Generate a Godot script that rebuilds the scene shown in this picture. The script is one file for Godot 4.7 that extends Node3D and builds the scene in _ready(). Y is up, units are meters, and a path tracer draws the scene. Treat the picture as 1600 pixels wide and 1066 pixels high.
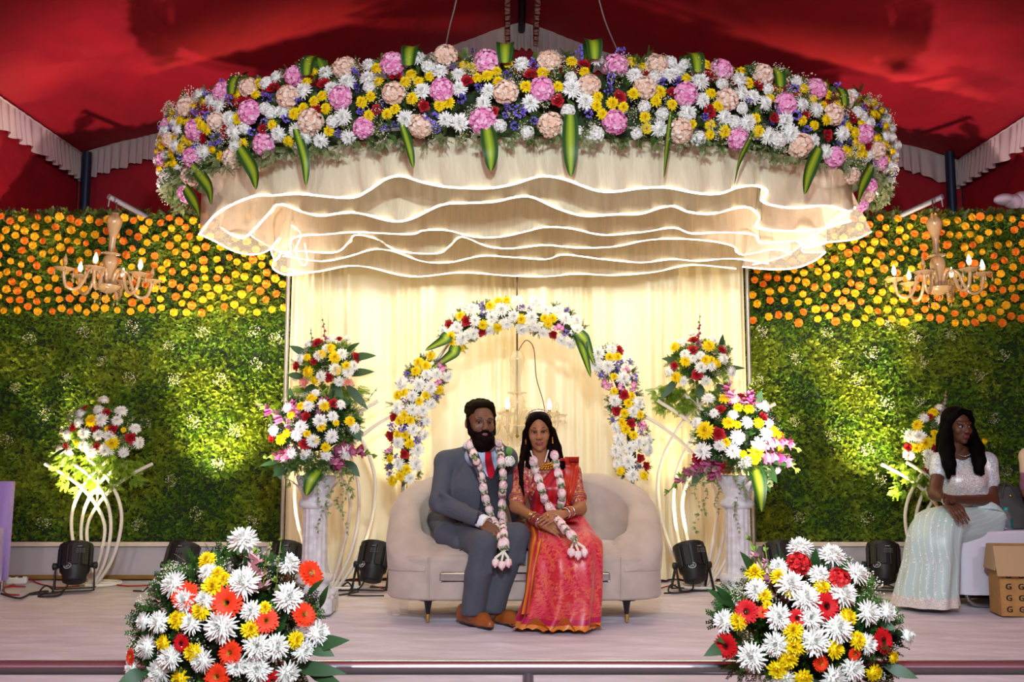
extends Node3D

const F := 1555.0
const TILT := 0.10996
const EYE := Vector3(0, 1, 0)
var rng := RandomNumberGenerator.new()
var mats := {}
var used := {}
var lib := {}

func _ready() -> void:
	rng.seed = 77
	# camera
	var cam := Camera3D.new()
	cam.name = "camera"
	cam.position = EYE
	cam.rotation.x = TILT
	cam.fov = rad_to_deg(2.0 * atan(533.0 / F))
	cam.current = true
	add_child(cam)
	# environment
	var we := WorldEnvironment.new()
	we.name = "environment"
	var e := Environment.new()
	e.background_mode = Environment.BG_COLOR
	e.background_color = Color(0.04, 0.045, 0.06)
	e.tonemap_mode = Environment.TONE_MAPPER_LINEAR
	e.tonemap_exposure = 1.2
	e.sdfgi_enabled = true
	e.ssao_enabled = true
	e.ssil_enabled = true
	we.environment = e
	add_child(we)
	# front stage lights high behind the camera
	for k in 4:
		spot("wash_beam", Vector3(-2.7 + k * 1.8, 2.62, 0.82), Vector3(-2.7 + k * 1.8, 1.2, -6.2), 23.0, Color(0.96, 0.96, 1.0), WASH_E, 0.1)
	for s in [-1, 1]:
		spot("flood_beam", Vector3(1.36 * s, 0.16, -5.04), Vector3(3.25 * s, 4.15, -8.9), 23.0, Color(1.0, 0.90, 0.90), FLOOD_E, 0.06)
	omni("hall_light", Vector3(0.1, 2.75, -0.5), Color(0.87, 0.97, 1.0), HALL_E, 0.12)
	# the room
	build_floor()
	build_tent()
	build_green_walls()
	build_curtain()
	build_canopy()
	build_garland_ring()
	# the stage pieces
	build_sofa()
	build_arch()
	build_people()
	build_bouquets()
	build_chandeliers()
	build_par_lights()
	build_props()
	build_wash_lamps()

const WASH_E := 5.0
const FLOOD_E := 20.0
const HALL_E := 13.0

# ------------------------------------------------------------------ helpers
func area(called: String, pos: Vector3, to: Vector3, size: Vector2, col: Color, energy: float) -> void:
	var l := AreaLight3D.new()
	l.name = called
	l.area_size = size
	l.light_color = col
	l.light_energy = energy
	l.shadow_enabled = true
	l.set("area_range", 30.0)
	l.set("area_attenuation", 2.0)
	add_child(l, true)
	l.look_at_from_position(pos, to, Vector3.UP if absf((to - pos).normalized().y) < 0.95 else Vector3.FORWARD)

func omni(called: String, pos: Vector3, col: Color, energy: float, size := 0.03) -> void:
	var l := OmniLight3D.new()
	l.name = called
	l.light_color = col
	l.light_energy = energy
	l.light_size = size
	l.omni_range = 20.0
	l.omni_attenuation = 2.0
	l.shadow_enabled = true
	l.position = pos
	add_child(l, true)

func spot(called: String, pos: Vector3, to: Vector3, angle: float, col: Color, energy: float, size := 0.08) -> void:
	var l := SpotLight3D.new()
	l.name = called
	l.light_color = col
	l.light_energy = energy
	l.light_size = size
	l.spot_range = 20.0
	l.spot_attenuation = 2.0
	l.spot_angle = angle
	l.spot_angle_attenuation = 0.5 if called == "wash_beam" else 0.9
	l.shadow_enabled = true
	add_child(l, true)
	l.look_at_from_position(pos, to, Vector3.UP if absf((to - pos).normalized().y) < 0.98 else Vector3.FORWARD)

# a place in the hall measured on the photograph: pixel and distance down the hall in metres
func ray(px: float, py: float) -> Vector3:
	var x := (px - 800.0) / F
	var y := (533.0 - py) / F
	var c := cos(TILT)
	var s := sin(TILT)
	return Vector3(x, y * c + s, y * s - c)

func at(px: float, py: float, d: float) -> Vector3:
	var r := ray(px, py)
	return EYE + r * (d / -r.z)

func on_floor(px: float, py: float, h := 0.0) -> Vector3:
	var r := ray(px, py)
	return EYE + r * ((h - 1.0) / r.y)

func ppm(p: Vector3) -> float:   # pixels a metre at a place
	var q := p - EYE
	return F / (-q.z * cos(TILT) + q.y * sin(TILT))

func lin(hex: String) -> Color:
	return Color(hex).srgb_to_linear()

func rnd(a: float, b: float) -> float:
	return rng.randf_range(a, b)

func numbered(called: String) -> String:
	var n: int = used.get(called, 0)
	used[called] = n + 1
	return called if n == 0 else "%s_%03d" % [called, n]

func tag(o: Node, label: String, category := "", group := "", kind := "") -> void:
	if label:
		o.set_meta("label", label)
	if category:
		o.set_meta("category", category)
	if group:
		o.set_meta("group", group)
	if kind:
		o.set_meta("kind", kind)

func thing(called: String, label: String, category: String, pos := Vector3.ZERO, group := "") -> Node3D:
	var o := Node3D.new()
	o.name = numbered(called)
	o.position = pos
	add_child(o)
	tag(o, label, category, group)
	return o

func part(parent: Node, called: String, m: Mesh, material: Material, xf := Transform3D.IDENTITY) -> MeshInstance3D:
	var o := MeshInstance3D.new()
	o.name = numbered(called) if parent == self else called
	o.mesh = m
	o.material_override = material
	o.transform = xf
	parent.add_child(o, true)
	return o

func piece(called: String, m: Mesh, material: Material, label: String, category: String, group := "") -> MeshInstance3D:
	var o := part(self, called, m, material)
	tag(o, label, category, group)
	return o

func structure(called: String, m: Mesh, material: Material, label := "") -> MeshInstance3D:
	var o := part(self, called, m, material)
	tag(o, label, "", "", "structure")
	return o

func scatter(parent: Node, called: String, m: Mesh, material: Material, where: Array, tint := PackedColorArray()) -> MultiMeshInstance3D:
	var mm := MultiMesh.new()
	mm.transform_format = MultiMesh.TRANSFORM_3D
	mm.use_colors = tint.size() > 0
	mm.mesh = m
	mm.instance_count = where.size()
	for i in where.size():
		var t: Transform3D = where[i]
		mm.set_instance_transform(i, t)
		if tint.size() > 0:
			mm.set_instance_color(i, tint[i])
	var o := MultiMeshInstance3D.new()
	o.name = called
	o.multimesh = mm
	o.material_override = material
	parent.add_child(o, true)
	o.set_meta("kind", "stuff")
	return o

func mat(key: String, col: String, rough := 0.7, opts := {}) -> StandardMaterial3D:
	if mats.has(key):
		return mats[key]
	var m := StandardMaterial3D.new()
	m.resource_name = key
	m.albedo_color = Color(col)
	m.roughness = rough
	for k in opts:
		m.set(k, opts[k])
	mats[key] = m
	return m

func noise_tex(freq: float, size := 256, as_normal := false, bump := 4.0, kind := FastNoiseLite.TYPE_SIMPLEX_SMOOTH, lo := 0.0, hi := 1.0, oct := 4) -> NoiseTexture2D:
	var n := FastNoiseLite.new()
	n.seed = 11
	n.noise_type = kind
	n.frequency = freq
	n.fractal_octaves = oct
	var t := NoiseTexture2D.new()
	t.width = size
	t.height = size
	t.seamless = true
	t.noise = n
	t.as_normal_map = as_normal
	t.bump_strength = bump
	if not as_normal:
		var g := Gradient.new()
		g.set_color(0, Color(lo, lo, lo))
		g.set_color(1, Color(hi, hi, hi))
		t.color_ramp = g
	return t

# vertex-coloured materials
func painted(key: String, rough := 0.7, opts := {}) -> StandardMaterial3D:
	var m := mat(key, "ffffff", rough, opts)
	m.vertex_color_use_as_albedo = true
	return m

func petal_mat() -> StandardMaterial3D:
	return painted("petal", 0.65, {"cull_mode": BaseMaterial3D.CULL_DISABLED, "backlight_enabled": true, "backlight": Color(0.35, 0.35, 0.35)})

func leaf_mat() -> StandardMaterial3D:
	return painted("leaf", 0.5, {"cull_mode": BaseMaterial3D.CULL_DISABLED, "backlight_enabled": true, "backlight": Color(0.3, 0.3, 0.3)})

func frame(pos: Vector3, up: Vector3, spin := 0.0, scale := 1.0) -> Transform3D:   # y of the result points along up
	var y := up.normalized()
	var x := y.cross(Vector3(0.31, 0.17, 0.93))
	if x.length() < 0.05:
		x = y.cross(Vector3.RIGHT)
	x = x.normalized().rotated(y, spin)
	return Transform3D(Basis(x, y, x.cross(y)) * scale, pos)

# ------------------------------------------------------------------ mesh builder (triangles counter-clockwise seen from outside; turned for the engine at the end)
class Mb:
	var v := PackedVector3Array()
	var c := PackedColorArray()
	var t := PackedVector2Array()
	var ix := PackedInt32Array()
	var col := Color.WHITE
	func p(pos: Vector3, uv := Vector2.ZERO) -> int:
		v.append(pos)
		c.append(col)
		t.append(uv)
		return v.size() - 1
	func tri(i: int, j: int, k: int) -> void:
		ix.append(i)
		ix.append(j)
		ix.append(k)
	func quad(i: int, j: int, k: int, l: int) -> void:
		tri(i, j, k)
		tri(i, k, l)
	func mesh() -> ArrayMesh:
		var n := PackedVector3Array()
		n.resize(v.size())
		for i in range(0, ix.size(), 3):
			var a := v[ix[i]]
			var fn := (v[ix[i + 1]] - a).cross(v[ix[i + 2]] - a)
			n[ix[i]] += fn
			n[ix[i + 1]] += fn
			n[ix[i + 2]] += fn
		for i in n.size():
			n[i] = n[i].normalized() if n[i].length_squared() > 1e-20 else Vector3.UP
		var turned := ix.duplicate()
		for i in range(0, ix.size(), 3):
			turned[i + 1] = ix[i + 2]
			turned[i + 2] = ix[i + 1]
		var a := []
		a.resize(Mesh.ARRAY_MAX)
		a[Mesh.ARRAY_VERTEX] = v
		a[Mesh.ARRAY_NORMAL] = n
		a[Mesh.ARRAY_COLOR] = c
		a[Mesh.ARRAY_TEX_UV] = t
		a[Mesh.ARRAY_INDEX] = turned
		var m := ArrayMesh.new()
		m.add_surface_from_arrays(Mesh.PRIMITIVE_TRIANGLES, a)
		return m
	# rows of points -> skin; each row has the same count
	func skin(rows: Array, closed := false, flip := false, us := 1.0, vs := 1.0) -> void:
		var w: int = rows[0].size()
		var base := v.size()
		for r in rows.size():
			for i in w:
				p(rows[r][i], Vector2(us * i / (w if closed else w - 1), vs * r / maxf(1, rows.size() - 1)))
		for r in rows.size() - 1:
			for i in (w if closed else w - 1):
				var a := base + r * w + i
				var b := base + r * w + (i + 1) % w
				if flip:
					quad(a, a + w, b + w, b)
				else:
					quad(a, b, b + w, a + w)
	func cap(row: PackedVector3Array, flip := false) -> void:
		var m := Vector3.ZERO
		for q in row:
			m += q
		var ci := p(m / row.size())
		var base := v.size()
		for q in row:
			p(q)
		for i in row.size():
			if flip:
				tri(ci, base + (i + 1) % row.size(), base + i)
			else:
				tri(ci, base + i, base + (i + 1) % row.size())
	func tube(path: Array, r0: float, r1 := -1.0, sides := 8, caps := true) -> void:
		var rows := []
		var last := Vector3.ZERO
		var x := Vector3.ZERO
		for k in path.size():
			var q: Vector3 = path[k]
			var d: Vector3 = (path[mini(k + 1, path.size() - 1)] - path[maxi(k - 1, 0)]).normalized()
			if x == Vector3.ZERO:
				x = d.cross(Vector3.UP if absf(d.y) < 0.9 else Vector3.RIGHT).normalized()
			else:
				x = (x - d * x.dot(d)).normalized()
			var y := d.cross(x)
			var rr := r0 if r1 < 0 else lerpf(r0, r1, float(k) / (path.size() - 1))
			var row := PackedVector3Array()
			for s in sides:
				var an := TAU * s / sides
				row.append(q + x * cos(an) * rr + y * sin(an) * rr)
			rows.append(row)
		skin(rows, true)
		if caps:
			cap(rows[0], true)
			cap(rows[-1])
	# profile of (radius, height) turned round the y axis of xf
	func lathe(profile: Array, sides := 24, xf := Transform3D.IDENTITY, wave := 0.0, waves := 0) -> void:
		var rows := []
		for q in profile:
			var row := PackedVector3Array()
			for s in sides:
				var an := -TAU * s / sides
				var rr: float = q.x * (1.0 + wave * cos(an * waves))
				row.append(xf * Vector3(cos(an) * rr, q.y, sin(an) * rr))
			rows.append(row)
		skin(rows, true)
		if profile[0].x > 1e-4:
			cap(rows[0], true)
		if profile[-1].x > 1e-4:
			cap(rows[-1])
	func ball(center: Vector3, r: Vector3, nu := 10, nv := 6, b := Basis.IDENTITY) -> void:
		var pr := []
		for k in nv + 1:
			var an := PI * k / nv
			pr.append(Vector2(maxf(sin(an), 1e-5), -cos(an)))
		lathe(pr, nu, Transform3D(b.scaled_local(r), center))
	# box with chamfered edges
	func box(center: Vector3, size: Vector3, ch := 0.004, b := Basis.IDENTITY) -> void:
		var h := size * 0.5
		ch = minf(ch, minf(h.x, minf(h.y, h.z)) * 0.9)
		var rows := []
		for lev in [[-h.y, ch], [-h.y + ch, 0.0], [h.y - ch, 0.0], [h.y, ch]]:
			var x: float = h.x - lev[1]
			var z: float = h.z - lev[1]
			var k: float = ch
			var row := PackedVector3Array()
			for q in [Vector2(x, z - k), Vector2(x, -z + k), Vector2(x - k, -z), Vector2(-x + k, -z), Vector2(-x, -z + k), Vector2(-x, z - k), Vector2(-x + k, z), Vector2(x - k, z)]:
				row.append(center + b * Vector3(q.x, lev[0], q.y))
			rows.append(row)
		# flat faces: every quad has its own points
		for r in 3:
			for i in 8:
				var j := (i + 1) % 8
				quad(p(rows[r][i]), p(rows[r][j]), p(rows[r + 1][j]), p(rows[r + 1][i]))
		cap(rows[0], true)
		cap(rows[3])
	# a narrow petal or leaf from base along dir; nrm is its upper side
	func petal(base: Vector3, dir: Vector3, nrm: Vector3, length: float, width: float, curl: float, c0: Color, c1: Color, shape := [0.35, 1.0, 0.75, 0.0], cup := 0.0) -> void:
		var side := dir.cross(nrm).normalized()
		var rows := shape.size()
		var first := v.size()
		var old := col
		for k in rows:
			var s := float(k) / (rows - 1)
			var q := base + dir * length * s + nrm * length * curl * s * s
			var w: float = width * 0.5 * shape[k]
			col = c0.lerp(c1, s)
			var lift := nrm * cup * w
			if w < 1e-6:
				p(q, Vector2(0.5, s))
			else:
				p(q - side * w + lift, Vector2(0, s))
				p(q + side * w + lift, Vector2(1, s))
		col = old
		var i := first
		for k in rows - 1:
			var last_one: bool = shape[k + 1] * width * 0.5 < 1e-6
			if last_one:
				tri(i, i + 1, i + 2)
			else:
				quad(i, i + 1, i + 3, i + 2)
			i += 2

func curve(points: Array, n: int) -> Array:   # smooth path through points
	var out := []
	var m := points.size()
	for k in n + 1:
		var s := float(k) / n * (m - 1)
		var i := mini(int(s), m - 2)
		var f := s - i
		var a: Vector3 = points[maxi(i - 1, 0)]
		var b: Vector3 = points[i]
		var cc: Vector3 = points[i + 1]
		var d: Vector3 = points[mini(i + 2, m - 1)]
		out.append(b.cubic_interpolate(cc, a, d, f))
	return out

# ------------------------------------------------------------------ flowers, each a mesh of unit radius that faces up
const BLOOM_NAME := {
	"mw": "white_chrysanthemum", "my": "yellow_chrysanthemum", "go": "orange_gerbera", "gr": "red_gerbera", "rr": "red_rose", "rp": "peach_rose",
	"hp": "pink_hydrangea", "hc": "peach_hydrangea", "st": "purple_statice", "om": "magenta_orchid", "ay": "yellow_marigold", "ao": "orange_marigold",
	"wc": "white_carnation", "rc": "red_carnation", "bp": "pink_bud",
}

func blooms(kind: String) -> Array:
	if lib.has(kind):
		return lib[kind]
	var out := []
	for k in 3:
		var m := Mb.new()
		match kind:
			"mw": mum(m, "fffffb", "fdfcf6", "f8f6e6", 150, 0.15)
			"my": mum(m, "ffe800", "ffde00", "f8c800", 110, 0.22)
			"go": gerbera(m, "ff4418", "f03408", "d9a83c")
			"gr": gerbera(m, "e0101a", "c60612", "30060a")
			"rr": rose(m, "c00a1c", "7d0210")
			"rp": rose(m, "ffc7ae", "f39a80")
			"hp": cluster(m, ["fbaed6", "f48cc4", "ffcbe6"], 64)
			"hc": cluster(m, ["fbdcc4", "f5cbae", "ffe9d8"], 64)
			"wc": cluster(m, ["fbf9f0", "efece0", "ffffff"], 46)
			"rc": cluster(m, ["d81a1e", "b80a14", "e8322c"], 46)
			"st": statice(m)
			"om": orchid(m)
			"ay": marigold(m, "ffd028", "f8b408")
			"ao": marigold(m, "ffa028", "f47c10")
			"bp": bud(m, "f6a9c4", "f7e3df")
		out.append(m.mesh())
	lib[kind] = out
	return out

func mum(m: Mb, tip: String, mid: String, heart: String, n: int, width: float) -> void:
	var ct := lin(tip)
	var cm := lin(mid)
	var ch := lin(heart)
	for i in n:
		var s := (i + 0.5) / n
		var elev := lerpf(-0.25, 1.35, pow(s, 1.1)) + rnd(-0.12, 0.12)
		var an := i * 2.39996 + rnd(-0.15, 0.15)
		var out := Vector3(cos(an), 0, sin(an))
		var dir := (out * cos(elev) + Vector3.UP * sin(elev)).normalized()
		var nrm := (Vector3.UP * cos(elev) - out * sin(elev)).normalized()
		var length := lerpf(1.0, 0.58, s) * rnd(0.86, 1.1)
		m.petal(dir * 0.08, dir, nrm, length, width * rnd(0.85, 1.2), lerpf(0.05, 0.28, s), ch.lerp(cm, 1.0 - s * 0.7), ct, [0.5, 1.0, 0.95, 0.3], 0.5)
	m.col = ch
	m.col = cm
	m.ball(Vector3(0, 0.08, 0), Vector3(0.62, 0.34, 0.62), 10, 6)

func gerbera(m: Mb, a: String, b: String, heart: String) -> void:
	for ring in 2:
		var n := 22 - ring * 4
		for i in n:
			var an := TAU * i / n + ring * 0.12 + rnd(-0.05, 0.05)
			var dir := Vector3(cos(an), 0.12 + ring * 0.22 + rnd(-0.06, 0.06), sin(an)).normalized()
			var nrm := (Vector3.UP - dir * dir.y).normalized()
			m.petal(dir * 0.15, dir, nrm, (0.85 - ring * 0.2) * rnd(0.92, 1.06), 0.27, -0.08, lin(b), lin(a).lerp(lin(b), rnd(0, 0.5)), [0.5, 0.95, 1.0, 0.35], 0.25)
	for i in 46:
		var s := sqrt((i + 0.5) / 46.0)
		var an := i * 2.39996
		m.petal(Vector3(cos(an) * s * 0.24, 0.1, sin(an) * s * 0.24), Vector3(cos(an) * s * 0.5, 1, sin(an) * s * 0.5).normalized(), Vector3(cos(an), 0, sin(an)), 0.12, 0.08, 0.0, lin(heart), lin(heart).lerp(lin(a), s * 0.7), [1.0, 1.0, 0.0])

func rose(m: Mb, a: String, b: String) -> void:
	var n := 19
	for i in n:
		var s := float(i) / (n - 1)
		var an := i * 2.39996
		var out := Vector3(cos(an), 0, sin(an))
		var r0 := lerpf(0.06, 0.5, s)
		var elev := lerpf(1.5, 0.55, s)
		var dir := (out * cos(elev) + Vector3.UP * sin(elev)).normalized()
		var nrm := (-out * sin(elev) + Vector3.UP * cos(elev)).normalized()
		m.petal(out * r0 * 0.6 + Vector3(0, -0.25, 0), dir, nrm, lerpf(0.75, 0.85, s), lerpf(0.35, 0.85, s), -0.28 * s, lin(b), lin(a).lerp(lin(b), rnd(0, 0.35)), [0.5, 0.95, 1.0, 0.55], 0.35)
	m.col = lin(b)
	m.ball(Vector3(0, -0.1, 0), Vector3(0.4, 0.38, 0.4), 7, 5)

func cluster(m: Mb, cols: Array, n: int) -> void:
	m.col = lin(cols[1])
	m.ball(Vector3.ZERO, Vector3(0.8, 0.64, 0.8), 10, 7)
	for i in n:
		var s := (i + 0.5) / n
		var y := lerpf(-0.2, 1.0, s)
		var an := i * 2.39996
		var rr := sqrt(maxf(0.0, 1.0 - y * y))
		var d := Vector3(cos(an) * rr, y, sin(an) * rr)
		d = (d + Vector3(rnd(-1, 1), rnd(-1, 1), rnd(-1, 1)) * 0.16).normalized()
		var pos := Vector3(d.x * 0.78, d.y * 0.64, d.z * 0.78) * rnd(0.9, 1.12)
		var x := d.cross(Vector3(0.3, 0.9, 0.2)).normalized().rotated(d, rnd(0, TAU))
		for q in 3:
			var dir := x.rotated(d, TAU * q / 3.0)
			var cc := lin(cols[rng.randi() % cols.size()])
			m.petal(pos - dir * 0.03, (dir + d * 0.35).normalized(), d, 0.27, 0.3, 0.12, cc.darkened(0.06), cc, [0.7, 1.1, 0.8], 0.3)

func marigold(m: Mb, a: String, b: String) -> void:
	m.col = lin(b)
	m.ball(Vector3(0, 0.08, 0), Vector3(0.82, 0.55, 0.82), 8, 5)
	for i in 34:
		var s := (i + 0.5) / 34.0
		var elev := lerpf(0.05, 1.45, s)
		var an := i * 2.39996
		var out := Vector3(cos(an), 0, sin(an))
		var d := out * cos(elev) + Vector3.UP * sin(elev)
		var pos := Vector3(d.x * 0.66, d.y * 0.5 + 0.05, d.z * 0.66)
		m.petal(pos, (d * 0.7 + out * 0.5).normalized(), (Vector3.UP - out * 0.3).normalized(), 0.36, 0.42, 0.1, lin(b), lin(a).lerp(lin(b), rnd(0, 0.4)), [0.7, 1.0, 0.6])

func statice(m: Mb) -> void:
	var cols := [lin("7f6be0"), lin("a592f0"), lin("6552c4")]
	for i in 16:
		var d := Vector3(rnd(-1, 1), rnd(-0.2, 1.1), rnd(-1, 1)).normalized()
		var pos := Vector3(d.x * 0.5, d.y * 0.75 + rnd(-0.2, 0.5), d.z * 0.5)
		for q in 4:
			var dir := (d + Vector3(rnd(-1, 1), rnd(-1, 1), rnd(-1, 1)) * 0.9).normalized()
			m.petal(pos, dir, dir.cross(Vector3(0.2, 0.5, 0.8)).normalized(), 0.34, 0.24, 0.1, cols[2], cols[(i + q) % 2], [0.4, 1.0, 0.5])

func orchid(m: Mb) -> void:
	var a := lin("d6128f")
	var b := lin("f5d4ea")
	for f in 4:
		var d := Vector3(rnd(-0.7, 0.7), 1, rnd(-0.7, 0.7)).normalized()
		var pos := Vector3(rnd(-0.55, 0.55), rnd(-0.3, 0.4), rnd(-0.55, 0.55))
		var x := d.cross(Vector3(0.3, 0.2, 0.9)).normalized()
		for q in 5:
			var dir := x.rotated(d, TAU * q / 5.0)
			m.petal(pos, (dir + d * 0.3).normalized(), d, 0.48, 0.36, -0.1, b, a, [0.4, 1.0, 0.5], 0.2)
		m.col = b
		m.ball(pos + d * 0.08, Vector3(0.08, 0.08, 0.08), 5, 4)

func bud(m: Mb, a: String, b: String) -> void:
	for i in 13:
		var s := float(i) / 12
		var an := i * 2.39996
		var out := Vector3(cos(an), 0, sin(an))
		m.petal(out * lerpf(0.15, 0.62, s) + Vector3(0, -0.62, 0), (Vector3.UP * lerpf(1.3, 1.0, s) + out * 0.25 * s).normalized(), -out, lerpf(1.45, 1.1, s), lerpf(0.5, 0.95, s), 0.22, lin(b), lin(a).lerp(lin(b), rnd(0, 0.5)), [0.6, 1.0, 0.9, 0.3], 0.45)
	m.col = lin(b)
	m.ball(Vector3(0, -0.1, 0), Vector3(0.6, 0.7, 0.6), 8, 6)

func bloom(parent: Node, kind: String, pos: Vector3, up: Vector3, r: float) -> MeshInstance3D:
	var set_: Array = blooms(kind)
	var k: String = BLOOM_NAME[kind]
	return part(parent, k, set_[rng.randi() % set_.size()], petal_mat(), frame(pos, up, rnd(0, TAU), r))

func one_mesh(key: String, maker: Callable) -> Mesh:
	if not lib.has(key):
		var m := Mb.new()
		maker.call(m)
		lib[key] = m.mesh()
	return lib[key]

# a sprig of fern or moss, unit size, growing along +y
func sprig_mesh() -> Mesh:
	return one_mesh("sprig", func(m: Mb) -> void:
		for f in 5:
			var lean := Vector3(rnd(-0.9, 0.9), 1, rnd(-0.9, 0.9)).normalized()
			var side := lean.cross(Vector3(0.2, 0.3, 0.9)).normalized().rotated(lean, rnd(0, TAU))
			var nrm := side.cross(lean)
			for k in 9:
				var s := (k + 1) / 9.0
				for w in [-1, 1]:
					var dir: Vector3 = (side * w + lean * 0.8 + nrm * rnd(-0.3, 0.3)).normalized()
					m.petal(lean * s, dir, nrm, 0.34 * (1.15 - s * 0.75), 0.085, 0.1, Color(0.8, 0.8, 0.8), Color.WHITE, [0.5, 1.0, 0.0]))

# leafy tuft with broader leaves
func tuft_mesh() -> Mesh:
	return one_mesh("tuft", func(m: Mb) -> void:
		for f in 9:
			var an := f * 2.39996
			var dir := Vector3(cos(an), rnd(0.5, 1.6), sin(an)).normalized()
			var nrm := (Vector3.UP - dir * dir.y).normalized()
			m.petal(Vector3.ZERO, dir, nrm, rnd(0.7, 1.1), 0.34, -0.2, Color(0.75, 0.75, 0.75), Color.WHITE, [0.2, 0.8, 1.0, 0.6, 0.0]))

func breath_mesh() -> Mesh:
	return one_mesh("breath", func(m: Mb) -> void:
		for f in 40:
			var d := Vector3(rnd(-1, 1), rnd(0.1, 1.3), rnd(-1, 1))
			m.col = lin("8c9a4a")
			m.petal(Vector3.ZERO, d.normalized(), d.cross(Vector3(0.3, 0.1, 0.9)).normalized(), d.length() * 0.8, 0.02, 0.0, m.col, m.col, [1.0, 0.5])
			m.col = lin("fffbe8")
			m.ball(d * 0.8, Vector3(0.058, 0.058, 0.058), 5, 3))

# long variegated leaf: green with a yellow-green middle; bends by curl
func dracaena(parent: Node, path: Array, width: float, face: Vector3) -> MeshInstance3D:
	var pts := curve(path, 12)
	var m := Mb.new()
	var rows := []
	for k in pts.size():
		var s := float(k) / (pts.size() - 1)
		var d: Vector3 = (pts[mini(k + 1, 12)] - pts[maxi(k - 1, 0)]).normalized()
		var side := d.cross(face).normalized()
		var n := side.cross(d).normalized()
		var w := width * 0.5 * pow(maxf(0.0, sin(PI * clampf(0.2 + s * 0.8, 0, 1))), 0.8) + 0.001
		for q in 7:
			var f := (q - 3) / 3.0
			m.col = lin("a8c22c") if q == 3 else lin("7f9f22") if absf(f) < 0.4 else lin("1d4a1c") if absf(f) < 0.8 else lin("245a22")
			m.p(pts[k] + side * w * f - n * absf(f) * w * -0.25)
	for k in pts.size() - 1:
		for q in 6:
			var a := k * 7 + q
			m.quad(a, a + 1, a + 8, a + 7)
	return part(parent, "variegated_leaf", m.mesh(), leaf_mat())

func broad_leaf(parent: Node, base: Vector3, dir: Vector3, nrm: Vector3, length: float, width: float, c0 := "1c3a1a", c1 := "2f5a26", droop := -0.2) -> void:
	var m := Mb.new()
	m.petal(base, dir.normalized(), (nrm - dir.normalized() * nrm.dot(dir.normalized())).normalized(), length, width, droop, lin(c0), lin(c1), [0.15, 0.6, 0.95, 1.0, 0.8, 0.45, 0.0], 0.3)
	part(parent, "leaf", m.mesh(), leaf_mat())

# gladiolus: a stalk with blooms down its length
func gladiolus(parent: Node, path: Array, col: String, n := 9, r := 0.022) -> void:
	var pts := curve(path, 14)
	var m := Mb.new()
	m.col = lin("7f9a3a")
	m.tube(pts, r * 0.22, r * 0.1, 5)
	for k in n:
		var s := (k + 0.6) / n
		var q: Vector3 = pts[int(s * 13)]
		var d: Vector3 = (pts[13] - pts[0]).normalized()
		var out := d.cross(Vector3(0.3, 0.2, 1)).normalized().rotated(d, k * PI + rnd(-0.5, 0.5))
		var rr := r * lerpf(1.25, 0.45, s)
		var cc := lin(col).lerp(lin("f3c4d8"), rnd(0, 0.5)) if s < 0.8 else lin("8fae45")
		for w in 5:
			var dir := (out * 0.7 + d * 0.5 + (out.rotated(d, TAU * w / 5)) * 0.6).normalized()
			m.petal(q, dir, d, rr * 1.7, rr * 1.3, 0.15, cc.darkened(0.2), cc, [0.4, 1.0, 0.7, 0.2], 0.3)
	part(parent, "gladiolus_spike", m.mesh(), petal_mat())

# green filling and baby's breath round a dome
func filling(parent: Node, center: Vector3, radii: Vector3, n: int, size: float, greens := ["1f3d16", "34601f", "4d7a2a"], breath := 0, down := -0.5) -> void:
	var where := []
	var tint := PackedColorArray()
	for i in n:
		var d := Vector3(rnd(-1, 1), rnd(down, 1), rnd(-0.4, 1)).normalized()
		where.append(frame(center + d * radii * rnd(0.4, 0.8), (d + Vector3(rnd(-1, 1), rnd(-1, 1), rnd(-1, 1)) * 0.5), rnd(0, TAU), size * rnd(0.7, 1.25)))
		tint.append(lin(greens[i % greens.size()]))
	scatter(parent, "fern_leaves", sprig_mesh(), leaf_mat(), where, tint)
	var w2 := []
	for i in breath:
		var d := Vector3(rnd(-1, 1), rnd(down, 1), rnd(0, 1)).normalized()
		w2.append(frame(center + d * radii * 0.8, d, rnd(0, TAU), size * rnd(0.5, 0.75)))
	if breath:
		scatter(parent, "babys_breath_flowers", breath_mesh(), petal_mat(), w2)

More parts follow.
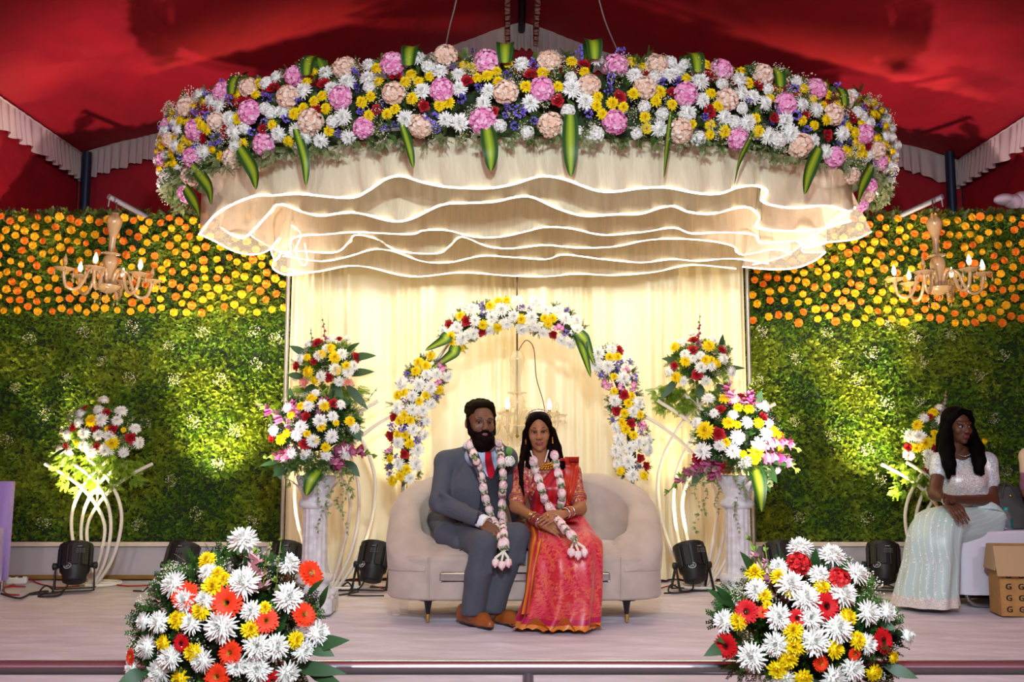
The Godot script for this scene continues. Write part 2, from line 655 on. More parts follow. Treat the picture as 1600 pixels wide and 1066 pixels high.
# ------------------------------------------------------------------ the setting
func build_floor() -> void:
	var cloth := mat("floor_cloth", "e2dae8", 0.62, {"normal_enabled": true, "normal_texture": noise_tex(0.012, 512, true, 5.0), "normal_scale": 0.5, "uv1_triplanar": true, "uv1_world_triplanar": true, "uv1_scale": Vector3(0.35, 0.5, 1.6),
		"albedo_texture": noise_tex(0.008, 512, false, 1.0, FastNoiseLite.TYPE_SIMPLEX_SMOOTH, 0.86, 1.0, 5)})
	var m := Mb.new()
	var nz := FastNoiseLite.new()
	nz.seed = 5
	nz.frequency = 1.0
	var rows := []
	for k in 151:
		var z := -9.45 + 5.25 * k / 150.0
		var row := PackedVector3Array()
		for i in 111:
			var x := -4.2 + 8.6 * i / 110.0
			var h := 0.0
			var wr := absf(nz.get_noise_2d(x * 0.8 + 3.0, z * 3.4 + x * 0.5))
			h += maxf(0.0, 0.10 - wr) * 0.14
			h -= 0.012
			if k == 150:
				h = -0.012
			row.append(Vector3(x, h, z))
		rows.append(row)
	m.skin(rows, false, true, 8.6, 5.25)
	var edge := []
	for dz in [0.0, 0.012, 0.012]:
		var row := PackedVector3Array()
		for i in 111:
			row.append(Vector3(-4.2 + 8.6 * i / 110.0, -0.012 if dz == 0.0 else (-0.03 if edge.size() == 1 else -0.6), -4.2 + dz))
		edge.append(row)
	m.skin(edge, false, true)
	structure("floor", m.mesh(), cloth, "stage floor under a wrinkled pale cloth")
	m = Mb.new()
	m.box(Vector3(0.1, -0.34, -6.85), Vector3(8.5, 0.56, 5.28), 0.01)
	structure("floor_001", m.mesh(), mat("deck", "7a6a58", 0.8), "wooden stage deck below the cloth")
	m = Mb.new()
	m.box(Vector3(0.1, -0.66, -2.8), Vector3(9.2, 0.1, 14.4), 0.01)
	structure("ground", m.mesh(), mat("ground_mat", "6b5a55", 0.9, {"uv1_triplanar": true, "albedo_texture": noise_tex(0.05, 256, false, 1.0, FastNoiseLite.TYPE_SIMPLEX_SMOOTH, 0.7, 1.0)}), "matting in front of the stage")

const LX := -4.24
const RX := 4.39
const LY := 3.9
const RY := 3.83
const GX := 0.095
const GY := 5.24
const BACK := -9.5
const NEAR := 4.0

func red_cloth() -> StandardMaterial3D:
	return mat("red_cloth", "b60420", 0.75, {"rim_enabled": true, "rim": 0.08, "rim_tint": 0.8, "uv1_triplanar": true, "uv1_world_triplanar": true, "uv1_scale": Vector3(0.5, 0.5, 0.25),
		"albedo_texture": noise_tex(0.006, 512, false, 1.0, FastNoiseLite.TYPE_SIMPLEX_SMOOTH, 0.8, 1.0, 5), "normal_enabled": true, "normal_texture": noise_tex(0.006, 512, true, 8.0), "normal_scale": 0.7})

func build_tent() -> void:
	for side in 2:
		var ex := LX if side == 0 else RX
		var ey := LY if side == 0 else RY
		var m := Mb.new()
		for lay in 2:
			var rows := []
			for k in 41:
				var z := lerpf(BACK - 0.05, NEAR, k / 40.0)
				var row := PackedVector3Array()
				for i in 25:
					var s := i / 24.0
					var y := lerpf(GY, ey, s) - 0.10 * sin(PI * s) - 0.015 * sin(z * 5.0 + s * 3.0) * sin(PI * s)
					row.append(Vector3(lerpf(GX, ex, s), y + lay * 0.04, z))
				rows.append(row)
			m.skin(rows, false, (side == 0) != (lay == 1))
		structure("ceiling", m.mesh(), red_cloth(), "sloping red cloth roof of the marquee")
	var g := Mb.new()
	for lay in 2:
		var z := BACK - lay * 0.06
		var a := [Vector3(LX, -0.6, z), Vector3(RX, -0.6, z), Vector3(RX, RY, z), Vector3(GX, GY, z), Vector3(LX, LY, z)]
		var ids := []
		for q in a:
			ids.append(g.p(q))
		for k in 3:
			if lay == 0:
				g.tri(ids[0], ids[k + 1], ids[k + 2])
			else:
				g.tri(ids[0], ids[k + 2], ids[k + 1])
	structure("wall_back", g.mesh(), red_cloth(), "red cloth gable end behind the stage")
	for side in 2:
		var x := LX if side == 0 else RX
		var y := LY if side == 0 else RY
		var m := Mb.new()
		m.box(Vector3(x + (-0.04 if side == 0 else 0.04), (y - 0.6) / 2, (BACK + NEAR) / 2), Vector3(0.06, y + 0.6, NEAR - BACK), 0.005)
		structure("wall_left" if side == 0 else "wall_right", m.mesh(), red_cloth(), "red cloth side of the marquee")
	var f := Mb.new()
	f.box(Vector3(0.1, 2.3, NEAR + 0.04), Vector3(8.8, 6.0, 0.06), 0.005)
	structure("wall_front", f.mesh(), red_cloth(), "red cloth end of the marquee facing the stage")
	# pale frills
	var pale := mat("frill_cloth", "cbb4b0", 0.8, {"cull_mode": BaseMaterial3D.CULL_DISABLED, "backlight_enabled": true, "backlight": Color(0.3, 0.3, 0.3)})
	var e := 0.03
	frill("gable_valance", Vector3(LX + e, LY - 0.02, BACK + e), Vector3(GX, GY - 0.02, BACK + e), Vector3(0, 0, 1), 0.27, pale, "pale ruffled valance along the back gable, side nearer the purple chair")
	frill("gable_valance", Vector3(GX, GY - 0.02, BACK + e), Vector3(RX - e, RY - 0.02, BACK + e), Vector3(0, 0, 1), 0.27, pale, "pale ruffled valance along the back gable, side above the woman in pale sari")
	frill("eave_valance", Vector3(LX + e, LY - 0.02, BACK + e), Vector3(LX + e, LY - 0.02, -4.0), Vector3(1, 0, 0), 0.27, pale, "pale ruffled valance along the roof eave above the purple chair")
	frill("eave_valance", Vector3(RX - e, RY - 0.02, BACK + e), Vector3(RX - e, RY - 0.02, -4.0), Vector3(-1, 0, 0), 0.27, pale, "pale ruffled valance along the roof eave above the cardboard box")
	for s in [-1, 1]:
		frill("ridge_frill", Vector3(GX + 0.1 * s, GY - 0.02, BACK + 0.1), Vector3(GX + 0.1 * s, GY - 0.02, -3.0), Vector3(s, 0, 0), 0.26, mat("frill_tan", "b98f80", 0.8, {"cull_mode": BaseMaterial3D.CULL_DISABLED}),
			"tan ruffled frill hanging along the roof ridge, %s one" % ("first" if s < 0 else "second"))
	var p := Mb.new()
	p.tube([Vector3(GX, GY - 0.12, BACK + 0.1), Vector3(GX, GY - 0.12, -3.0)], 0.035, -1, 10)
	piece("ridge_pole", p.mesh(), mat("dark_steel", "20242c", 0.45, {"metallic": 0.6}), "dark metal pole along the roof ridge between two frills", "pole")
	for s in 2:
		var q := Vector3(-4.08 if s == 0 else 4.2, 0, 0)
		p = Mb.new()
		p.tube([Vector3(q.x, -0.6, -9.3), Vector3(q.x, 3.85, -9.3)], 0.045, -1, 12)
		p.tube([Vector3(q.x, -0.6, -9.3), Vector3(q.x, -0.58, -9.3)], 0.12, -1, 12)
		piece("tent_pole", p.mesh(), mat("navy_steel", "26374d", 0.4, {"metallic": 0.5}), "navy metal tent pole standing behind the flower wall %s" % ("over the purple chair" if s == 0 else "over the seated woman in pale sari"), "pole", "tent poles")

func frill(called: String, a: Vector3, b: Vector3, out: Vector3, drop: float, material: Material, label: String) -> void:
	var n := int((b - a).length() / 0.012)
	var m := Mb.new()
	var rows := []
	for r in 7:
		var row := PackedVector3Array()
		var s := r / 6.0
		var ph := 0.0
		for i in n + 1:
			ph += 0.85 + 0.3 * sin(i * 0.137) + 0.25 * sin(i * 0.051)
			var q := a.lerp(b, float(i) / n)
			row.append(q + Vector3(0, -drop * s * (1.0 + 0.05 * sin(ph * 0.5)), 0) + out * (0.012 + (0.004 + 0.022 * s) * (1.0 + sin(ph))))
		rows.append(row)
	m.skin(rows, false, true)
	# a turned hem and a stitched heading
	var top := []
	for i in range(0, n + 1, 4):
		top.append(rows[0][i] + out * 0.004)
	m.tube(top, 0.008, -1, 5)
	piece(called, m.mesh(), material, label, "valance", "pale roof frills")

func build_green_walls() -> void:
	var nz := FastNoiseLite.new()
	nz.seed = 21
	nz.frequency = 0.9
	for side in 2:
		var x0 := -4.2 if side == 0 else 1.87
		var x1 := -1.78 if side == 0 else 4.34
		var wall := thing("flower_wall", "green foliage wall with marigolds on top, behind %s" % ("the two stage lights near the purple chair" if side == 0 else "the woman in pale sari"), "flower wall", Vector3.ZERO, "")
		var m := Mb.new()
		m.box(Vector3((x0 + x1) / 2, 1.59, -8.03), Vector3(x1 - x0, 2.6, 0.1), 0.006)
		part(wall, "backing_board", m.mesh(), mat("moss_board", "18260c", 0.9))
		m = Mb.new()
		m.tube([Vector3(x0, 2.9, -8.0), Vector3(x1, 2.9, -8.0)], 0.02, -1, 8)
		part(wall, "top_rail", m.mesh(), mat("grey_rail", "8b8b90", 0.5, {"metallic": 0.4}))
		var where := []
		var tint := PackedColorArray()
		var nx := int((x1 - x0) / 0.026)
		for j in 100:
			for i in nx:
				var x := x0 + (i + rnd(0, 1)) * (x1 - x0) / nx
				var y := 0.3 + (j + rnd(0, 1)) * 2.62 / 100
				var v := nz.get_noise_2d(x * 1.6, y * 1.6)
				var q := Vector3(x, y, -7.99)
				where.append(frame(q, Vector3(rnd(-0.9, 0.9), rnd(-0.9, 1.0), 1.0 + v * 0.3), rnd(0, TAU), rnd(0.034, 0.062) * (1.0 + v * 0.45)))
				var c := lin("66961e").lerp(lin("b8c636"), clampf(0.4 + v * 1.1 + rnd(-0.3, 0.3), 0, 1))
				tint.append(c.lerp(lin("34541a"), rnd(0, 0.5)))
		for i in 90:   # loose sprigs over the top
			where.append(frame(Vector3(rnd(x0, x1), 2.9, -7.97), Vector3(rnd(-0.6, 0.6), 1, rnd(0, 0.5)), rnd(0, TAU), rnd(0.04, 0.09)))
			tint.append(lin("4a5a1c"))
		scatter(wall, "moss_foliage", sprig_mesh(), leaf_mat(), where, tint)
		# marigolds
		var spots := []
		var y_low := 2.10 if side == 0 else 2.02
		var tries := 0
		while tries < 5200 and spots.size() < 420:
			tries += 1
			var q := Vector2(rnd(x0 + 0.04, x1 - 0.05), rnd(y_low, 2.9))
			var ok := true
			for w in spots:
				if (w - q).length_squared() < 0.0050:
					ok = false
					break
			if ok:
				spots.append(q)
		for q in spots:
			bloom(wall, "ay" if rnd(0, 1) < 0.62 else "ao", Vector3(q.x, q.y, -7.93), Vector3(rnd(-0.35, 0.35), rnd(-0.5, 0.25), 1), rnd(0.028, 0.037))
		var list := [[50, 528], [132, 520], [210, 514], [264, 540], [318, 522], [396, 520], [435, 531], [163, 565], [105, 592], [207, 594], [276, 595], [345, 595], [405, 568], [24, 603],
			[304, 661], [371, 673], [270, 749], [344, 728], [73, 646], [13, 688], [309, 805], [219, 821], [71, 815], [398, 813], [231, 661]] if side == 0 else [[1186, 520], [1291, 520], [1385, 507],
			[1427, 526], [1486, 523], [1240, 562], [1304, 571], [1357, 553], [1439, 568], [1565, 558], [1184, 594], [1339, 595], [1525, 589], [1381, 631], [1435, 626], [1550, 655], [1354, 704],
			[1373, 752], [1420, 770], [1354, 811], [1572, 739], [1240, 660], [1230, 722], [1300, 680], [1190, 700], [1250, 808]]
		for w in list:
			part(wall, "babys_breath_cluster", breath_mesh(), petal_mat(), frame(at(w[0], w[1], 7.93), Vector3(rnd(-0.5, 0.5), rnd(-0.5, 0.5), 1), rnd(0, TAU), rnd(0.048, 0.068)))
		# low panelled plinth below
		var cx := (x0 + x1) / 2
		m = Mb.new()
		m.box(Vector3(cx, 0.14, -8.06), Vector3(x1 - x0, 0.28, 0.16), 0.004)
		structure("trim", m.mesh(), mat("plinth_panel", "b9b3bb", 0.7), "pale grey plinth panel below the foliage wall")
		m = Mb.new()
		m.box(Vector3(cx, 0.27, -7.965), Vector3(x1 - x0, 0.035, 0.04), 0.004)
		for px in ([95, 265, 420] if side == 0 else [1195, 1358, 1520]):
			m.box(Vector3(at(px, 870, 7.95).x, 0.14, -7.967), Vector3(0.035, 0.24, 0.03), 0.004)
		structure("trim", m.mesh(), mat("plinth_frame", "e3d2bf", 0.6), "cream rail and posts of the plinth")
		m = Mb.new()
		m.box(Vector3(cx, 0.015, -7.965), Vector3(x1 - x0, 0.03, 0.035), 0.004)
		structure("baseboard_left" if side == 0 else "baseboard_right", m.mesh(), mat("gold_strip", "8a6428", 0.5), "dull gold strip at the foot of the plinth")
	# pipes that stick out over the walls and carry the chandeliers
	for s in 2:
		var q := at(172 if s == 0 else 1466, 318, 7.7)
		var m := Mb.new()
		var a := Vector3(q.x + (0.02 if s == 0 else 0.0), 2.98, -7.62)
		m.tube([Vector3(q.x + (0.28 if s == 0 else -0.32), 2.86, -8.1), a], 0.022, -1, 10)
		m.tube([a + Vector3(0, 0.0, -0.02), Vector3(a.x, 2.9, -7.62)], 0.006, -1, 6)
		piece("chandelier_bracket", m.mesh(), mat("grey_rail", "8b8b90"), "grey pipe bracket sticking out above the chandelier %s" % ("nearer the purple chair" if s == 0 else "nearer the woman in pale sari"), "bracket", "chandelier brackets")
	# the loose cloth on top of the wall
	var m := Mb.new()
	for k in 4:
		m.ball(at(1570 + k * 14, 312 + (k % 2) * 3, 7.95), Vector3(0.09, 0.05 + 0.01 * k, 0.07), 12, 8)
	piece("loose_cloth", m.mesh(), mat("loose_cloth", "a597a3", 0.9), "crumpled pale cloth lying on top of the foliage wall", "cloth")

func build_curtain() -> void:
	var o := thing("backdrop_curtain", "cream satin backdrop curtain hanging in folds behind the sofa", "curtain")
	var m := Mb.new()
	var rows := []
	var x0 := -1.77
	var x1 := 1.86
	var n := 420
	for r in 25:
		var y := lerpf(2.95, 0.012, r / 24.0)
		var row := PackedVector3Array()
		for i in n + 1:
			var x := lerpf(x0, x1, float(i) / n)
			var ph := x * 26.0 + 2.4 * sin(x * 3.7) + 1.6 * sin(x * 9.1 + 1.0) + 0.12 * sin(y * 2.0 + x * 4.0)
			var z := 0.036 * sin(ph) + 0.018 * sin(ph * 2.3 + 1.3) + 0.03 * sin(x * 7.3 + 0.25 * sin(y * 1.4))
			z -= 0.06 * pow(maxf(0.0, sin(ph * 0.5 + 0.8)), 6.0)
			z += 0.05 * maxf(0, sin(ph * 0.31 + y * 0.15)) * (1.0 - y / 3.0)
			row.append(Vector3(x + 0.01 * cos(ph) * (1 - y / 3.0), y, -7.88 + z))
		rows.append(row)
	m.skin(rows, false, true, 3.6, 2.9)
	part(o, "curtain_cloth", m.mesh(), mat("cream_satin", "faeecb", 0.42, {"cull_mode": BaseMaterial3D.CULL_DISABLED, "rim_enabled": true, "rim": 0.3, "rim_tint": 0.5}))
	for x in [x0 - 0.02, x1 + 0.02]:
		m = Mb.new()
		m.tube([Vector3(x, 0, -7.86), Vector3(x, 2.97, -7.86)], 0.016, -1, 8)
		part(o, "frame_post", m.mesh(), mat("frame_metal", "b6b2ae", 0.4, {"metallic": 0.7}))
	m = Mb.new()
	m.tube([Vector3(x0 - 0.02, 2.97, -7.86), Vector3(x1 + 0.02, 2.97, -7.86)], 0.016, -1, 8)
	part(o, "frame_rail", m.mesh(), mat("frame_metal", "b6b2ae"))

# ------------------------------------------------------------------ canopy: oval tiers of net cloth edged with neon tubes
func oval_hit(px: float, py: float, c: Vector2, a: float, b: float) -> Vector3:
	var r := ray(px, py)
	var A := r.x * r.x / (a * a) + r.z * r.z / (b * b)
	var B := -2.0 * (c.x * r.x / (a * a) + c.y * r.z / (b * b))
	var C := c.x * c.x / (a * a) + c.y * c.y / (b * b) - 1.0
	var disc := B * B - 4 * A * C
	var t := (-B - sqrt(maxf(disc, 0.0))) / (2 * A)
	return EYE + r * t

func tier_data() -> Array:
	return [
		[5.5, 1.25, 2.2, [312, 366, 340, 333, 392, 308, 430, 305, 470, 303, 545, 309, 575, 298, 602, 280, 628, 275, 662, 285, 700, 292, 760, 294, 800, 288, 832, 278, 852, 275, 882, 280, 930, 297, 962, 299, 1000, 294, 1042, 293, 1092, 302, 1126, 302, 1152, 293, 1180, 290, 1199, 299, 1193, 316, 1240, 325, 1290, 321, 1324, 330, 1336, 324]],
		[5.9, 1.15, 2.1, [346, 356, 380, 372, 418, 336, 436, 319, 470, 330, 500, 337, 532, 333, 562, 333, 610, 345, 642, 342, 690, 320, 730, 317, 772, 315, 805, 308, 832, 308, 870, 325, 912, 337, 960, 335, 1000, 334, 1030, 325, 1052, 322, 1076, 331, 1112, 334, 1150, 325, 1172, 325, 1187, 340, 1184, 356, 1240, 361, 1286, 357, 1330, 345]],
		[6.35, 1.05, 2.0, [392, 362, 398, 372, 450, 398, 458, 372, 510, 366, 562, 363, 640, 366, 662, 360, 700, 360, 740, 370, 782, 370, 820, 362, 852, 355, 892, 357, 942, 367, 1000, 363, 1052, 356, 1082, 365, 1132, 363, 1178, 367, 1190, 380, 1242, 376, 1260, 388, 1296, 378]],
		[6.75, 0.95, 1.9, [430, 408, 450, 392, 520, 395, 544, 380, 556, 367, 590, 374, 622, 392, 682, 396, 702, 385, 722, 370, 762, 385, 800, 388, 852, 383, 902, 387, 962, 385, 1012, 375, 1062, 373, 1112, 377, 1146, 385, 1160, 398, 1210, 390, 1236, 398]],
		[7.15, 0.65, 1.85, [442, 400, 500, 408, 540, 402, 582, 390, 612, 392, 660, 408, 702, 410, 752, 400, 802, 402, 852, 405, 882, 398, 942, 405, 1002, 410, 1052, 405, 1092, 408, 1142, 404, 1200, 412]],
		[7.45, 0.4, 1.8, [450, 428, 500, 424, 560, 415, 640, 432, 720, 426, 800, 431, 852, 432, 902, 428, 962, 430, 1022, 425, 1082, 414, 1150, 420]],
	]

func build_canopy() -> void:
	var o := thing("neon_canopy", "hanging oval canopy of cream net tiers edged with glowing white neon tubes", "canopy")
	var net := mat("net_cloth", "efe1c0", 0.8, {"transparency": BaseMaterial3D.TRANSPARENCY_ALPHA, "cull_mode": BaseMaterial3D.CULL_DISABLED, "albedo_texture": net_texture(), "uv1_scale": Vector3(1, 1, 1)})
	var glow := mat("neon_glow", "ffffff", 0.5, {"emission_enabled": true, "emission": Color(1.0, 0.97, 0.9), "emission_energy_multiplier": 3.2})
	var top := 2.84
	var k := 0
	for d in tier_data():
		var c := Vector2(0.1, -(d[0] + d[1]))
		var list: Array = d[3]
		var edge := []
		for i in range(0, list.size(), 2):
			edge.append(oval_hit(list[i], list[i + 1], c, d[2], d[1]))
		var n := (edge.size() - 1) * 5
		var pts := curve(edge, n)
		# net sheet from the ceiling down to the edge
		var m := Mb.new()
		var rows := []
		for r in 7:
			var row := PackedVector3Array()
			var s := r / 6.0
			for i in n + 1:
				var q: Vector3 = pts[i]
				var out := Vector3(q.x - c.x, 0, q.z - c.y).normalized()
				var f := float(i) / n
				var q0 := Vector3(lerpf(pts[0].x, pts[n].x, f) * 0.15 + q.x * 0.85, top, lerpf(q.z, c.y, 0.05))
				row.append(q0.lerp(q, s) + out * 0.02 * sin(i * 0.9 + k) * s)
			rows.append(row)
		m.skin(rows, false, true, 4.0, 0.5)
		part(o, "net_tier", m.mesh(), net)
		m = Mb.new()
		m.tube(pts, 0.0072 if k < 2 else 0.0055, -1, 7)
		part(o, "neon_tube", m.mesh(), glow)
		area("neon_light", Vector3(0.1, 2.3, -d[0] - 0.25), Vector3(0.1, 0, -d[0] - 0.25), Vector2(3.4, 0.08), Color(1.0, 0.93, 0.79), NEON_E)
		k += 1
	# flared net scallops at both ends, their hems lit
	for list in [[310, 366, 330, 374, 362, 391, 392, 398, 418, 392, 440, 372], [436, 372, 424, 390, 428, 405, 427, 420, 450, 430, 490, 425], [455, 352, 470, 366, 462, 392, 472, 414, 480, 408, 476, 380],
		[1362, 362, 1336, 374, 1292, 379, 1258, 384, 1256, 394, 1290, 394], [1290, 394, 1272, 408, 1242, 419, 1202, 421, 1160, 417], [1336, 326, 1300, 348, 1262, 376, 1226, 400, 1176, 414]]:
		var pts0 := []
		for i in range(0, list.size(), 2):
			pts0.append(at(list[i], list[i + 1], lerpf(6.75, 7.15, i / float(list.size()))))
		var pts := curve(pts0, 30)
		var m := Mb.new()
		var rows := []
		var mid: Vector3 = (pts[0] + pts[30]) * 0.5
		mid.x += -0.1 * signf(mid.x)
		for r in 5:
			var row := PackedVector3Array()
			for i in 31:
				var up := Vector3(lerpf(pts[i].x, mid.x, 0.7), top, pts[i].z)
				row.append(up.lerp(pts[i], r / 4.0))
			rows.append(row)
		m.skin(rows, false, true, 1.0, 0.5)
		part(o, "net_scallop", m.mesh(), mat("sheer_net", "f4e8cc", 0.8, {"transparency": BaseMaterial3D.TRANSPARENCY_ALPHA, "cull_mode": BaseMaterial3D.CULL_DISABLED, "albedo_color": Color(0.95, 0.9, 0.78, 0.3)}))
		m = Mb.new()
		m.tube(pts, 0.005, -1, 7)
		part(o, "neon_tube", m.mesh(), glow)
	# the cloth ceiling of the canopy and its hoop
	var m := Mb.new()
	for lay in 2:
		var ids := []
		var ci := m.p(Vector3(0.1, top + 0.01 + lay * 0.03, -6.7))
		for i in 60:
			var an := TAU * i / 60
			ids.append(m.p(Vector3(0.1 + 2.3 * cos(an), top + 0.01 + lay * 0.03, -6.72 + 1.14 * sin(an))))
		for i in 60:
			if lay == 0:
				m.tri(ci, ids[i], ids[(i + 1) % 60])
			else:
				m.tri(ci, ids[(i + 1) % 60], ids[i])
	part(o, "ceiling_cloth", m.mesh(), mat("canopy_cloth", "f4e9cd", 0.8))
	m = Mb.new()
	var hoop := []
	for i in 81:
		var an := TAU * i / 80
		hoop.append(Vector3(0.1 + 2.34 * cos(an), top + 0.02, -6.71 + 1.16 * sin(an)))
	m.tube(hoop, 0.018, -1, 8)
	part(o, "hoop", m.mesh(), mat("frame_metal", "b6b2ae"))
	for s in 2:
		m = Mb.new()
		m.tube(curve([at(695 if s == 0 else 966, 82, 5.75), at(703 if s == 0 else 948, 40, 5.6), at(713 if s == 0 else 936, 0, 5.5), at(740 if s == 0 else 900, -140, 5.2)], 12), 0.005, -1, 6)
		piece("hanging_wire", m.mesh(), mat("wire", "8a7a72", 0.6), "thin twisted wire holding up the canopy %s" % ("on the groom's side" if s == 0 else "on the bride's side"), "wire", "canopy wires")

const NEON_E := 0.5

func net_texture() -> ImageTexture:
	var im := Image.create(256, 128, false, Image.FORMAT_RGBA8)
	var n := FastNoiseLite.new()
	n.seed = 9
	n.frequency = 0.03
	for y in 128:
		for x in 256:
			var streak := n.get_noise_2d(x * 2.5, y * 0.35) * 0.5 + n.get_noise_2d(x * 9.0, y * 1.2) * 0.3
			im.set_pixel(x, y, Color(1, 1, 1, clampf(0.84 + streak * 0.3, 0.5, 0.97)))
	return ImageTexture.create_from_image(im)

func build_garland_ring() -> void:
	var o := thing("flower_garland", "long mixed flower garland of pink, peach, white and yellow blooms round the canopy rim", "flower garland")
	var c := Vector2(0.1, -6.72)
	var a := 2.42
	var b := 1.3
	var placed := []   # (angle position along the arc, height, radius)
	var lists := {
		"hp": [[404, 182, 18], [418, 228, 17], [541, 160, 18], [573, 204, 16], [617, 104, 19], [694, 149, 18], [762, 100, 19], [756, 193, 20], [846, 147, 18], [958, 195, 18], [961, 105, 18], [1063, 155, 18], [1147, 220, 16],
			[1124, 112, 17], [1217, 168, 17], [1268, 142, 17], [1297, 248, 16], [1332, 215, 14], [1360, 256, 13], [1355, 292, 13], [1347, 322, 9], [356, 147, 16], [318, 207, 16], [312, 250, 16], [289, 303, 14], [275, 197, 12], [463, 120, 16], [270, 250, 11]],
		"hc": [[397, 141, 15], [462, 158, 17], [304, 171, 16], [350, 194, 14], [297, 275, 15], [365, 249, 16], [494, 196, 19], [541, 108, 18], [620, 152, 17], [660, 202, 17], [697, 90, 18], [791, 152, 18], [857, 100, 18], [859, 199, 19],
			[918, 140, 17], [1058, 209, 18], [1002, 144, 17], [1023, 104, 18], [1127, 162, 17], [1186, 121, 17], [1242, 231, 19], [1286, 185, 16], [1353, 239, 14], [1328, 275, 13], [1356, 306, 11], [1315, 158, 13], [282, 222, 11]],
		"rr": [[435, 141, 10], [386, 165, 10], [331, 178, 9], [364, 210, 10], [334, 222, 9], [422, 207, 7], [512, 136, 10], [503, 178, 9], [622, 123, 10], [595, 179, 8], [666, 172, 9], [732, 134, 9], [716, 94, 8], [772, 180, 8], [829, 123, 10],
			[870, 164, 10], [912, 104, 9], [964, 158, 10], [1044, 151, 8], [1105, 123, 11], [1101, 180, 11], [1006, 120, 7], [1176, 140, 9], [1197, 191, 8], [1264, 147, 8], [1314, 190, 10], [1280, 216, 9], [1339, 232, 8], [1248, 185, 7], [1343, 172, 9], [1364, 244, 7]],
		"st": [[676, 187, 13], [684, 205, 9], [812, 180, 13], [352, 222, 14], [725, 162, 10], [322, 180, 8], [1093, 190, 8], [902, 90, 11], [742, 88, 9], [968, 85, 9], [348, 130, 6]],
	}
	for kind in lists:
		for q in lists[kind]:
			ring_bloom(o, kind, oval_hit(q[0], q[1], c, a, b), q[2], c, a, b, placed)
	# white, yellow and violet between them
	var tries := 0
	var count := 0
	while tries < 9000 and count < 380:
		tries += 1
		var an := rnd(-1.72, 1.72)
		var h := rnd(2.76, 3.21)
		var f := rnd(0, 1)
		var kind: String = "mw" if f < 0.46 else "my" if f < 0.80 else "st" if f < 0.92 else "wc"
		var r := rnd(0.041, 0.052) if kind == "mw" else rnd(0.028, 0.036) if kind == "my" else rnd(0.025, 0.035) if kind == "st" else rnd(0.032, 0.04)
		if h < 2.8 and kind != "wc":
			if rnd(0, 1) < 0.55:
				continue
			kind = "wc" if rnd(0, 1) < 0.6 else kind
		var q := Vector3(c.x + a * sin(an), h, c.y + b * cos(an))
		var ok := true
		for w in placed:
			var dd: float = (w[0] - q).length()
			if dd < (w[1] + r) * 0.74:
				ok = false
				break
		if ok:
			count += 1
			ring_bloom(o, kind, q, r * ppm(q), c, a, b, placed)
	# fern, baby's breath and a hanging fringe
	var where := []
	var tint := PackedColorArray()
	var wb := []
	for i in 1500:
		var an := rnd(-1.75, 1.75)
		var h := rnd(2.72, 3.22)
		var nrm := Vector3(sin(an) / a, 0, cos(an) / b).normalized()
		var q := Vector3(c.x + a * sin(an), h, c.y + b * cos(an)) + nrm * rnd(-0.04, 0.035)
		where.append(frame(q, nrm + Vector3(rnd(-0.8, 0.8), (h - 2.97) * 4.0 + rnd(-0.5, 0.5), rnd(-0.8, 0.8)), rnd(0, TAU), rnd(0.035, 0.065)))
		tint.append(lin("2c4a1c").lerp(lin("6b8a3c"), rnd(0, 1)))
	for i in 260:
		var an := rnd(-1.72, 1.72)
		var nrm := Vector3(sin(an) / a, 0, cos(an) / b).normalized()
		var q := Vector3(c.x + a * sin(an), rnd(2.7, 2.78), c.y + b * cos(an)) + nrm * rnd(0.0, 0.04)
		where.append(frame(q, Vector3(rnd(-0.5, 0.5), -1, rnd(-0.5, 0.5)) + nrm * 0.3, rnd(0, TAU), rnd(0.03, 0.065)))
		tint.append(lin("7f9054").lerp(lin("a3a878"), rnd(0, 1)))
	scatter(o, "fern_leaves", sprig_mesh(), leaf_mat(), where, tint)
	for i in 220:
		var an := rnd(-1.72, 1.72)
		var nrm := Vector3(sin(an) / a, 0, cos(an) / b).normalized()
		wb.append(frame(Vector3(c.x + a * sin(an), rnd(2.74, 3.22), c.y + b * cos(an)) + nrm * 0.035, nrm + Vector3(0, rnd(-0.6, 0.6), 0), rnd(0, TAU), rnd(0.04, 0.065)))
	scatter(o, "babys_breath_flowers", breath_mesh(), petal_mat(), wb)
	# core the blooms are stuck in
	var m := Mb.new()
	var rows := []
	for k in 61:
		var an := lerpf(-1.76, 1.76, k / 60.0)
		var nrm := Vector3(sin(an) / a, 0, cos(an) / b).normalized()
		var row := PackedVector3Array()
		for s in 10:
			var t := TAU * s / 10
			row.append(Vector3(c.x + a * sin(an), 2.98 + sin(t) * 0.2, c.y + b * cos(an)) + nrm * (cos(t) * 0.05 - 0.15))
		rows.append(row)
	m.skin(rows, true)
	part(o, "foam_core", m.mesh(), mat("foam", "2c3a1e", 0.9))
	# hanging variegated leaves
	for q in [[316, 262, 330, 320], [306, 296, 312, 340], [388, 236, 400, 296], [472, 208, 478, 290], [632, 198, 646, 263], [762, 204, 767, 268], [889, 186, 892, 276], [1041, 180, 1037, 278], [1166, 212, 1147, 288], [1266, 236, 1257, 304], [1345, 262, 1340, 318]]:
		var p0 := oval_hit(q[0], q[1], c, a, b)
		var nrm := Vector3((p0.x - c.x) / (a * a), 0, (p0.z - c.y) / (b * b)).normalized()
		p0 += nrm * 0.07
		var d0 := -p0.z
		var p2 := at(q[2], q[3], d0)
		var p1 := at((q[0] + q[2]) * 0.5 + rnd(-4, 4), (q[1] + q[3]) * 0.5, d0 - 0.04)
		var thin: bool = q[0] in [472, 632, 1041, 1166]
		dracaena(o, [p0, p1, p2], 0.055 if thin else 0.09, (nrm if not thin else nrm.rotated(Vector3.UP, 0.75)))
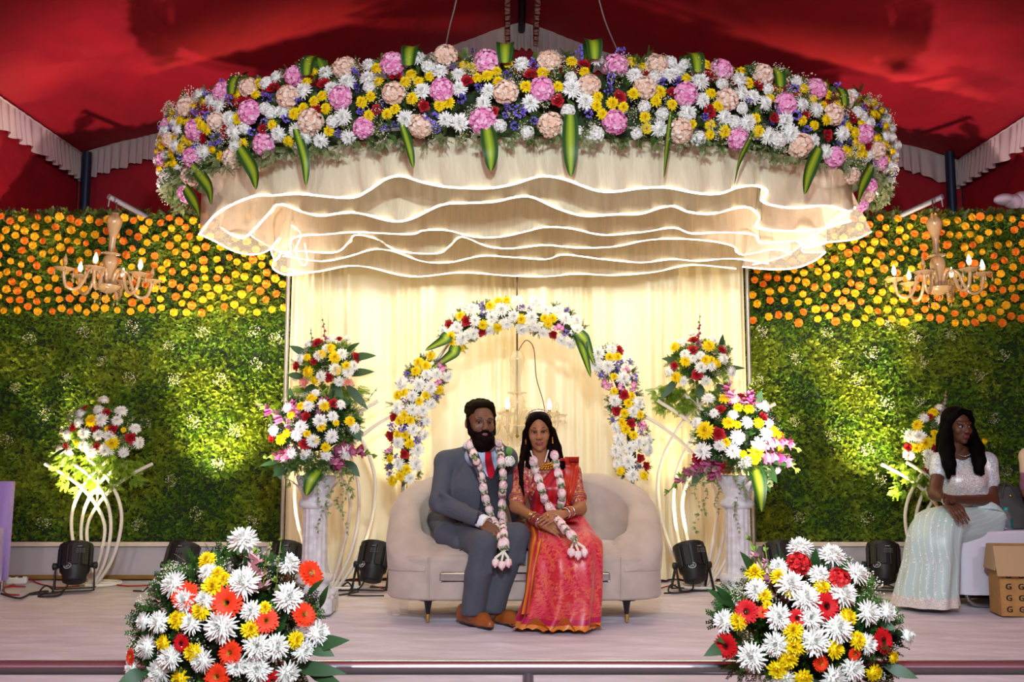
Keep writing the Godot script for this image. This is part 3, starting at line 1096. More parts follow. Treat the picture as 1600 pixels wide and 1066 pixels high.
	for q in [[380, 132], [492, 104], [645, 90], [790, 86], [925, 80], [1080, 100], [1204, 122], [1300, 150]]:
		var p0 := oval_hit(q[0], q[1] + 22, c, a, b)
		var nrm := Vector3((p0.x - c.x) / (a * a), 0, (p0.z - c.y) / (b * b)).normalized()
		dracaena(o, [p0 + nrm * 0.09, p0 + nrm * 0.07 + Vector3(0, 0.1, 0), p0 - nrm * 0.03 + Vector3(0, 0.15, 0), p0 - nrm * 0.14 + Vector3(0, 0.06, 0), p0 - nrm * 0.2 + Vector3(0, -0.1, 0)], 0.1, nrm)

func ring_bloom(o: Node, kind: String, q: Vector3, rpx: float, c: Vector2, a: float, b: float, placed: Array) -> void:
	var nrm := Vector3((q.x - c.x) / (a * a), 0, (q.z - c.y) / (b * b)).normalized()
	var s := clampf((q.y - 2.97) / 0.26, -1, 1)
	var up := (nrm + Vector3(rnd(-0.15, 0.15), s * 0.75, rnd(-0.15, 0.15))).normalized()
	var r := rpx * 1.1 / ppm(q)
	placed.append([q, r])
	bloom(o, kind, q + nrm * (0.07 * (1.0 - s * s) + rnd(-0.01, 0.015)), up, r)

# ------------------------------------------------------------------ sofa
func sofa_outline(an: float, grow := 0.0) -> Vector2:   # an from the front (0) round to the back (PI); x to the side, y towards the camera
	var c := cos(an)
	var s := sin(an)
	var n := 2.5 if c < 0 else 5.0
	var a := 0.825 + grow
	var b := 0.40 + grow
	var r := pow(pow(absf(s / a), n) + pow(absf(c / b), n), -1.0 / n)
	return Vector2(s * r, c * r)

func build_sofa() -> void:
	var o := thing("loveseat", "rounded beige velvet two-seat tub sofa with metal front strip and gold-tipped legs", "sofa", Vector3(0.075, 0, -6.3))
	var velvet := mat("velvet", "bfafa4", 0.85, {"rim_enabled": true, "rim": 0.7, "rim_tint": 0.4, "uv1_triplanar": true, "uv1_scale": Vector3(1.2, 1.2, 1.2), "albedo_texture": noise_tex(0.02, 256, false, 1.0, FastNoiseLite.TYPE_SIMPLEX_SMOOTH, 0.86, 1.0)})
	var m := Mb.new()
	# base
	var rows := []
	for lev in [[0.13, -0.03], [0.135, -0.01], [0.15, 0.0], [0.36, 0.0], [0.385, -0.012], [0.395, -0.04]]:
		var row := PackedVector3Array()
		for i in 96:
			var q := sofa_outline(TAU * i / 96, lev[1])
			row.append(Vector3(q.x, lev[0], q.y))
		rows.append(row)
	m.skin(rows, true, true)
	m.cap(rows[0])
	m.cap(rows[-1], true)
	part(o, "base", m.mesh(), velvet)
	# shell: the back and the arms in one sweep
	m = Mb.new()
	rows = []
	var n := 90
	for i in n + 1:
		var an := lerpf(0.98, TAU - 0.98, float(i) / n)
		var u := absf(an - PI) / PI        # 0 at the back, 1 at the front
		var h := lerpf(0.855, 0.385, smoothstep(0.31, 0.74, u))
		var th := lerpf(0.13, 0.25, smoothstep(0.35, 0.72, u))
		var row := PackedVector3Array()
		var qo := sofa_outline(an, 0.004)
		var qi := sofa_outline(an, -th)
		if u > 0.6:   # arms turn in towards the seat in front
			qi.x = lerpf(qi.x, signf(qi.x) * (absf(qo.x) - th), 0.5)
		var flare := 0.03 * (1.0 - u)
		var mid := (qo + qi) * 0.5
		for w in 12:
			var t := w / 11.0
			var q: Vector2
			var y: float
			if w < 3:
				q = qo * (1.0 + flare * w / 2.0)
				y = lerpf(0.30, h - th * 0.45, w / 2.0)
			elif w < 9:
				var a := PI * (w - 2.5) / 6.0
				q = mid.lerp(qo * (1.0 + flare), 0.5 + 0.5 * cos(a)) if a < PI / 2 else mid.lerp(qi, -cos(a))
				q = mid + (qo * (1.0 + flare) - mid) * maxf(cos(a), 0) + (qi - mid) * maxf(-cos(a), 0)
				y = h - th * 0.45 + th * 0.45 * sin(a)
			else:
				q = qi
				y = lerpf(h - th * 0.45, 0.36, (w - 9) / 2.0)
			row.append(Vector3(q.x, maxf(y, 0.30), q.y))
		rows.append(row)
	m.skin(rows, false, false)
	m.cap(rows[0], false)
	m.cap(rows[-1], true)
	part(o, "shell", m.mesh(), velvet)
	# channel seams on the inner back
	for an in [2.2, 2.75, TAU - 2.2, TAU - 2.75]:
		m = Mb.new()
		var q := sofa_outline(an, -0.128)
		m.tube([Vector3(q.x, 0.42, q.y), Vector3(q.x, 0.78, q.y)], 0.006, -1, 6)
		part(o, "seam", m.mesh(), velvet)
	# seat cushion
	m = Mb.new()
	rows = []
	for lev in [[0.38, -0.16], [0.40, -0.13], [0.435, -0.13], [0.455, -0.15], [0.468, -0.22], [0.472, -0.32]]:
		var row := PackedVector3Array()
		for i in 72:
			var q := sofa_outline(TAU * i / 72, lev[1])
			row.append(Vector3(q.x * 0.93, lev[0] - 0.045 * (1.0 if q.y > 0.2 else 0.6), q.y + (0.10 if q.y > 0 else 0.0)))
		rows.append(row)
	m.skin(rows, true, true)
	m.cap(rows[-1], true)
	part(o, "seat_cushion", m.mesh(), velvet)
	for s in [-1, 1]:
		m = Mb.new()
		var q := sofa_outline(0.96 * s, 0.004)
		m.tube([Vector3(0.56 * s, 0.385, 0.40), Vector3(0.56 * s, 0.25, 0.404), Vector3(0.56 * s, 0.14, 0.402)], 0.005, -1, 6)
		part(o, "seam", m.mesh(), velvet)
	m = Mb.new()
	m.box(Vector3(0.0, 0.272, 0.405), Vector3(0.99, 0.052, 0.02), 0.008)
	part(o, "metal_strip", m.mesh(), mat("steel_strip", "d6d3d0", 0.22, {"metallic": 1.0}))
	for q in [Vector3(-0.57, 0, 0.30), Vector3(0.6, 0, 0.30), Vector3(-0.36, 0, -0.25), Vector3(0.38, 0, -0.25)]:
		m = Mb.new()
		m.lathe([Vector2(0.012, 0.045), Vector2(0.024, 0.12), Vector2(0.055, 0.125), Vector2(0.055, 0.14)], 14, Transform3D(Basis.IDENTITY, q))
		var leg := part(o, "leg", m.mesh(), mat("black_lacquer", "121214", 0.35))
		m = Mb.new()
		m.lathe([Vector2(0.0095, 0.0), Vector2(0.0125, 0.046)], 14, Transform3D(Basis.IDENTITY, q))
		part(leg, "leg_tip", m.mesh(), mat("gold_tip", "d8b45a", 0.25, {"metallic": 1.0}))

# ------------------------------------------------------------------ flower arch behind the couple
func build_arch() -> void:
	var d := 7.05
	var o := thing("flower_arch", "arch of white, yellow, red and magenta flowers behind the seated couple", "flower arch")
	var segs := [
		[[704, 535, 24], [722, 512, 26], [745, 500, 25], [775, 492, 25], [808, 492, 26], [842, 496, 26], [875, 506, 26], [900, 528, 22]],
		[[690, 568, 24], [663, 595, 34], [645, 630, 34], [636, 670, 32], [633, 710, 30], [632, 752, 22]],
		[[938, 548, 22], [957, 575, 32], [973, 615, 28], [983, 655, 28], [987, 700, 30], [988, 744, 24]],
	]
	var where := []
	var tint := PackedColorArray()
	var wb := []
	for seg in segs:
		var pts := []
		for q in seg:
			pts.append(Vector3(q[0], q[1], q[2]))
		var cv := curve(pts, 60)
		var placed := []
		for t in 2600:
			var k: int = rng.randi() % 61
			var q: Vector3 = cv[k]
			var dir: Vector3 = (cv[mini(k + 1, 60)] - cv[maxi(k - 1, 0)])
			var side := Vector2(-dir.y, dir.x).normalized()
			var off := rnd(-1, 1)
			var px := q.x + side.x * off * q.z * 0.84
			var py := q.y + side.y * off * q.z * 0.84
			if t < 150:
				where.append(frame(at(px, py, d + 0.03), Vector3(side.x * off, -side.y * off, 0.7) + Vector3(rnd(-1, 1), rnd(-1, 1), 0) * 0.5, rnd(0, TAU), rnd(0.035, 0.06)))
				tint.append(lin("2b4a1a").lerp(lin("6a8434"), rnd(0, 1)))
				if t % 6 == 0:
					wb.append(where[-1])
			var f := rnd(0, 1)
			var kind := "mw" if f < 0.52 else "my" if f < 0.70 else "rr" if f < 0.78 else "st" if f < 0.88 else "om"
			var r := rnd(9, 13) if kind == "mw" else rnd(6.5, 9) if kind == "my" else rnd(7, 9) if kind == "rr" else rnd(6, 9) if kind == "st" else rnd(8, 12)
			var ok := true
			for w in placed:
				if Vector2(w.x - px, w.y - py).length() < (w.z + r) * 0.68:
					ok = false
					break
			if ok:
				placed.append(Vector3(px, py, r))
				bloom(o, kind, at(px, py, d - 0.10 * sqrt(1.0 - off * off)), Vector3(side.x * off * 0.8, -side.y * off * 0.8, 1.0) + Vector3(rnd(-0.2, 0.2), rnd(-0.2, 0.2), 0), r / ppm(at(px, py, d)))
		# the foam sleeve of each section
		var m := Mb.new()
		var path := []
		for q in cv:
			path.append(at(q.x, q.y, d + 0.02))
		m.tube(path, 0.03, -1, 8)
		part(o, "foam_sleeve", m.mesh(), mat("foam", "2c3a1e", 0.9))
	scatter(o, "fern_leaves", sprig_mesh(), leaf_mat(), where, tint)
	scatter(o, "babys_breath_flowers", breath_mesh(), petal_mat(), wb)
	# frame
	var m := Mb.new()
	var path := [at(628, 900, d + 0.06), at(630, 752, d + 0.05), at(640, 650, d + 0.05), at(668, 590, d + 0.05), at(706, 532, d + 0.05), at(755, 497, d + 0.05), at(808, 490, d + 0.05), at(860, 500, d + 0.05), at(905, 532, d + 0.05), at(945, 565, d + 0.05), at(975, 625, d + 0.05), at(988, 744, d + 0.05), at(990, 900, d + 0.05)]
	path[0].y = 0.0
	path[12].y = 0.0
	m.tube(curve(path, 60), 0.012, -1, 8)
	part(o, "frame", m.mesh(), mat("frame_metal", "b6b2ae"))
	for q in [[700, 522, 690, 534, 664, 548, 12], [712, 540, 704, 556, 672, 578, 13], [898, 515, 916, 536, 930, 574, 14], [900, 520, 912, 550, 923, 590, 13]]:
		dracaena(o, [at(q[0], q[1], d - 0.09), at((q[0] + q[2]) * 0.5 + 2, (q[1] + q[3]) * 0.5, d - 0.13), at(q[2], q[3], d - 0.13), at(q[4], q[5], d - 0.08)], 0.085, Vector3(0.2, 0.3, 1))

# ------------------------------------------------------------------ bouquets
func bouquet(called: String, label: String, group: String, cx: float, cy: float, rx: float, ry: float, d: float, bulge: float, lists: Dictionary, ferns: int, fern_size: float, breath: int, spikes := [], leaves := [], greens := ["1f3d16", "34601f", "4d7a2a"]) -> Node3D:
	var o := thing(called, label, "flower arrangement", Vector3.ZERO, group)
	for kind in lists:
		for q in lists[kind]:
			var ux := clampf((q[0] - cx) / rx, -1.15, 1.15)
			var uy := clampf((cy - q[1]) / ry, -1.15, 1.15)
			var k := sqrt(maxf(0.0, 1.0 - (ux * ux + uy * uy) * 0.8))
			var p := at(q[0], q[1], d - bulge * k)
			var up := Vector3(ux * 0.95, uy * 0.9 + 0.18, 0.25 + k).normalized() + Vector3(rnd(-0.2, 0.2), rnd(-0.2, 0.2), rnd(-0.1, 0.1))
			bloom(o, kind, p, up, q[2] * 1.16 / ppm(p))
	var c := at(cx, cy, d)
	var s := ppm(c)
	filling(o, c, Vector3(rx / s, ry / s, bulge), ferns, fern_size, greens, breath)
	var m := Mb.new()
	m.ball(c, Vector3(rx / s * 0.55, ry / s * 0.6, bulge * 0.6), 12, 8)
	part(o, "foam_core", m.mesh(), mat("foam", "2c3a1e", 0.9))
	for q in spikes:   # [px0, py0, px1, py1, px2, py2, colour]
		gladiolus(o, [at(q[0], q[1], d - bulge * 0.5), at(q[2], q[3], d - bulge * 0.7), at(q[4], q[5], d - bulge * 0.6)], q[6], 9 if q.size() < 8 else q[7], 9.5 / s if q.size() < 9 else q[8] / s)
	for q in leaves:   # [px0, py0, px1, py1, width px, kind]
		var a := at(q[0], q[1], d - bulge * 0.55)
		var b := at(q[2], q[3], d - bulge * 0.75)
		if q[5] == "v":
			dracaena(o, [a, a.lerp(b, 0.5) + Vector3(0, 0.02, 0.05), b], q[4] / s, Vector3(0.1, 0.2, 1))
		else:
			broad_leaf(o, a, b - a, Vector3(rnd(-0.3, 0.3), 0.4, 1), (b - a).length(), q[4] / s, "183818", "2c5626", -0.05)
	return o

func build_bouquets() -> void:
	# two big arrangements on pedestals before the stage
	bouquet("flower_bouquet", "large arrangement with orange gerberas before the stage rail, in front of the two stage lights", "arrangements before the stage", 355, 990, 165, 150, 3.4, 0.26, {
		"mw": [[380, 845, 22], [450, 882, 18], [380, 912, 23], [272, 914, 19], [290, 939, 17], [322, 937, 16], [450, 934, 21], [392, 955, 15], [346, 979, 24], [300, 974, 16], [248, 972, 16], [225, 971, 13], [230, 1011, 18], [266, 1027, 18], [250, 1049, 19],
			[316, 1032, 18], [402, 1010, 20], [431, 1011, 19], [402, 1045, 20], [496, 990, 18], [474, 1017, 16], [449, 1052, 18], [370, 1040, 16], [208, 1042, 13], [325, 895, 14], [350, 1085, 20], [300, 1085, 20], [420, 1088, 20]],
		"my": [[324, 876, 13], [333, 917, 16], [340, 897, 11], [351, 905, 10], [315, 954, 15], [278, 969, 14], [392, 984, 14], [256, 1005, 12], [302, 1020, 14], [462, 1000, 12], [282, 1061, 14], [414, 950, 9]],
		"go": [[355, 942, 23], [485, 897, 21], [289, 930, 20], [416, 970, 18], [474, 961, 18], [360, 1020, 18], [340, 1057, 19], [205, 1027, 13]],
		"gr": [[284, 1005, 13], [425, 1064, 14], [303, 952, 8]],
	}, 340, 0.06, 46, [[400, 930, 398, 890, 396, 862, "f2b6bd", 7, 13.0], [430, 930, 435, 880, 440, 838, "8fae45", 6, 6.0], [410, 930, 416, 870, 425, 850, "9db84a", 6, 6.0]],
	[[470, 1000, 522, 1025, 26, "l"], [470, 1010, 545, 1000, 24, "l"], [500, 950, 512, 915, 12, "l"], [480, 930, 505, 905, 10, "l"], [440, 900, 442, 850, 12, "l"], [390, 900, 384, 858, 12, "l"], [330, 900, 306, 880, 14, "l"], [450, 1040, 540, 1052, 22, "l"], [480, 1050, 530, 1066, 18, "l"],
		[230, 1050, 185, 1066, 22, "l"], [280, 960, 262, 945, 12, "l"], [430, 975, 452, 960, 20, "l"], [425, 990, 446, 975, 18, "l"], [300, 990, 318, 1000, 16, "l"]])
	bouquet("flower_bouquet", "large arrangement with red gerberas before the stage rail, nearer the woman in pale sari", "arrangements before the stage", 1260, 990, 160, 140, 3.4, 0.26, {
		"mw": [[1250, 857, 18], [1300, 869, 19], [1235, 914, 21], [1280, 900, 16], [1315, 927, 22], [1259, 935, 21], [1182, 922, 16], [1217, 964, 19], [1267, 965, 18], [1309, 982, 21], [1272, 1002, 22], [1212, 1007, 18], [1175, 1027, 21], [1356, 957, 18], [1385, 956, 15],
			[1416, 994, 15], [1355, 1007, 15], [1332, 1045, 18], [1302, 1061, 20], [1132, 971, 16], [1337, 897, 18], [1225, 1061, 16], [1217, 886, 13], [1200, 1090, 20], [1330, 1090, 20]],
		"my": [[1180, 895, 14], [1217, 902, 12], [1194, 931, 11], [1235, 925, 9], [1284, 917, 12], [1154, 971, 13], [1324, 965, 14], [1239, 986, 15], [1241, 1010, 15], [1232, 1030, 14], [1215, 1047, 14], [1304, 1015, 14], [1339, 1001, 13], [1365, 1051, 13], [1255, 1060, 14], [1395, 1027, 9], [1199, 946, 7]],
		"gr": [[1167, 956, 17], [1135, 1009, 18], [1379, 1001, 18], [1290, 947, 20], [1245, 966, 13]],
		"rc": [[1247, 882, 17], [1310, 907, 17]],
		"go": [[1192, 957, 9], [1282, 1037, 12], [1335, 1022, 10]],
	}, 320, 0.06, 46, [[1215, 950, 1192, 890, 1166, 832, "f0b9c6", 8, 10.0], [1230, 950, 1205, 905, 1195, 850, "eab0c4", 7, 8.0]],
	[[1180, 900, 1158, 862, 16, "l"], [1270, 900, 1275, 858, 16, "l"], [1150, 950, 1105, 920, 14, "l"], [1145, 945, 1118, 915, 12, "l"], [1300, 910, 1312, 885, 14, "l"], [1150, 1000, 1100, 1025, 22, "l"], [1160, 1000, 1120, 1000, 20, "l"], [1370, 970, 1400, 985, 16, "l"], [1380, 1040, 1435, 1060, 18, "l"],
		[1210, 985, 1190, 975, 18, "l"], [1330, 990, 1350, 975, 18, "l"], [1240, 1060, 1290, 1075, 24, "l"]])
	for s in 2:
		var c := at(355 if s == 0 else 1260, 1000, 3.4)
		var m := Mb.new()
		m.lathe([Vector2(0.16, -0.61), Vector2(0.16, -0.58), Vector2(0.05, -0.55), Vector2(0.045, -0.2), Vector2(0.10, c.y - 0.2), Vector2(0.14, c.y - 0.1)], 20, Transform3D(Basis.IDENTITY, Vector3(c.x, 0, c.z)))
		piece("flower_pedestal", m.mesh(), mat("white_paint", "e8e4e0", 0.5), "white pedestal under the arrangement with %s gerberas" % ("orange" if s == 0 else "red"), "pedestal", "pedestals before the stage")
	# on the two columns
	column(at(493, 800, 6.35).x, "by the sofa arm on the groom's side")
	column(at(1152, 800, 6.35).x, "by the sofa arm on the bride's side")
	var pink := "c2407f"
	var on_a := bouquet("flower_bouquet", "mixed arrangement with pink gladiolus on the white column on the groom's side", "arrangements on columns", 493, 668, 82, 62, 6.33, 0.2, {
		"mw": [[482, 635, 9], [471, 667, 10], [500, 658, 10], [518, 682, 10], [489, 689, 10], [457, 708, 9], [480, 712, 11], [439, 714, 8], [541, 707, 11], [428, 673, 8], [464, 680, 9], [451, 637, 8], [532, 633, 8], [554, 669, 8], [520, 651, 8], [493, 615, 7], [510, 712, 8], [505, 632, 8]],
		"my": [[487, 623, 8], [471, 635, 7], [507, 635, 8], [439, 687, 8], [455, 649, 6], [547, 659, 8], [502, 667, 7], [493, 688, 6], [509, 699, 7], [525, 661, 5], [480, 678, 6], [448, 677, 6]],
		"rr": [[521, 631, 8], [478, 651, 7], [476, 694, 8], [425, 685, 7], [561, 703, 8]],
	}, 300, 0.055, 20, [[470, 680, 430, 650, 398, 626, pink], [470, 705, 445, 710, 412, 716, pink], [520, 700, 550, 705, 590, 712, pink], [500, 660, 505, 635, 508, 608, pink], [515, 710, 528, 725, 536, 738, pink], [470, 660, 460, 640, 452, 622, pink], [540, 660, 570, 630, 590, 606, "7a8a45", 7, 3.5]],
	[[500, 735, 478, 775, 22, "v"], [540, 720, 562, 745, 16, "l"], [450, 730, 425, 745, 14, "l"], [440, 720, 405, 728, 8, "l"], [520, 640, 552, 625, 14, "l"], [460, 640, 452, 605, 14, "l"], [430, 725, 440, 750, 12, "l"], [540, 650, 565, 690, 20, "l"]])
	var on_b := bouquet("flower_bouquet", "mixed arrangement with pink gladiolus on the white column on the bride's side", "arrangements on columns", 1150, 678, 80, 66, 6.33, 0.2, {
		"mw": [[1107, 624, 10], [1147, 625, 9], [1167, 660, 9], [1152, 683, 11], [1145, 705, 11], [1125, 696, 9], [1185, 695, 11], [1163, 723, 11], [1098, 705, 13], [1192, 635, 11], [1197, 678, 10], [1213, 734, 8], [1089, 660, 8], [1145, 649, 8], [1201, 662, 8], [1116, 646, 7]],
		"my": [[1102, 673, 13], [1138, 661, 9], [1132, 624, 8], [1170, 640, 8], [1153, 637, 7], [1185, 661, 8], [1208, 674, 8], [1218, 682, 8], [1181, 707, 12], [1134, 691, 7], [1179, 718, 8], [1152, 664, 6], [1219, 700, 6], [1161, 710, 6]],
		"rr": [[1126, 640, 7], [1122, 678, 10], [1192, 651, 7], [1090, 718, 9], [1134, 731, 9], [1158, 620, 7]],
	}, 300, 0.055, 20, [[1150, 640, 1140, 615, 1132, 586, pink], [1165, 640, 1170, 625, 1172, 600, pink], [1110, 720, 1075, 740, 1038, 775, pink], [1120, 730, 1085, 735, 1060, 745, pink], [1190, 710, 1220, 715, 1248, 738, pink], [1190, 690, 1222, 690, 1250, 704, pink], [1125, 720, 1118, 740, 1108, 752, pink]],
	[[1175, 720, 1190, 800, 24, "v"], [1190, 720, 1215, 755, 18, "l"], [1100, 730, 1080, 760, 14, "l"], [1180, 640, 1190, 610, 14, "l"], [1110, 660, 1088, 655, 14, "l"], [1180, 730, 1205, 770, 18, "l"], [1200, 720, 1235, 728, 8, "l"]])
	for s in 2:
		var cx := 493.0 if s == 0 else 1150.0
		var where := []
		var tint := PackedColorArray()
		for i in 170:   # green skirt over the capital and trailing sprigs
			var an := rnd(0, TAU)
			var f := rnd(0, 1)
			var q := at(cx, 722, 6.33) + Vector3(cos(an) * 0.19 * (0.6 + 0.4 * f), 0.05 - f * 0.10, sin(an) * 0.15)
			where.append(frame(q, Vector3(cos(an), rnd(-0.9, 0.2), sin(an)), rnd(0, TAU), rnd(0.035, 0.06)))
			tint.append(lin("2c5220").lerp(lin("5f8436"), rnd(0, 1)))
		for k in 7:
			var x0: float = [475, 500, 512, 532, 538, 548, 450][k] + (0.0 if s == 0 else 658.0)
			if s == 1:
				x0 = [1075, 1090, 1102, 1120, 1150, 1165, 1200][k]
			var y1: float = [765, 830, 800, 800, 830, 775, 760][k]
			for i in 16:
				var f := i / 15.0
				var q := at(x0 + 4.0 * sin(i * 0.7 + k), lerpf(730, y1, f), 6.18)
				where.append(frame(q, Vector3(rnd(-1, 1), -0.7, rnd(-0.5, 0.8)), rnd(0, TAU), rnd(0.016, 0.03)))
				tint.append(lin("5f7f3c").lerp(lin("9aab72"), rnd(0, 1)))
		scatter(on_a if s == 0 else on_b, "trailing_leaves", sprig_mesh(), leaf_mat(), where, tint)
	# curved tube stands with arrangements on top
	var hall := "curved tube flower stands"
	tube_stand(on_floor(146, 914), 1.0, 1.2, "white stand of crossing curved tubes between two stage lights, near the purple chair", hall)
	tube_stand(on_floor(520, 918), 1.5, 1.65, "white stand of crossing curved tubes behind the column on the groom's side", hall)
	tube_stand(on_floor(1096, 918), 1.5, 1.65, "white stand of crossing curved tubes behind the column on the bride's side", hall)
	tube_stand(on_floor(1464, 914), 1.0, 1.2, "white stand of crossing curved tubes behind the woman in pale sari", hall)
	var bright := ["6b8a1c", "86a32a", "4f7a1e"]
	var grp := "arrangements on tube stands"
	var fd := -on_floor(146, 914).z
	bouquet("flower_bouquet", "white and red arrangement on the stand between two stage lights, near the purple chair", grp, 155, 676, 68, 48, fd, 0.17, {
		"mw": [[162, 626, 8], [154, 641, 8], [189, 643, 9], [183, 658, 8], [127, 647, 8], [124, 661, 8], [159, 656, 10], [132, 678, 9], [154, 680, 8], [171, 681, 9], [106, 680, 8], [132, 697, 9], [144, 706, 10], [166, 703, 11], [193, 707, 8], [216, 692, 9], [211, 670, 8], [95, 703, 8], [109, 706, 8]],
		"my": [[144, 658, 10], [120, 693, 5], [175, 692, 10], [193, 672, 4], [124, 677, 4], [168, 671, 5]],
		"rr": [[133, 639, 7], [166, 645, 6], [175, 671, 8], [114, 668, 6], [149, 670, 6], [104, 698, 6], [151, 697, 6], [204, 685, 8]],
	}, 150, 0.06, 30, [], [[105, 700, 74, 718, 6, "l"], [200, 660, 240, 660, 5, "l"]], bright)
	hanging_fern(at(155, 720, fd), 0.32, 0.3, "bright asparagus fern hanging under the flowers of the stand near the purple chair")
	bouquet("flower_bouquet", "white, yellow and red arrangement above the column on the groom's side", grp, 512, 568, 56, 40, 7.45, 0.17, {
		"mw": [[518, 530, 8], [534, 554, 9], [543, 530, 7], [482, 538, 7], [471, 561, 8], [523, 577, 9], [498, 556, 8], [543, 581, 9], [552, 572, 8], [502, 588, 8], [510, 545, 7], [462, 590, 7], [530, 596, 8]],
		"my": [[516, 545, 8], [523, 559, 9], [482, 581, 9], [502, 554, 7], [541, 572, 7], [525, 579, 8], [480, 559, 6], [491, 595, 6]],
		"rr": [[496, 536, 8], [530, 530, 6], [464, 572, 8], [557, 559, 8], [514, 590, 7], [490, 565, 6]],
		"rp": [[543, 599, 8], [475, 597, 9]],
	}, 170, 0.06, 26, [[510, 545, 507, 520, 504, 497, "c2407f", 8, 4.0], [490, 545, 487, 528, 485, 512, "7a8a45", 5, 3.0]],
	[[545, 560, 588, 555, 14, "l"], [540, 550, 562, 535, 9, "l"], [480, 555, 452, 540, 12, "l"], [540, 585, 585, 580, 14, "l"], [475, 590, 448, 585, 12, "l"], [520, 600, 535, 625, 16, "l"], [490, 600, 475, 625, 16, "l"], [540, 600, 575, 640, 14, "l"]], bright)
	bouquet("flower_bouquet", "white, yellow and red arrangement above the column on the bride's side", grp, 1096, 570, 60, 42, 7.45, 0.17, {
		"mw": [[1080, 523, 8], [1113, 532, 8], [1129, 561, 9], [1095, 574, 9], [1111, 572, 8], [1071, 554, 8], [1102, 595, 8], [1143, 581, 8], [1046, 581, 7], [1064, 536, 7], [1082, 561, 7], [1068, 595, 7], [1136, 600, 8], [1094, 556, 7]],
		"my": [[1055, 543, 8], [1107, 541, 9], [1071, 565, 8], [1102, 563, 8], [1057, 590, 8], [1120, 568, 7], [1111, 563, 6]],
		"rr": [[1084, 532, 8], [1083, 547, 8], [1054, 572, 6], [1089, 586, 8], [1128, 547, 7]],
	}, 170, 0.06, 26, [[1092, 545, 1092, 520, 1094, 490, "c2407f", 9, 4.5]],
	[[1060, 590, 1032, 625, 12, "l"], [1130, 575, 1165, 575, 8, "l"], [1060, 565, 1034, 560, 10, "l"], [1095, 600, 1094, 625, 12, "l"], [1125, 545, 1130, 522, 8, "l"], [1120, 600, 1140, 620, 14, "l"]], bright)
	hanging_fern(at(1075, 615, 7.55), 0.25, 0.22, "bright asparagus fern hanging under the flowers above the column on the bride's side")
	hanging_fern(at(515, 612, 7.55), 0.25, 0.22, "bright asparagus fern hanging under the flowers above the column on the groom's side")
	bouquet("flower_bouquet", "white, yellow and red arrangement behind the woman in pale sari", grp, 1468, 690, 62, 52, fd, 0.17, {
		"mw": [[1468, 638, 7], [1444, 654, 7], [1423, 681, 9], [1437, 683, 10], [1420, 711, 8], [1470, 657, 8], [1451, 709, 8], [1454, 725, 9], [1490, 650, 8], [1500, 670, 8]],
		"my": [[1458, 645, 7], [1434, 665, 8], [1446, 692, 10], [1432, 700, 7], [1461, 689, 6], [1460, 678, 6], [1536, 690, 7], [1515, 660, 7]],
		"rr": [[1453, 651, 5], [1419, 699, 6], [1460, 702, 7], [1449, 732, 5]],
	}, 150, 0.06, 26, [[1472, 650, 1476, 630, 1478, 610, "c9a0c0", 7, 4.0]], [], bright)
	hanging_fern(at(1455, 735, fd), 0.3, 0.26, "bright asparagus fern hanging under the flowers behind the woman in pale sari")

func hanging_fern(c: Vector3, w: float, h: float, label: String) -> void:
	var where := []
	var tint := PackedColorArray()
	for i in 130:
		var an := rnd(0, TAU)
		var rr := sqrt(rnd(0, 1))
		var q := c + Vector3(cos(an) * rr * w, 0.06 - rnd(0, h) * (0.35 + 0.65 * absf(sin(an * 2.0 + 1.0))), sin(an) * rr * 0.16)
		where.append(frame(q, Vector3(cos(an) * rr, -0.8, sin(an)), rnd(0, TAU), rnd(0.045, 0.08)))
		tint.append(lin("6f961e").lerp(lin("9ab531"), rnd(0, 1)))
	var o := scatter(self, "hanging_fern_foliage", sprig_mesh(), leaf_mat(), where, tint)
	o.name = numbered("hanging_fern_foliage")
	tag(o, label, "foliage")

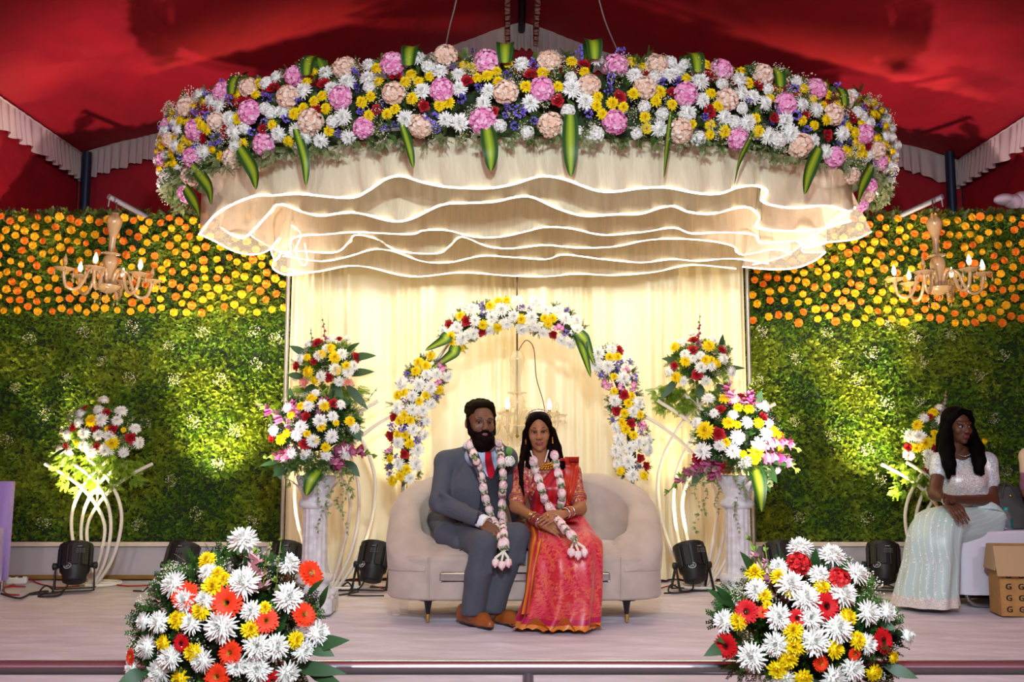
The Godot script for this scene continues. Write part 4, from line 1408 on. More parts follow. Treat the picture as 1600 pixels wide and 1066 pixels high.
func column(x: float, where_: String) -> void:
	var o := thing("column", "white fluted plaster column with relief capital " + where_, "column", Vector3(x, 0, -6.35), "white plaster columns")
	var white := mat("plaster", "e6e2e4", 0.6, {"uv1_triplanar": true, "uv1_scale": Vector3(2, 2, 2), "albedo_texture": noise_tex(0.03, 256, false, 1.0, FastNoiseLite.TYPE_SIMPLEX_SMOOTH, 0.8, 1.0)})
	var m := Mb.new()
	m.box(Vector3(0, 0.05, 0), Vector3(0.27, 0.10, 0.27), 0.012)
	m.lathe([Vector2(0.135, 0.10), Vector2(0.13, 0.13), Vector2(0.10, 0.15), Vector2(0.095, 0.18), Vector2(0.115, 0.19), Vector2(0.12, 0.21), Vector2(0.115, 0.23), Vector2(0.09, 0.24)], 32)
	var base := part(o, "base", m.mesh(), white)
	m = Mb.new()
	for i in 26:   # garland in relief round the plinth
		var an := TAU * i / 26
		m.ball(Vector3(cos(an) * 0.125, 0.11 + 0.02 * sin(i * 2.1), sin(an) * 0.125), Vector3(0.028, 0.024, 0.028), 7, 5)
	part(base, "relief_ornament", m.mesh(), white)
	m = Mb.new()
	m.lathe([Vector2(0.084, 0.24), Vector2(0.078, 0.27), Vector2(0.074, 0.62), Vector2(0.078, 0.64)], 72, Transform3D.IDENTITY, 0.035, 14)
	part(o, "shaft", m.mesh(), white)
	m = Mb.new()
	m.lathe([Vector2(0.078, 0.64), Vector2(0.10, 0.65), Vector2(0.108, 0.67), Vector2(0.10, 0.69), Vector2(0.085, 0.695), Vector2(0.085, 0.72), Vector2(0.115, 0.80), Vector2(0.125, 0.83), Vector2(0.125, 0.845)], 32)
	var cap_ := part(o, "capital", m.mesh(), white)
	m = Mb.new()
	for i in 10:
		var an := TAU * i / 10
		var out := Vector3(cos(an), 0, sin(an))
		m.petal(out * 0.085 + Vector3(0, 0.71, 0), (Vector3.UP + out * 0.3).normalized(), out, 0.11, 0.06, 0.5, Color.WHITE, Color.WHITE, [0.8, 1.0, 0.8, 0.3], -0.4)
	part(cap_, "relief_ornament", m.mesh(), mat("plaster_relief", "e6e2e4", 0.6, {"cull_mode": BaseMaterial3D.CULL_DISABLED}))

func tube_stand(base: Vector3, k: float, top: float, label: String, group: String) -> void:
	var o := thing("tube_stand", label, "flower stand", base, group)
	var white := mat("stand_paint", "ece3d6", 0.4)
	var arcs := [[69, 729, 111, 752, 145, 783, 166, 823, 162, 867, 149, 914], [108, 726, 145, 752, 169, 790, 176, 830, 169, 877, 152, 914], [135, 720, 166, 749, 188, 790, 191, 830, 179, 877, 156, 914]]
	for side in 2:
		for a in arcs:
			var pts := []
			for i in range(0, 12, 2):
				var dx: float = (a[i] - 150) / 205.0
				pts.append(Vector3(dx * (1 if side == 0 else -1) * k, maxf(0.0, (914 - a[i + 1]) / 205.0) * k, 0.035 * (1 if side == 0 else -1)))
			var m := Mb.new()
			m.tube(curve(pts, 30), 0.0135, -1, 8)
			part(o, "curved_tube", m.mesh(), white)
	var m := Mb.new()
	var ring := []
	for i in 41:
		ring.append(Vector3(0.15 * k * cos(TAU * i / 40) + 0.05, 0.012, 0.14 * sin(TAU * i / 40)))
	m.tube(ring, 0.011, -1, 8)
	m.tube([Vector3(-0.1 * k, 0.012, 0), Vector3(0.2 * k, 0.012, 0)], 0.011, -1, 8)
	part(o, "base_ring", m.mesh(), white)
	m = Mb.new()
	m.tube([Vector3(0, 0.62 * k, 0), Vector3(0, 0.62 * k + 0.1, 0), Vector3(0.0, top - 0.05, 0)], 0.009, -1, 8)
	m.tube([Vector3(-0.09, 0.62 * k + 0.06, 0), Vector3(0.09, 0.62 * k + 0.06, 0)], 0.008, -1, 8)
	part(o, "holder_stem", m.mesh(), white)

# ------------------------------------------------------------------ chandeliers
func build_chandeliers() -> void:
	var amber := mat("amber_glass", "cdb592", 0.2, {"transparency": BaseMaterial3D.TRANSPARENCY_ALPHA, "albedo_color": Color(0.72, 0.60, 0.42, 0.6), "metallic_specular": 0.9})
	var clear := mat("clear_glass", "f5e8c4", 0.2, {"transparency": BaseMaterial3D.TRANSPARENCY_ALPHA, "albedo_color": Color(0.93, 0.86, 0.68, 0.42), "metallic_specular": 0.9})
	chandelier(at(168, 452, 7.6), amber, -0.06, [1, 1, 0, 1, 1, 0], 0.45, "amber glass chandelier with lit candle bulbs before the marigolds above the tube stand", 2.93)
	chandelier(at(1468, 455, 7.6), amber, 0.03, [1, 1, 0, 1, 1, 1], 0.2, "amber glass chandelier with lit candle bulbs before the marigolds above the woman in pale sari", 2.95)
	chandelier(at(808, 672, 7.55), clear, 0.0, [1, 1, 1, 1, 0, 0], 0.75, "clear glass chandelier hanging inside the flower arch behind the couple", 2.8)

func chandelier(p: Vector3, glass: Material, tilt: float, lit: Array, spin: float, label: String, hook: float) -> void:
	var o := thing("chandelier", label, "chandelier", p, "candle chandeliers")
	o.rotation.z = tilt
	var brass := mat("brass", "b08a4a", 0.3, {"metallic": 1.0})
	var m := Mb.new()
	m.lathe([Vector2(0.001, -0.035), Vector2(0.03, -0.03), Vector2(0.085, 0.0), Vector2(0.1, 0.025), Vector2(0.098, 0.035), Vector2(0.06, 0.03), Vector2(0.03, 0.03)], 28, Transform3D.IDENTITY, 0.03, 14)
	var bowl := part(o, "bowl", m.mesh(), glass)
	m = Mb.new()
	m.lathe([Vector2(0.006, -0.06), Vector2(0.014, -0.045), Vector2(0.008, -0.033)], 10)
	part(bowl, "finial", m.mesh(), brass)
	m = Mb.new()
	m.lathe([Vector2(0.03, 0.03), Vector2(0.035, 0.10), Vector2(0.055, 0.19), Vector2(0.058, 0.22), Vector2(0.045, 0.255), Vector2(0.03, 0.265)], 28, Transform3D.IDENTITY, 0.02, 12)
	m.lathe([Vector2(0.03, 0.265), Vector2(0.068, 0.275), Vector2(0.072, 0.285), Vector2(0.03, 0.292)], 28, Transform3D.IDENTITY, 0.05, 14)
	m.lathe([Vector2(0.024, 0.292), Vector2(0.026, 0.40), Vector2(0.03, 0.42), Vector2(0.05, 0.49), Vector2(0.06, 0.53), Vector2(0.055, 0.56), Vector2(0.03, 0.585), Vector2(0.028, 0.6)], 28, Transform3D.IDENTITY, 0.02, 12)
	part(o, "stem", m.mesh(), glass)
	m = Mb.new()
	m.tube([Vector3(0, -0.03, 0), Vector3(0, 0.62, 0), Vector3(0.0, hook - p.y, 0)], 0.007, -1, 8)
	part(o, "rod", m.mesh(), mat("dark_rod", "5a4a38", 0.4, {"metallic": 0.8}))
	for i in 6:
		var an := spin + TAU * i / 6
		var out := Vector3(cos(an), 0, sin(an))
		m = Mb.new()
		var pts := []
		for q in [[0.04, 0.035], [0.065, 0.12], [0.11, 0.155], [0.15, 0.12], [0.175, 0.05], [0.205, -0.01], [0.25, -0.035], [0.30, -0.01], [0.32, 0.06], [0.322, 0.095]]:
			pts.append(out * q[0] + Vector3(0, q[1], 0))
		m.tube(curve(pts, 30), 0.0135, -1, 9)
		var arm := part(o, "arm", m.mesh(), glass)
		m = Mb.new()
		var x := Transform3D(Basis.IDENTITY, out * 0.322)
		m.lathe([Vector2(0.018, 0.09), Vector2(0.05, 0.10), Vector2(0.075, 0.115), Vector2(0.077, 0.122), Vector2(0.045, 0.115), Vector2(0.015, 0.112)], 22, x, 0.05, 11)
		part(arm, "drip_cup", m.mesh(), glass)
		m = Mb.new()
		for k in 4:   # drops
			var q := out * 0.322 + Vector3(cos(k * TAU / 4 + an) * 0.066, 0.11, sin(k * TAU / 4 + an) * 0.066)
			m.lathe([Vector2(0.0015, 0.0), Vector2(0.0025, -0.02), Vector2(0.009, -0.045), Vector2(0.001, -0.058)], 7, Transform3D(Basis.IDENTITY, q))
		part(arm, "crystal_drops", m.mesh(), glass)
		m = Mb.new()
		m.lathe([Vector2(0.010, 0.11), Vector2(0.010, 0.145)], 10, x)
		part(arm, "candle_sleeve", m.mesh(), brass)
		m = Mb.new()
		m.lathe([Vector2(0.008, 0.145), Vector2(0.0165, 0.165), Vector2(0.0175, 0.178), Vector2(0.012, 0.20), Vector2(0.004, 0.222), Vector2(0.001, 0.226)], 12, x)
		if lit[i] == 1:
			part(arm, "candle_bulb", m.mesh(), mat("bulb_glow", "ffffff", 0.4, {"emission_enabled": true, "emission": Color(1.0, 0.97, 0.92), "emission_energy_multiplier": 6.0}))
			omni("bulb_light", o.transform * (out * 0.322 + Vector3(0, 0.178, 0)), Color(1.0, 0.93, 0.82), 0.006, 0.012)
		else:
			part(arm, "candle_bulb", m.mesh(), glass)
	m = Mb.new()
	for k in 5:
		var q := Vector3(cos(k * TAU / 5) * 0.085, 0.0, sin(k * TAU / 5) * 0.085)
		for b in 5:
			m.ball(q + Vector3(0, -0.014 - b * 0.016, 0), Vector3(0.004, 0.0055, 0.004), 6, 4)
		m.lathe([Vector2(0.001, -0.09), Vector2(0.008, -0.11), Vector2(0.001, -0.122)], 7, Transform3D(Basis.IDENTITY, q))
	part(bowl, "crystal_drops", m.mesh(), glass)

# ------------------------------------------------------------------ stage lights
func build_par_lights() -> void:
	var grp := "black stage lights on the floor"
	par(on_floor(104, 927), 0.35, PAR_E, "black stage light with knobbed yoke nearest the purple chair", grp)
	par(on_floor(271, 926), -0.2, PAR_E, "black stage light beside the arrangement with orange gerberas, oval badge on its side", grp)
	par(on_floor(438, 925), -0.1, PAR_E * 0.15, "black stage light half hidden behind the arrangement with orange gerberas", grp)
	par(on_floor(579, 925), -0.25, PAR_E * 0.1, "black stage light by the sofa end on the groom's side", grp)
	par(on_floor(1087, 926), 0.25, PAR_E * 0.12, "black stage light by the sofa end on the bride's side", grp)
	par(on_floor(1229, 925), 0.1, PAR_E * 0.3, "black stage light behind the arrangement with red gerberas", grp)
	par(on_floor(1392, 926), -0.35, PAR_E, "black stage light just behind the hem of the pale sari", grp)

const PAR_E := 15.0

func par(p: Vector3, turn: float, energy: float, label: String, group: String) -> void:
	p.z -= 0.12
	var o := thing("stage_light", label, "stage light", p, group)
	o.rotation.y = turn
	var black := mat("black_plastic", "151517", 0.5)
	var tilt := Basis(Vector3.RIGHT, -0.44)
	var xf := Transform3D(tilt, Vector3(0, 0.175, 0))
	var m := Mb.new()
	m.lathe([Vector2(0.055, -0.125), Vector2(0.078, -0.115), Vector2(0.085, -0.06), Vector2(0.1, -0.045), Vector2(0.108, 0.02), Vector2(0.112, 0.115), Vector2(0.116, 0.12), Vector2(0.116, 0.15), Vector2(0.108, 0.155), Vector2(0.104, 0.14)], 16, xf)
	var body := part(o, "housing", m.mesh(), black)
	m = Mb.new()
	for k in 5:
		var an := PI * 0.5 + (k - 2) * 0.62
		m.box(xf * Vector3(cos(an) * 0.112, 0.05, sin(an) * 0.112), Vector3(0.05, 0.15, 0.014), 0.004, tilt * Basis(Vector3.UP, PI / 2 - an))
	part(body, "cooling_rib", m.mesh(), black)
	m = Mb.new()
	for r in 3:
		for k in 5:
			m.box(xf * Vector3(0.012 + k * 0.012, 0.06 + r * 0.012, 0.121), Vector3(0.006, 0.005, 0.003), 0.001, tilt)
	m.box(xf * Vector3(0.03, 0.105, 0.121), Vector3(0.03, 0.006, 0.003), 0.001, tilt)
	part(body, "control_panel", m.mesh(), mat("grey_print", "8a8a90", 0.5))
	# oval badge
	m = Mb.new()
	var ring := []
	var bx := xf * Transform3D(Basis(Vector3.UP, -0.45), Vector3(-0.042, -0.03, 0.092))
	for i in 25:
		ring.append(bx * Vector3(0.026 * cos(TAU * i / 24), 0.019 * sin(TAU * i / 24), 0.006))
	m.tube(ring, 0.002, -1, 5, false)
	m.tube([bx * Vector3(-0.012, -0.008, 0.006), bx * Vector3(-0.004, 0.009, 0.006), bx * Vector3(0.0, -0.008, 0.006), bx * Vector3(0.006, 0.008, 0.006), bx * Vector3(0.012, -0.006, 0.006)], 0.002, -1, 5)
	part(body, "badge", m.mesh(), mat("white_print", "e9e9ee", 0.5))
	m = Mb.new()
	var row := PackedVector3Array()
	for i in 16:
		row.append(xf * Vector3(cos(TAU * i / 16) * 0.103, 0.142, -sin(TAU * i / 16) * 0.103))
	m.cap(row)
	part(o, "lens", m.mesh(), mat("lens_glow", "ffffff", 0.4, {"emission_enabled": true, "emission": Color(1.0, 0.95, 0.75), "emission_energy_multiplier": 2.0}))
	for leg in [-1, 1]:
		m = Mb.new()
		var pts := [Vector3(-0.128, 0.175, 0), Vector3(-0.132, 0.01, 0.075 * leg), Vector3(-0.12, 0.006, 0.085 * leg), Vector3(0.12, 0.006, 0.085 * leg), Vector3(0.132, 0.01, 0.075 * leg), Vector3(0.128, 0.175, 0)]
		for k in 5:
			var a: Vector3 = pts[k]
			var b: Vector3 = pts[k + 1]
			var y := (b - a).normalized()
			var x := y.cross(Vector3.FORWARD).normalized() if absf(y.x) > 0.5 else Vector3.RIGHT
			m.box((a + b) * 0.5, Vector3(0.008, (b - a).length() + 0.006, 0.028), 0.001, Basis(x, y, x.cross(y).normalized()))
		part(o, "yoke", m.mesh(), black)
	for s in [-1, 1]:
		m = Mb.new()
		m.lathe([Vector2(0.012, 0.0), Vector2(0.022, 0.005), Vector2(0.024, 0.03), Vector2(0.01, 0.036)], 12, Transform3D(Basis(Vector3.BACK, -PI / 2 * s), Vector3(0.116 * s, 0.175, 0)), 0.08, 6)
		part(o, "clamp_knob", m.mesh(), black)
	m = Mb.new()
	m.tube(curve([xf * Vector3(-0.03, -0.12, 0.03), Vector3(-0.06, 0.02, 0.12), Vector3(-0.16, 0.006, 0.14), Vector3(-0.22, 0.006, 0.08), Vector3(-0.18, 0.05, 0.04), Vector3(-0.13, 0.006, 0.1), Vector3(-0.28, 0.006, 0.14)], 30), 0.006, -1, 6)
	part(o, "power_cord", m.mesh(), mat("black_rubber", "101012", 0.6))
	spot("stage_beam", o.transform * (xf * Vector3(0, 0.16, 0)), o.transform * (xf * Vector3(0, 1.16, 0)), 27.0, Color(1.0, 0.92, 0.70), energy, 0.09)

# ------------------------------------------------------------------ other props
func build_props() -> void:
	var m := Mb.new()
	# chrome rail along the stage edge
	var rail := thing("stage_rail", "long round chrome barrier rail running across in front of the stage", "rail")
	m.tube([Vector3(-4.15, 0.243, -3.6), Vector3(0.06, 0.243, -3.6), Vector3(4.3, 0.243, -3.6)], 0.0255, -1, 18)
	part(rail, "pipe", m.mesh(), mat("chrome", "d4d8e2", 0.22, {"metallic": 0.95}))
	for x in [-3.95, -1.95, 0.056, 2.06, 4.06]:
		m = Mb.new()
		m.tube([Vector3(x, -0.61, -3.6), Vector3(x, 0.23, -3.6)], 0.021, -1, 14)
		m.tube([Vector3(x, -0.61, -3.6), Vector3(x, -0.6, -3.6)], 0.06, -1, 14)
		part(rail, "post", m.mesh(), mat("chrome", "c9ccd4"))
	# purple covered chair
	var ch := thing("covered_chair", "chair in a lilac pleated cloth cover at the stage side by the foliage wall", "chair", at(-54, 800, 7.1) * Vector3(1, 0, 1))
	var lilac := mat("lilac_cloth", "a58ccd", 0.75, {"rim_enabled": true, "rim": 0.4, "cull_mode": BaseMaterial3D.CULL_DISABLED})
	for spec in [["back_cover", 0.78, 0.42, Vector3(0, 0, -0.18), 0.24, 0.045], ["seat_cover", 0.46, 0.44, Vector3(0, 0, 0.05), 0.23, 0.23]]:
		m = Mb.new()
		var rows := []
		for r in 13:
			var s := r / 12.0
			var y: float = lerpf(spec[1], 0.08, s)
			var row := PackedVector3Array()
			for i in 80:
				var an := TAU * i / 80
				var c := cos(an)
				var sn := sin(an)
				var k := pow(pow(absf(c), 6) + pow(absf(sn), 6), -1.0 / 6)
				var g := 1.0 + 0.04 * s * sin(i * 1.3) - 0.10 * s * (1.0 if spec[0] == "back_cover" else 0.0)
				row.append(spec[3] + Vector3(c * k * spec[4] * g, y, sn * k * (spec[5] * g + 0.015 * sin(i * 1.3) * s)))
			rows.append(row)
		m.skin(rows, true, true)
		m.cap(rows[0])
		part(ch, spec[0], m.mesh(), lilac)
	for q in [Vector3(-0.19, 0, -0.19), Vector3(0.19, 0, -0.19), Vector3(-0.19, 0, 0.22), Vector3(0.19, 0, 0.22)]:
		m = Mb.new()
		m.tube([q, q + Vector3(0, 0.42, 0)], 0.011, -1, 8)
		part(ch, "leg", m.mesh(), mat("chrome", "c9ccd4"))
	# bench with white cloth
	var b0 := at(1497, 830, 6.5)
	var be := thing("cloth_bench", "low table draped in wrinkled white cloth, with tubular metal legs", "bench", Vector3(b0.x, 0, -6.74))
	m = Mb.new()
	var rows := []
	var wdt := 0.95
	var n := 160
	for lev in [[0.478, 0.7, 0], [0.487, 0.93, 0], [0.482, 0.985, 0], [0.465, 1.0, 1], [0.40, 1.0, 2], [0.30, 1.0, 3], [0.2, 1.0, 4], [0.085, 1.0, 5]]:
		var row := PackedVector3Array()
		for i in n:
			var an := TAU * i / n
			var k := pow(pow(absf(cos(an)), 9) + pow(absf(sin(an)), 9), -1.0 / 9)
			var fold: float = lev[2] * 0.0016 * sin(i * 0.55 + 0.6 * sin(i * 0.21)) + (0.004 * sin(i * 0.2 + lev[0] * 60.0) if lev[2] < 3 else 0.0)
			row.append(Vector3(wdt / 2 + cos(an) * k * (wdt / 2 * lev[1] + fold), lev[0] + 0.004 * sin(i * 0.31), sin(an) * k * (0.24 * lev[1] + fold)))
		rows.append(row)
	m.skin(rows, true, true)
	m.cap(rows[0])
	part(be, "cloth_cover", m.mesh(), mat("white_cloth", "dcd8e6", 0.8, {"cull_mode": BaseMaterial3D.CULL_DISABLED}))
	for s in 2:
		m = Mb.new()
		var x := 0.05 if s == 0 else wdt - 0.05
		m.tube(curve([Vector3(x, 0.45, 0.2), Vector3(x, 0.12, 0.2), Vector3(x + 0.03 * (1 - 2 * s), 0.035, 0.2), Vector3(x + 0.12 * (1 - 2 * s), 0.013, 0.2), Vector3(wdt / 2, 0.013, 0.2)], 24), 0.012, -1, 9)
		m.tube(curve([Vector3(x, 0.45, -0.2), Vector3(x, 0.12, -0.2), Vector3(x + 0.03 * (1 - 2 * s), 0.035, -0.2), Vector3(x + 0.12 * (1 - 2 * s), 0.013, -0.2), Vector3(wdt / 2, 0.013, -0.2)], 24), 0.012, -1, 9)
		m.tube([Vector3(x + 0.2 * (1 - 2 * s), 0.013, 0.2), Vector3(x + 0.2 * (1 - 2 * s), 0.10, 0.2), Vector3(x + 0.2 * (1 - 2 * s), 0.45, 0.1)], 0.013, -1, 9)
		part(be, "leg", m.mesh(), mat("steel_tube", "a9a6a8", 0.3, {"metallic": 0.9}))
	m = Mb.new()
	m.box(Vector3(wdt / 2, 0.46, 0), Vector3(wdt - 0.04, 0.025, 0.44), 0.004)
	part(be, "board", m.mesh(), mat("deck", "7a6a58"))
	# bag and bottle on it
	var bg := at(1574, 826, 6.8)
	bg.y = 0.485
	var bag := thing("shoulder_bag", "dark grey soft shoulder bag standing on the white-clothed bench behind the bottle", "bag", bg)
	m = Mb.new()
	rows = []
	for lev in [[0.0, 0.9, 1.0], [0.02, 1.0, 1.05], [0.12, 1.0, 1.0], [0.2, 0.93, 0.7], [0.26, 0.8, 0.35], [0.275, 0.74, 0.2]]:
		var row := PackedVector3Array()
		for i in 40:
			var an := TAU * i / 40
			var k := pow(pow(absf(cos(an)), 4) + pow(absf(sin(an)), 4), -0.25)
			row.append(Vector3(cos(an) * k * 0.125 * lev[1] + 0.004 * sin(i * 1.7 + lev[0] * 20), lev[0], sin(an) * k * 0.075 * lev[2] + 0.006 * sin(i * 0.9 + lev[0] * 30)))
		rows.append(row)
	m.skin(rows, true, true)
	m.cap(rows[-1], true)
	m.cap(rows[0])
	part(bag, "body", m.mesh(), mat("bag_cloth", "4d4a48", 0.7))
	for s in [-1, 1]:
		m = Mb.new()
		m.tube(curve([Vector3(-0.05, 0.2, 0.05 * s), Vector3(-0.03, 0.27, 0.04 * s), Vector3(0, 0.30, 0.03 * s), Vector3(0.03, 0.27, 0.04 * s), Vector3(0.05, 0.2, 0.05 * s)], 16), 0.007, -1, 7)
		part(bag, "strap", m.mesh(), mat("bag_strap", "3a3736", 0.6))
	m = Mb.new()
	m.ball(Vector3(0.0, 0.215, 0.068), Vector3(0.008, 0.01, 0.006), 8, 6)
	part(bag, "clasp", m.mesh(), mat("gold_tip", "d8b45a"))
	bottle(Vector3(at(1573, 826, 6.58).x, 0.487, -6.58), 0.145, "round clear water bottle with a teal cap on the white-clothed bench", true)
	bottle(on_floor(619, 961), 0.15, "small clear water bottle on the floor by the sofa, nearer the column", false)
	bottle(on_floor(631, 959), 0.14, "small clear water bottle on the floor by the sofa, closest to its leg", false)
	# cardboard box
	var cb := on_floor(1566, 963)
	var bx := thing("cardboard_box", "brown cardboard box with rows of printed letters, one flap folded out", "box", cb)
	bx.rotation.y = -0.12
	var card := mat("cardboard", "b98a4e", 0.85, {"uv1_triplanar": true, "albedo_texture": noise_tex(0.05, 256, false, 1.0, FastNoiseLite.TYPE_SIMPLEX_SMOOTH, 0.88, 1.0)})
	var W := 0.46
	var H := 0.42
	var D := 0.2
	m = Mb.new()
	m.box(Vector3(W / 2, H / 2, 0), Vector3(W, H, 0.006), 0.001)
	m.box(Vector3(W / 2, H / 2, -D), Vector3(W, H, 0.006), 0.001)
	m.box(Vector3(0, H / 2, -D / 2), Vector3(0.006, H, D), 0.001)
	m.box(Vector3(W, H / 2, -D / 2), Vector3(0.006, H, D), 0.001)
	m.box(Vector3(W / 2, 0.004, -D / 2), Vector3(W, 0.006, D), 0.001)
	part(bx, "body", m.mesh(), card)
	for fl in [[Vector3(W / 2 - 0.01, H - 0.088, 0.03), Vector3(W + 0.05, 0.185, 0.006), Basis(Vector3.RIGHT, -0.3)], [Vector3(-0.016, H - 0.075, -D / 2), Vector3(0.006, 0.15, D), Basis(Vector3.BACK, -0.16)]]:
		m = Mb.new()
		m.box(fl[0], fl[1], 0.001, fl[2])
		part(bx, "flap", m.mesh(), mat("cardboard_inside", "b79a74", 0.9))
	var tm := TextMesh.new()
	tm.text = "G"
	var sf := SystemFont.new()
	sf.font_names = PackedStringArray(["Droid Sans"])
	sf.font_weight = 800
	tm.font = sf
	tm.font_size = 64
	tm.pixel_size = 0.001
	tm.depth = 0.0015
	for r in 5:
		for k in 6:
			var t := part(bx, "printed_letter", tm, mat("black_ink", "1a1411", 0.8))
			t.position = Vector3(0.045 + k * 0.073, 0.04 + r * 0.068, 0.004)
			t.scale = Vector3(0.9, 0.75, 1.0)
	# power strip and cables on the floor
	var ps := on_floor(20, 914)
	var strip := thing("power_strip", "white power strip with a plugged lead on the floor under the lilac chair", "power strip", ps)
	m = Mb.new()
	m.box(Vector3(0, 0.03, 0), Vector3(0.2, 0.05, 0.07), 0.01, Basis(Vector3.UP, 0.3))
	part(strip, "body", m.mesh(), mat("white_plastic", "e3e0e0", 0.4))
	for k in 3:
		m = Mb.new()
		m.box(Vector3(-0.055 + k * 0.055, 0.057, 0.0), Vector3(0.03, 0.006, 0.03), 0.002, Basis(Vector3.UP, 0.3))
		part(strip, "socket", m.mesh(), mat("black_plastic", "17171a"))
	cable("red", [0, 920, 20, 914, 45, 905, 60, 912, 90, 918, 130, 915, 165, 912, 200, 916, 250, 914], 0.006, "a01820", "thin red cable running along the floor from the power strip past the first stage light")
	cable("red", [30, 930, 10, 928, 8, 918, 40, 917], 0.006, "a01820", "short red cable loop beside the power strip on the floor")
	cable("black", [2, 928, 30, 935, 50, 927, 75, 924, 60, 932, 90, 931, 100, 924], 0.007, "111113", "black cable coiled on the floor before the first stage light")
	cable("black", [560, 925, 530, 930, 515, 928, 530, 918, 555, 919, 545, 930, 600, 931], 0.006, "111113", "black cable looped on the floor by the stage light on the groom's side")
	cable("red", [505, 914, 540, 912, 575, 914, 605, 922], 0.005, "b03018", "red cable on the floor beside the stage light on the groom's side")
	cable("red", [1030, 920, 1060, 914, 1110, 919, 1150, 916], 0.005, "b03018", "red cable on the floor beside the stage light on the bride's side")
	cable("black", [1345, 918, 1360, 912, 1375, 911, 1400, 919], 0.006, "111113", "black cable on the floor by the hem of the pale sari")
	cable("red", [1335, 922, 1352, 916, 1366, 915, 1390, 914], 0.005, "a01820", "red cable on the floor by the hem of the pale sari")
	# sheer cable on the curtain by the glass chandelier
	m = Mb.new()
	m.tube(curve([at(810, 548, 7.55), at(822, 532, 7.5), at(834, 545, 7.5), at(838, 590, 7.5), at(848, 625, 7.5), at(852, 650, 7.5), at(856, 700, 7.52)], 30), 0.0035, -1, 5)
	piece("lamp_wire", m.mesh(), mat("wire_dark", "5a2c2c", 0.6), "thin dark wire looping down beside the clear glass chandelier", "wire")

func cable(kind: String, px: Array, r: float, col: String, label: String) -> void:
	var pts := []
	for i in range(0, px.size(), 2):
		pts.append(on_floor(px[i], px[i + 1], r))
	var m := Mb.new()
	m.tube(curve(pts, 40), r, -1, 6)
	piece("%s_cable" % kind, m.mesh(), mat("cable_" + kind, col, 0.5), label, "cable")

func bottle(p: Vector3, h: float, label: String, cap_on: bool) -> void:
	var o := thing("water_bottle", label, "bottle", p)
	var m := Mb.new()
	var r := h * (0.24 if cap_on else 0.2)
	m.lathe([Vector2(r * 0.85, 0.0), Vector2(r, 0.006), Vector2(r * 1.04, h * 0.2), Vector2(r, h * 0.5), Vector2(r * 0.7, h * 0.72), Vector2(r * 0.36, h * 0.82), Vector2(r * 0.34, h * 0.9)], 22)
	part(o, "body", m.mesh(), mat("bottle_plastic", "ffffff", 0.08, {"transparency": BaseMaterial3D.TRANSPARENCY_ALPHA, "albedo_color": Color(0.85, 0.92, 0.95, 0.07)}))
	m = Mb.new()
	m.lathe([Vector2(r * 0.42, h * 0.88), Vector2(r * 0.42, h * 0.99), Vector2(r * 0.36, h)], 16)
	part(o, "cap", m.mesh(), mat("teal_cap", "1fa5a0", 0.4) if cap_on else mat("clear_cap", "d8dde0", 0.3))
	if cap_on:
		m = Mb.new()
		for s in 2:
			var rows := []
			for k in 2:
				var row := PackedVector3Array()
				for i in 9:
					var an := lerpf(0.05, 1.35, i / 8.0) + s * 0.0
					row.append(Vector3(cos(an) * r * 1.05, h * (0.12 + 0.4 * k), sin(an) * r * 1.05))
				rows.append(row)
			m.skin(rows, false, s == 0)
		part(o, "paper_label", m.mesh(), mat("teal_label", "1a9c97", 0.5, {"cull_mode": BaseMaterial3D.CULL_DISABLED}))

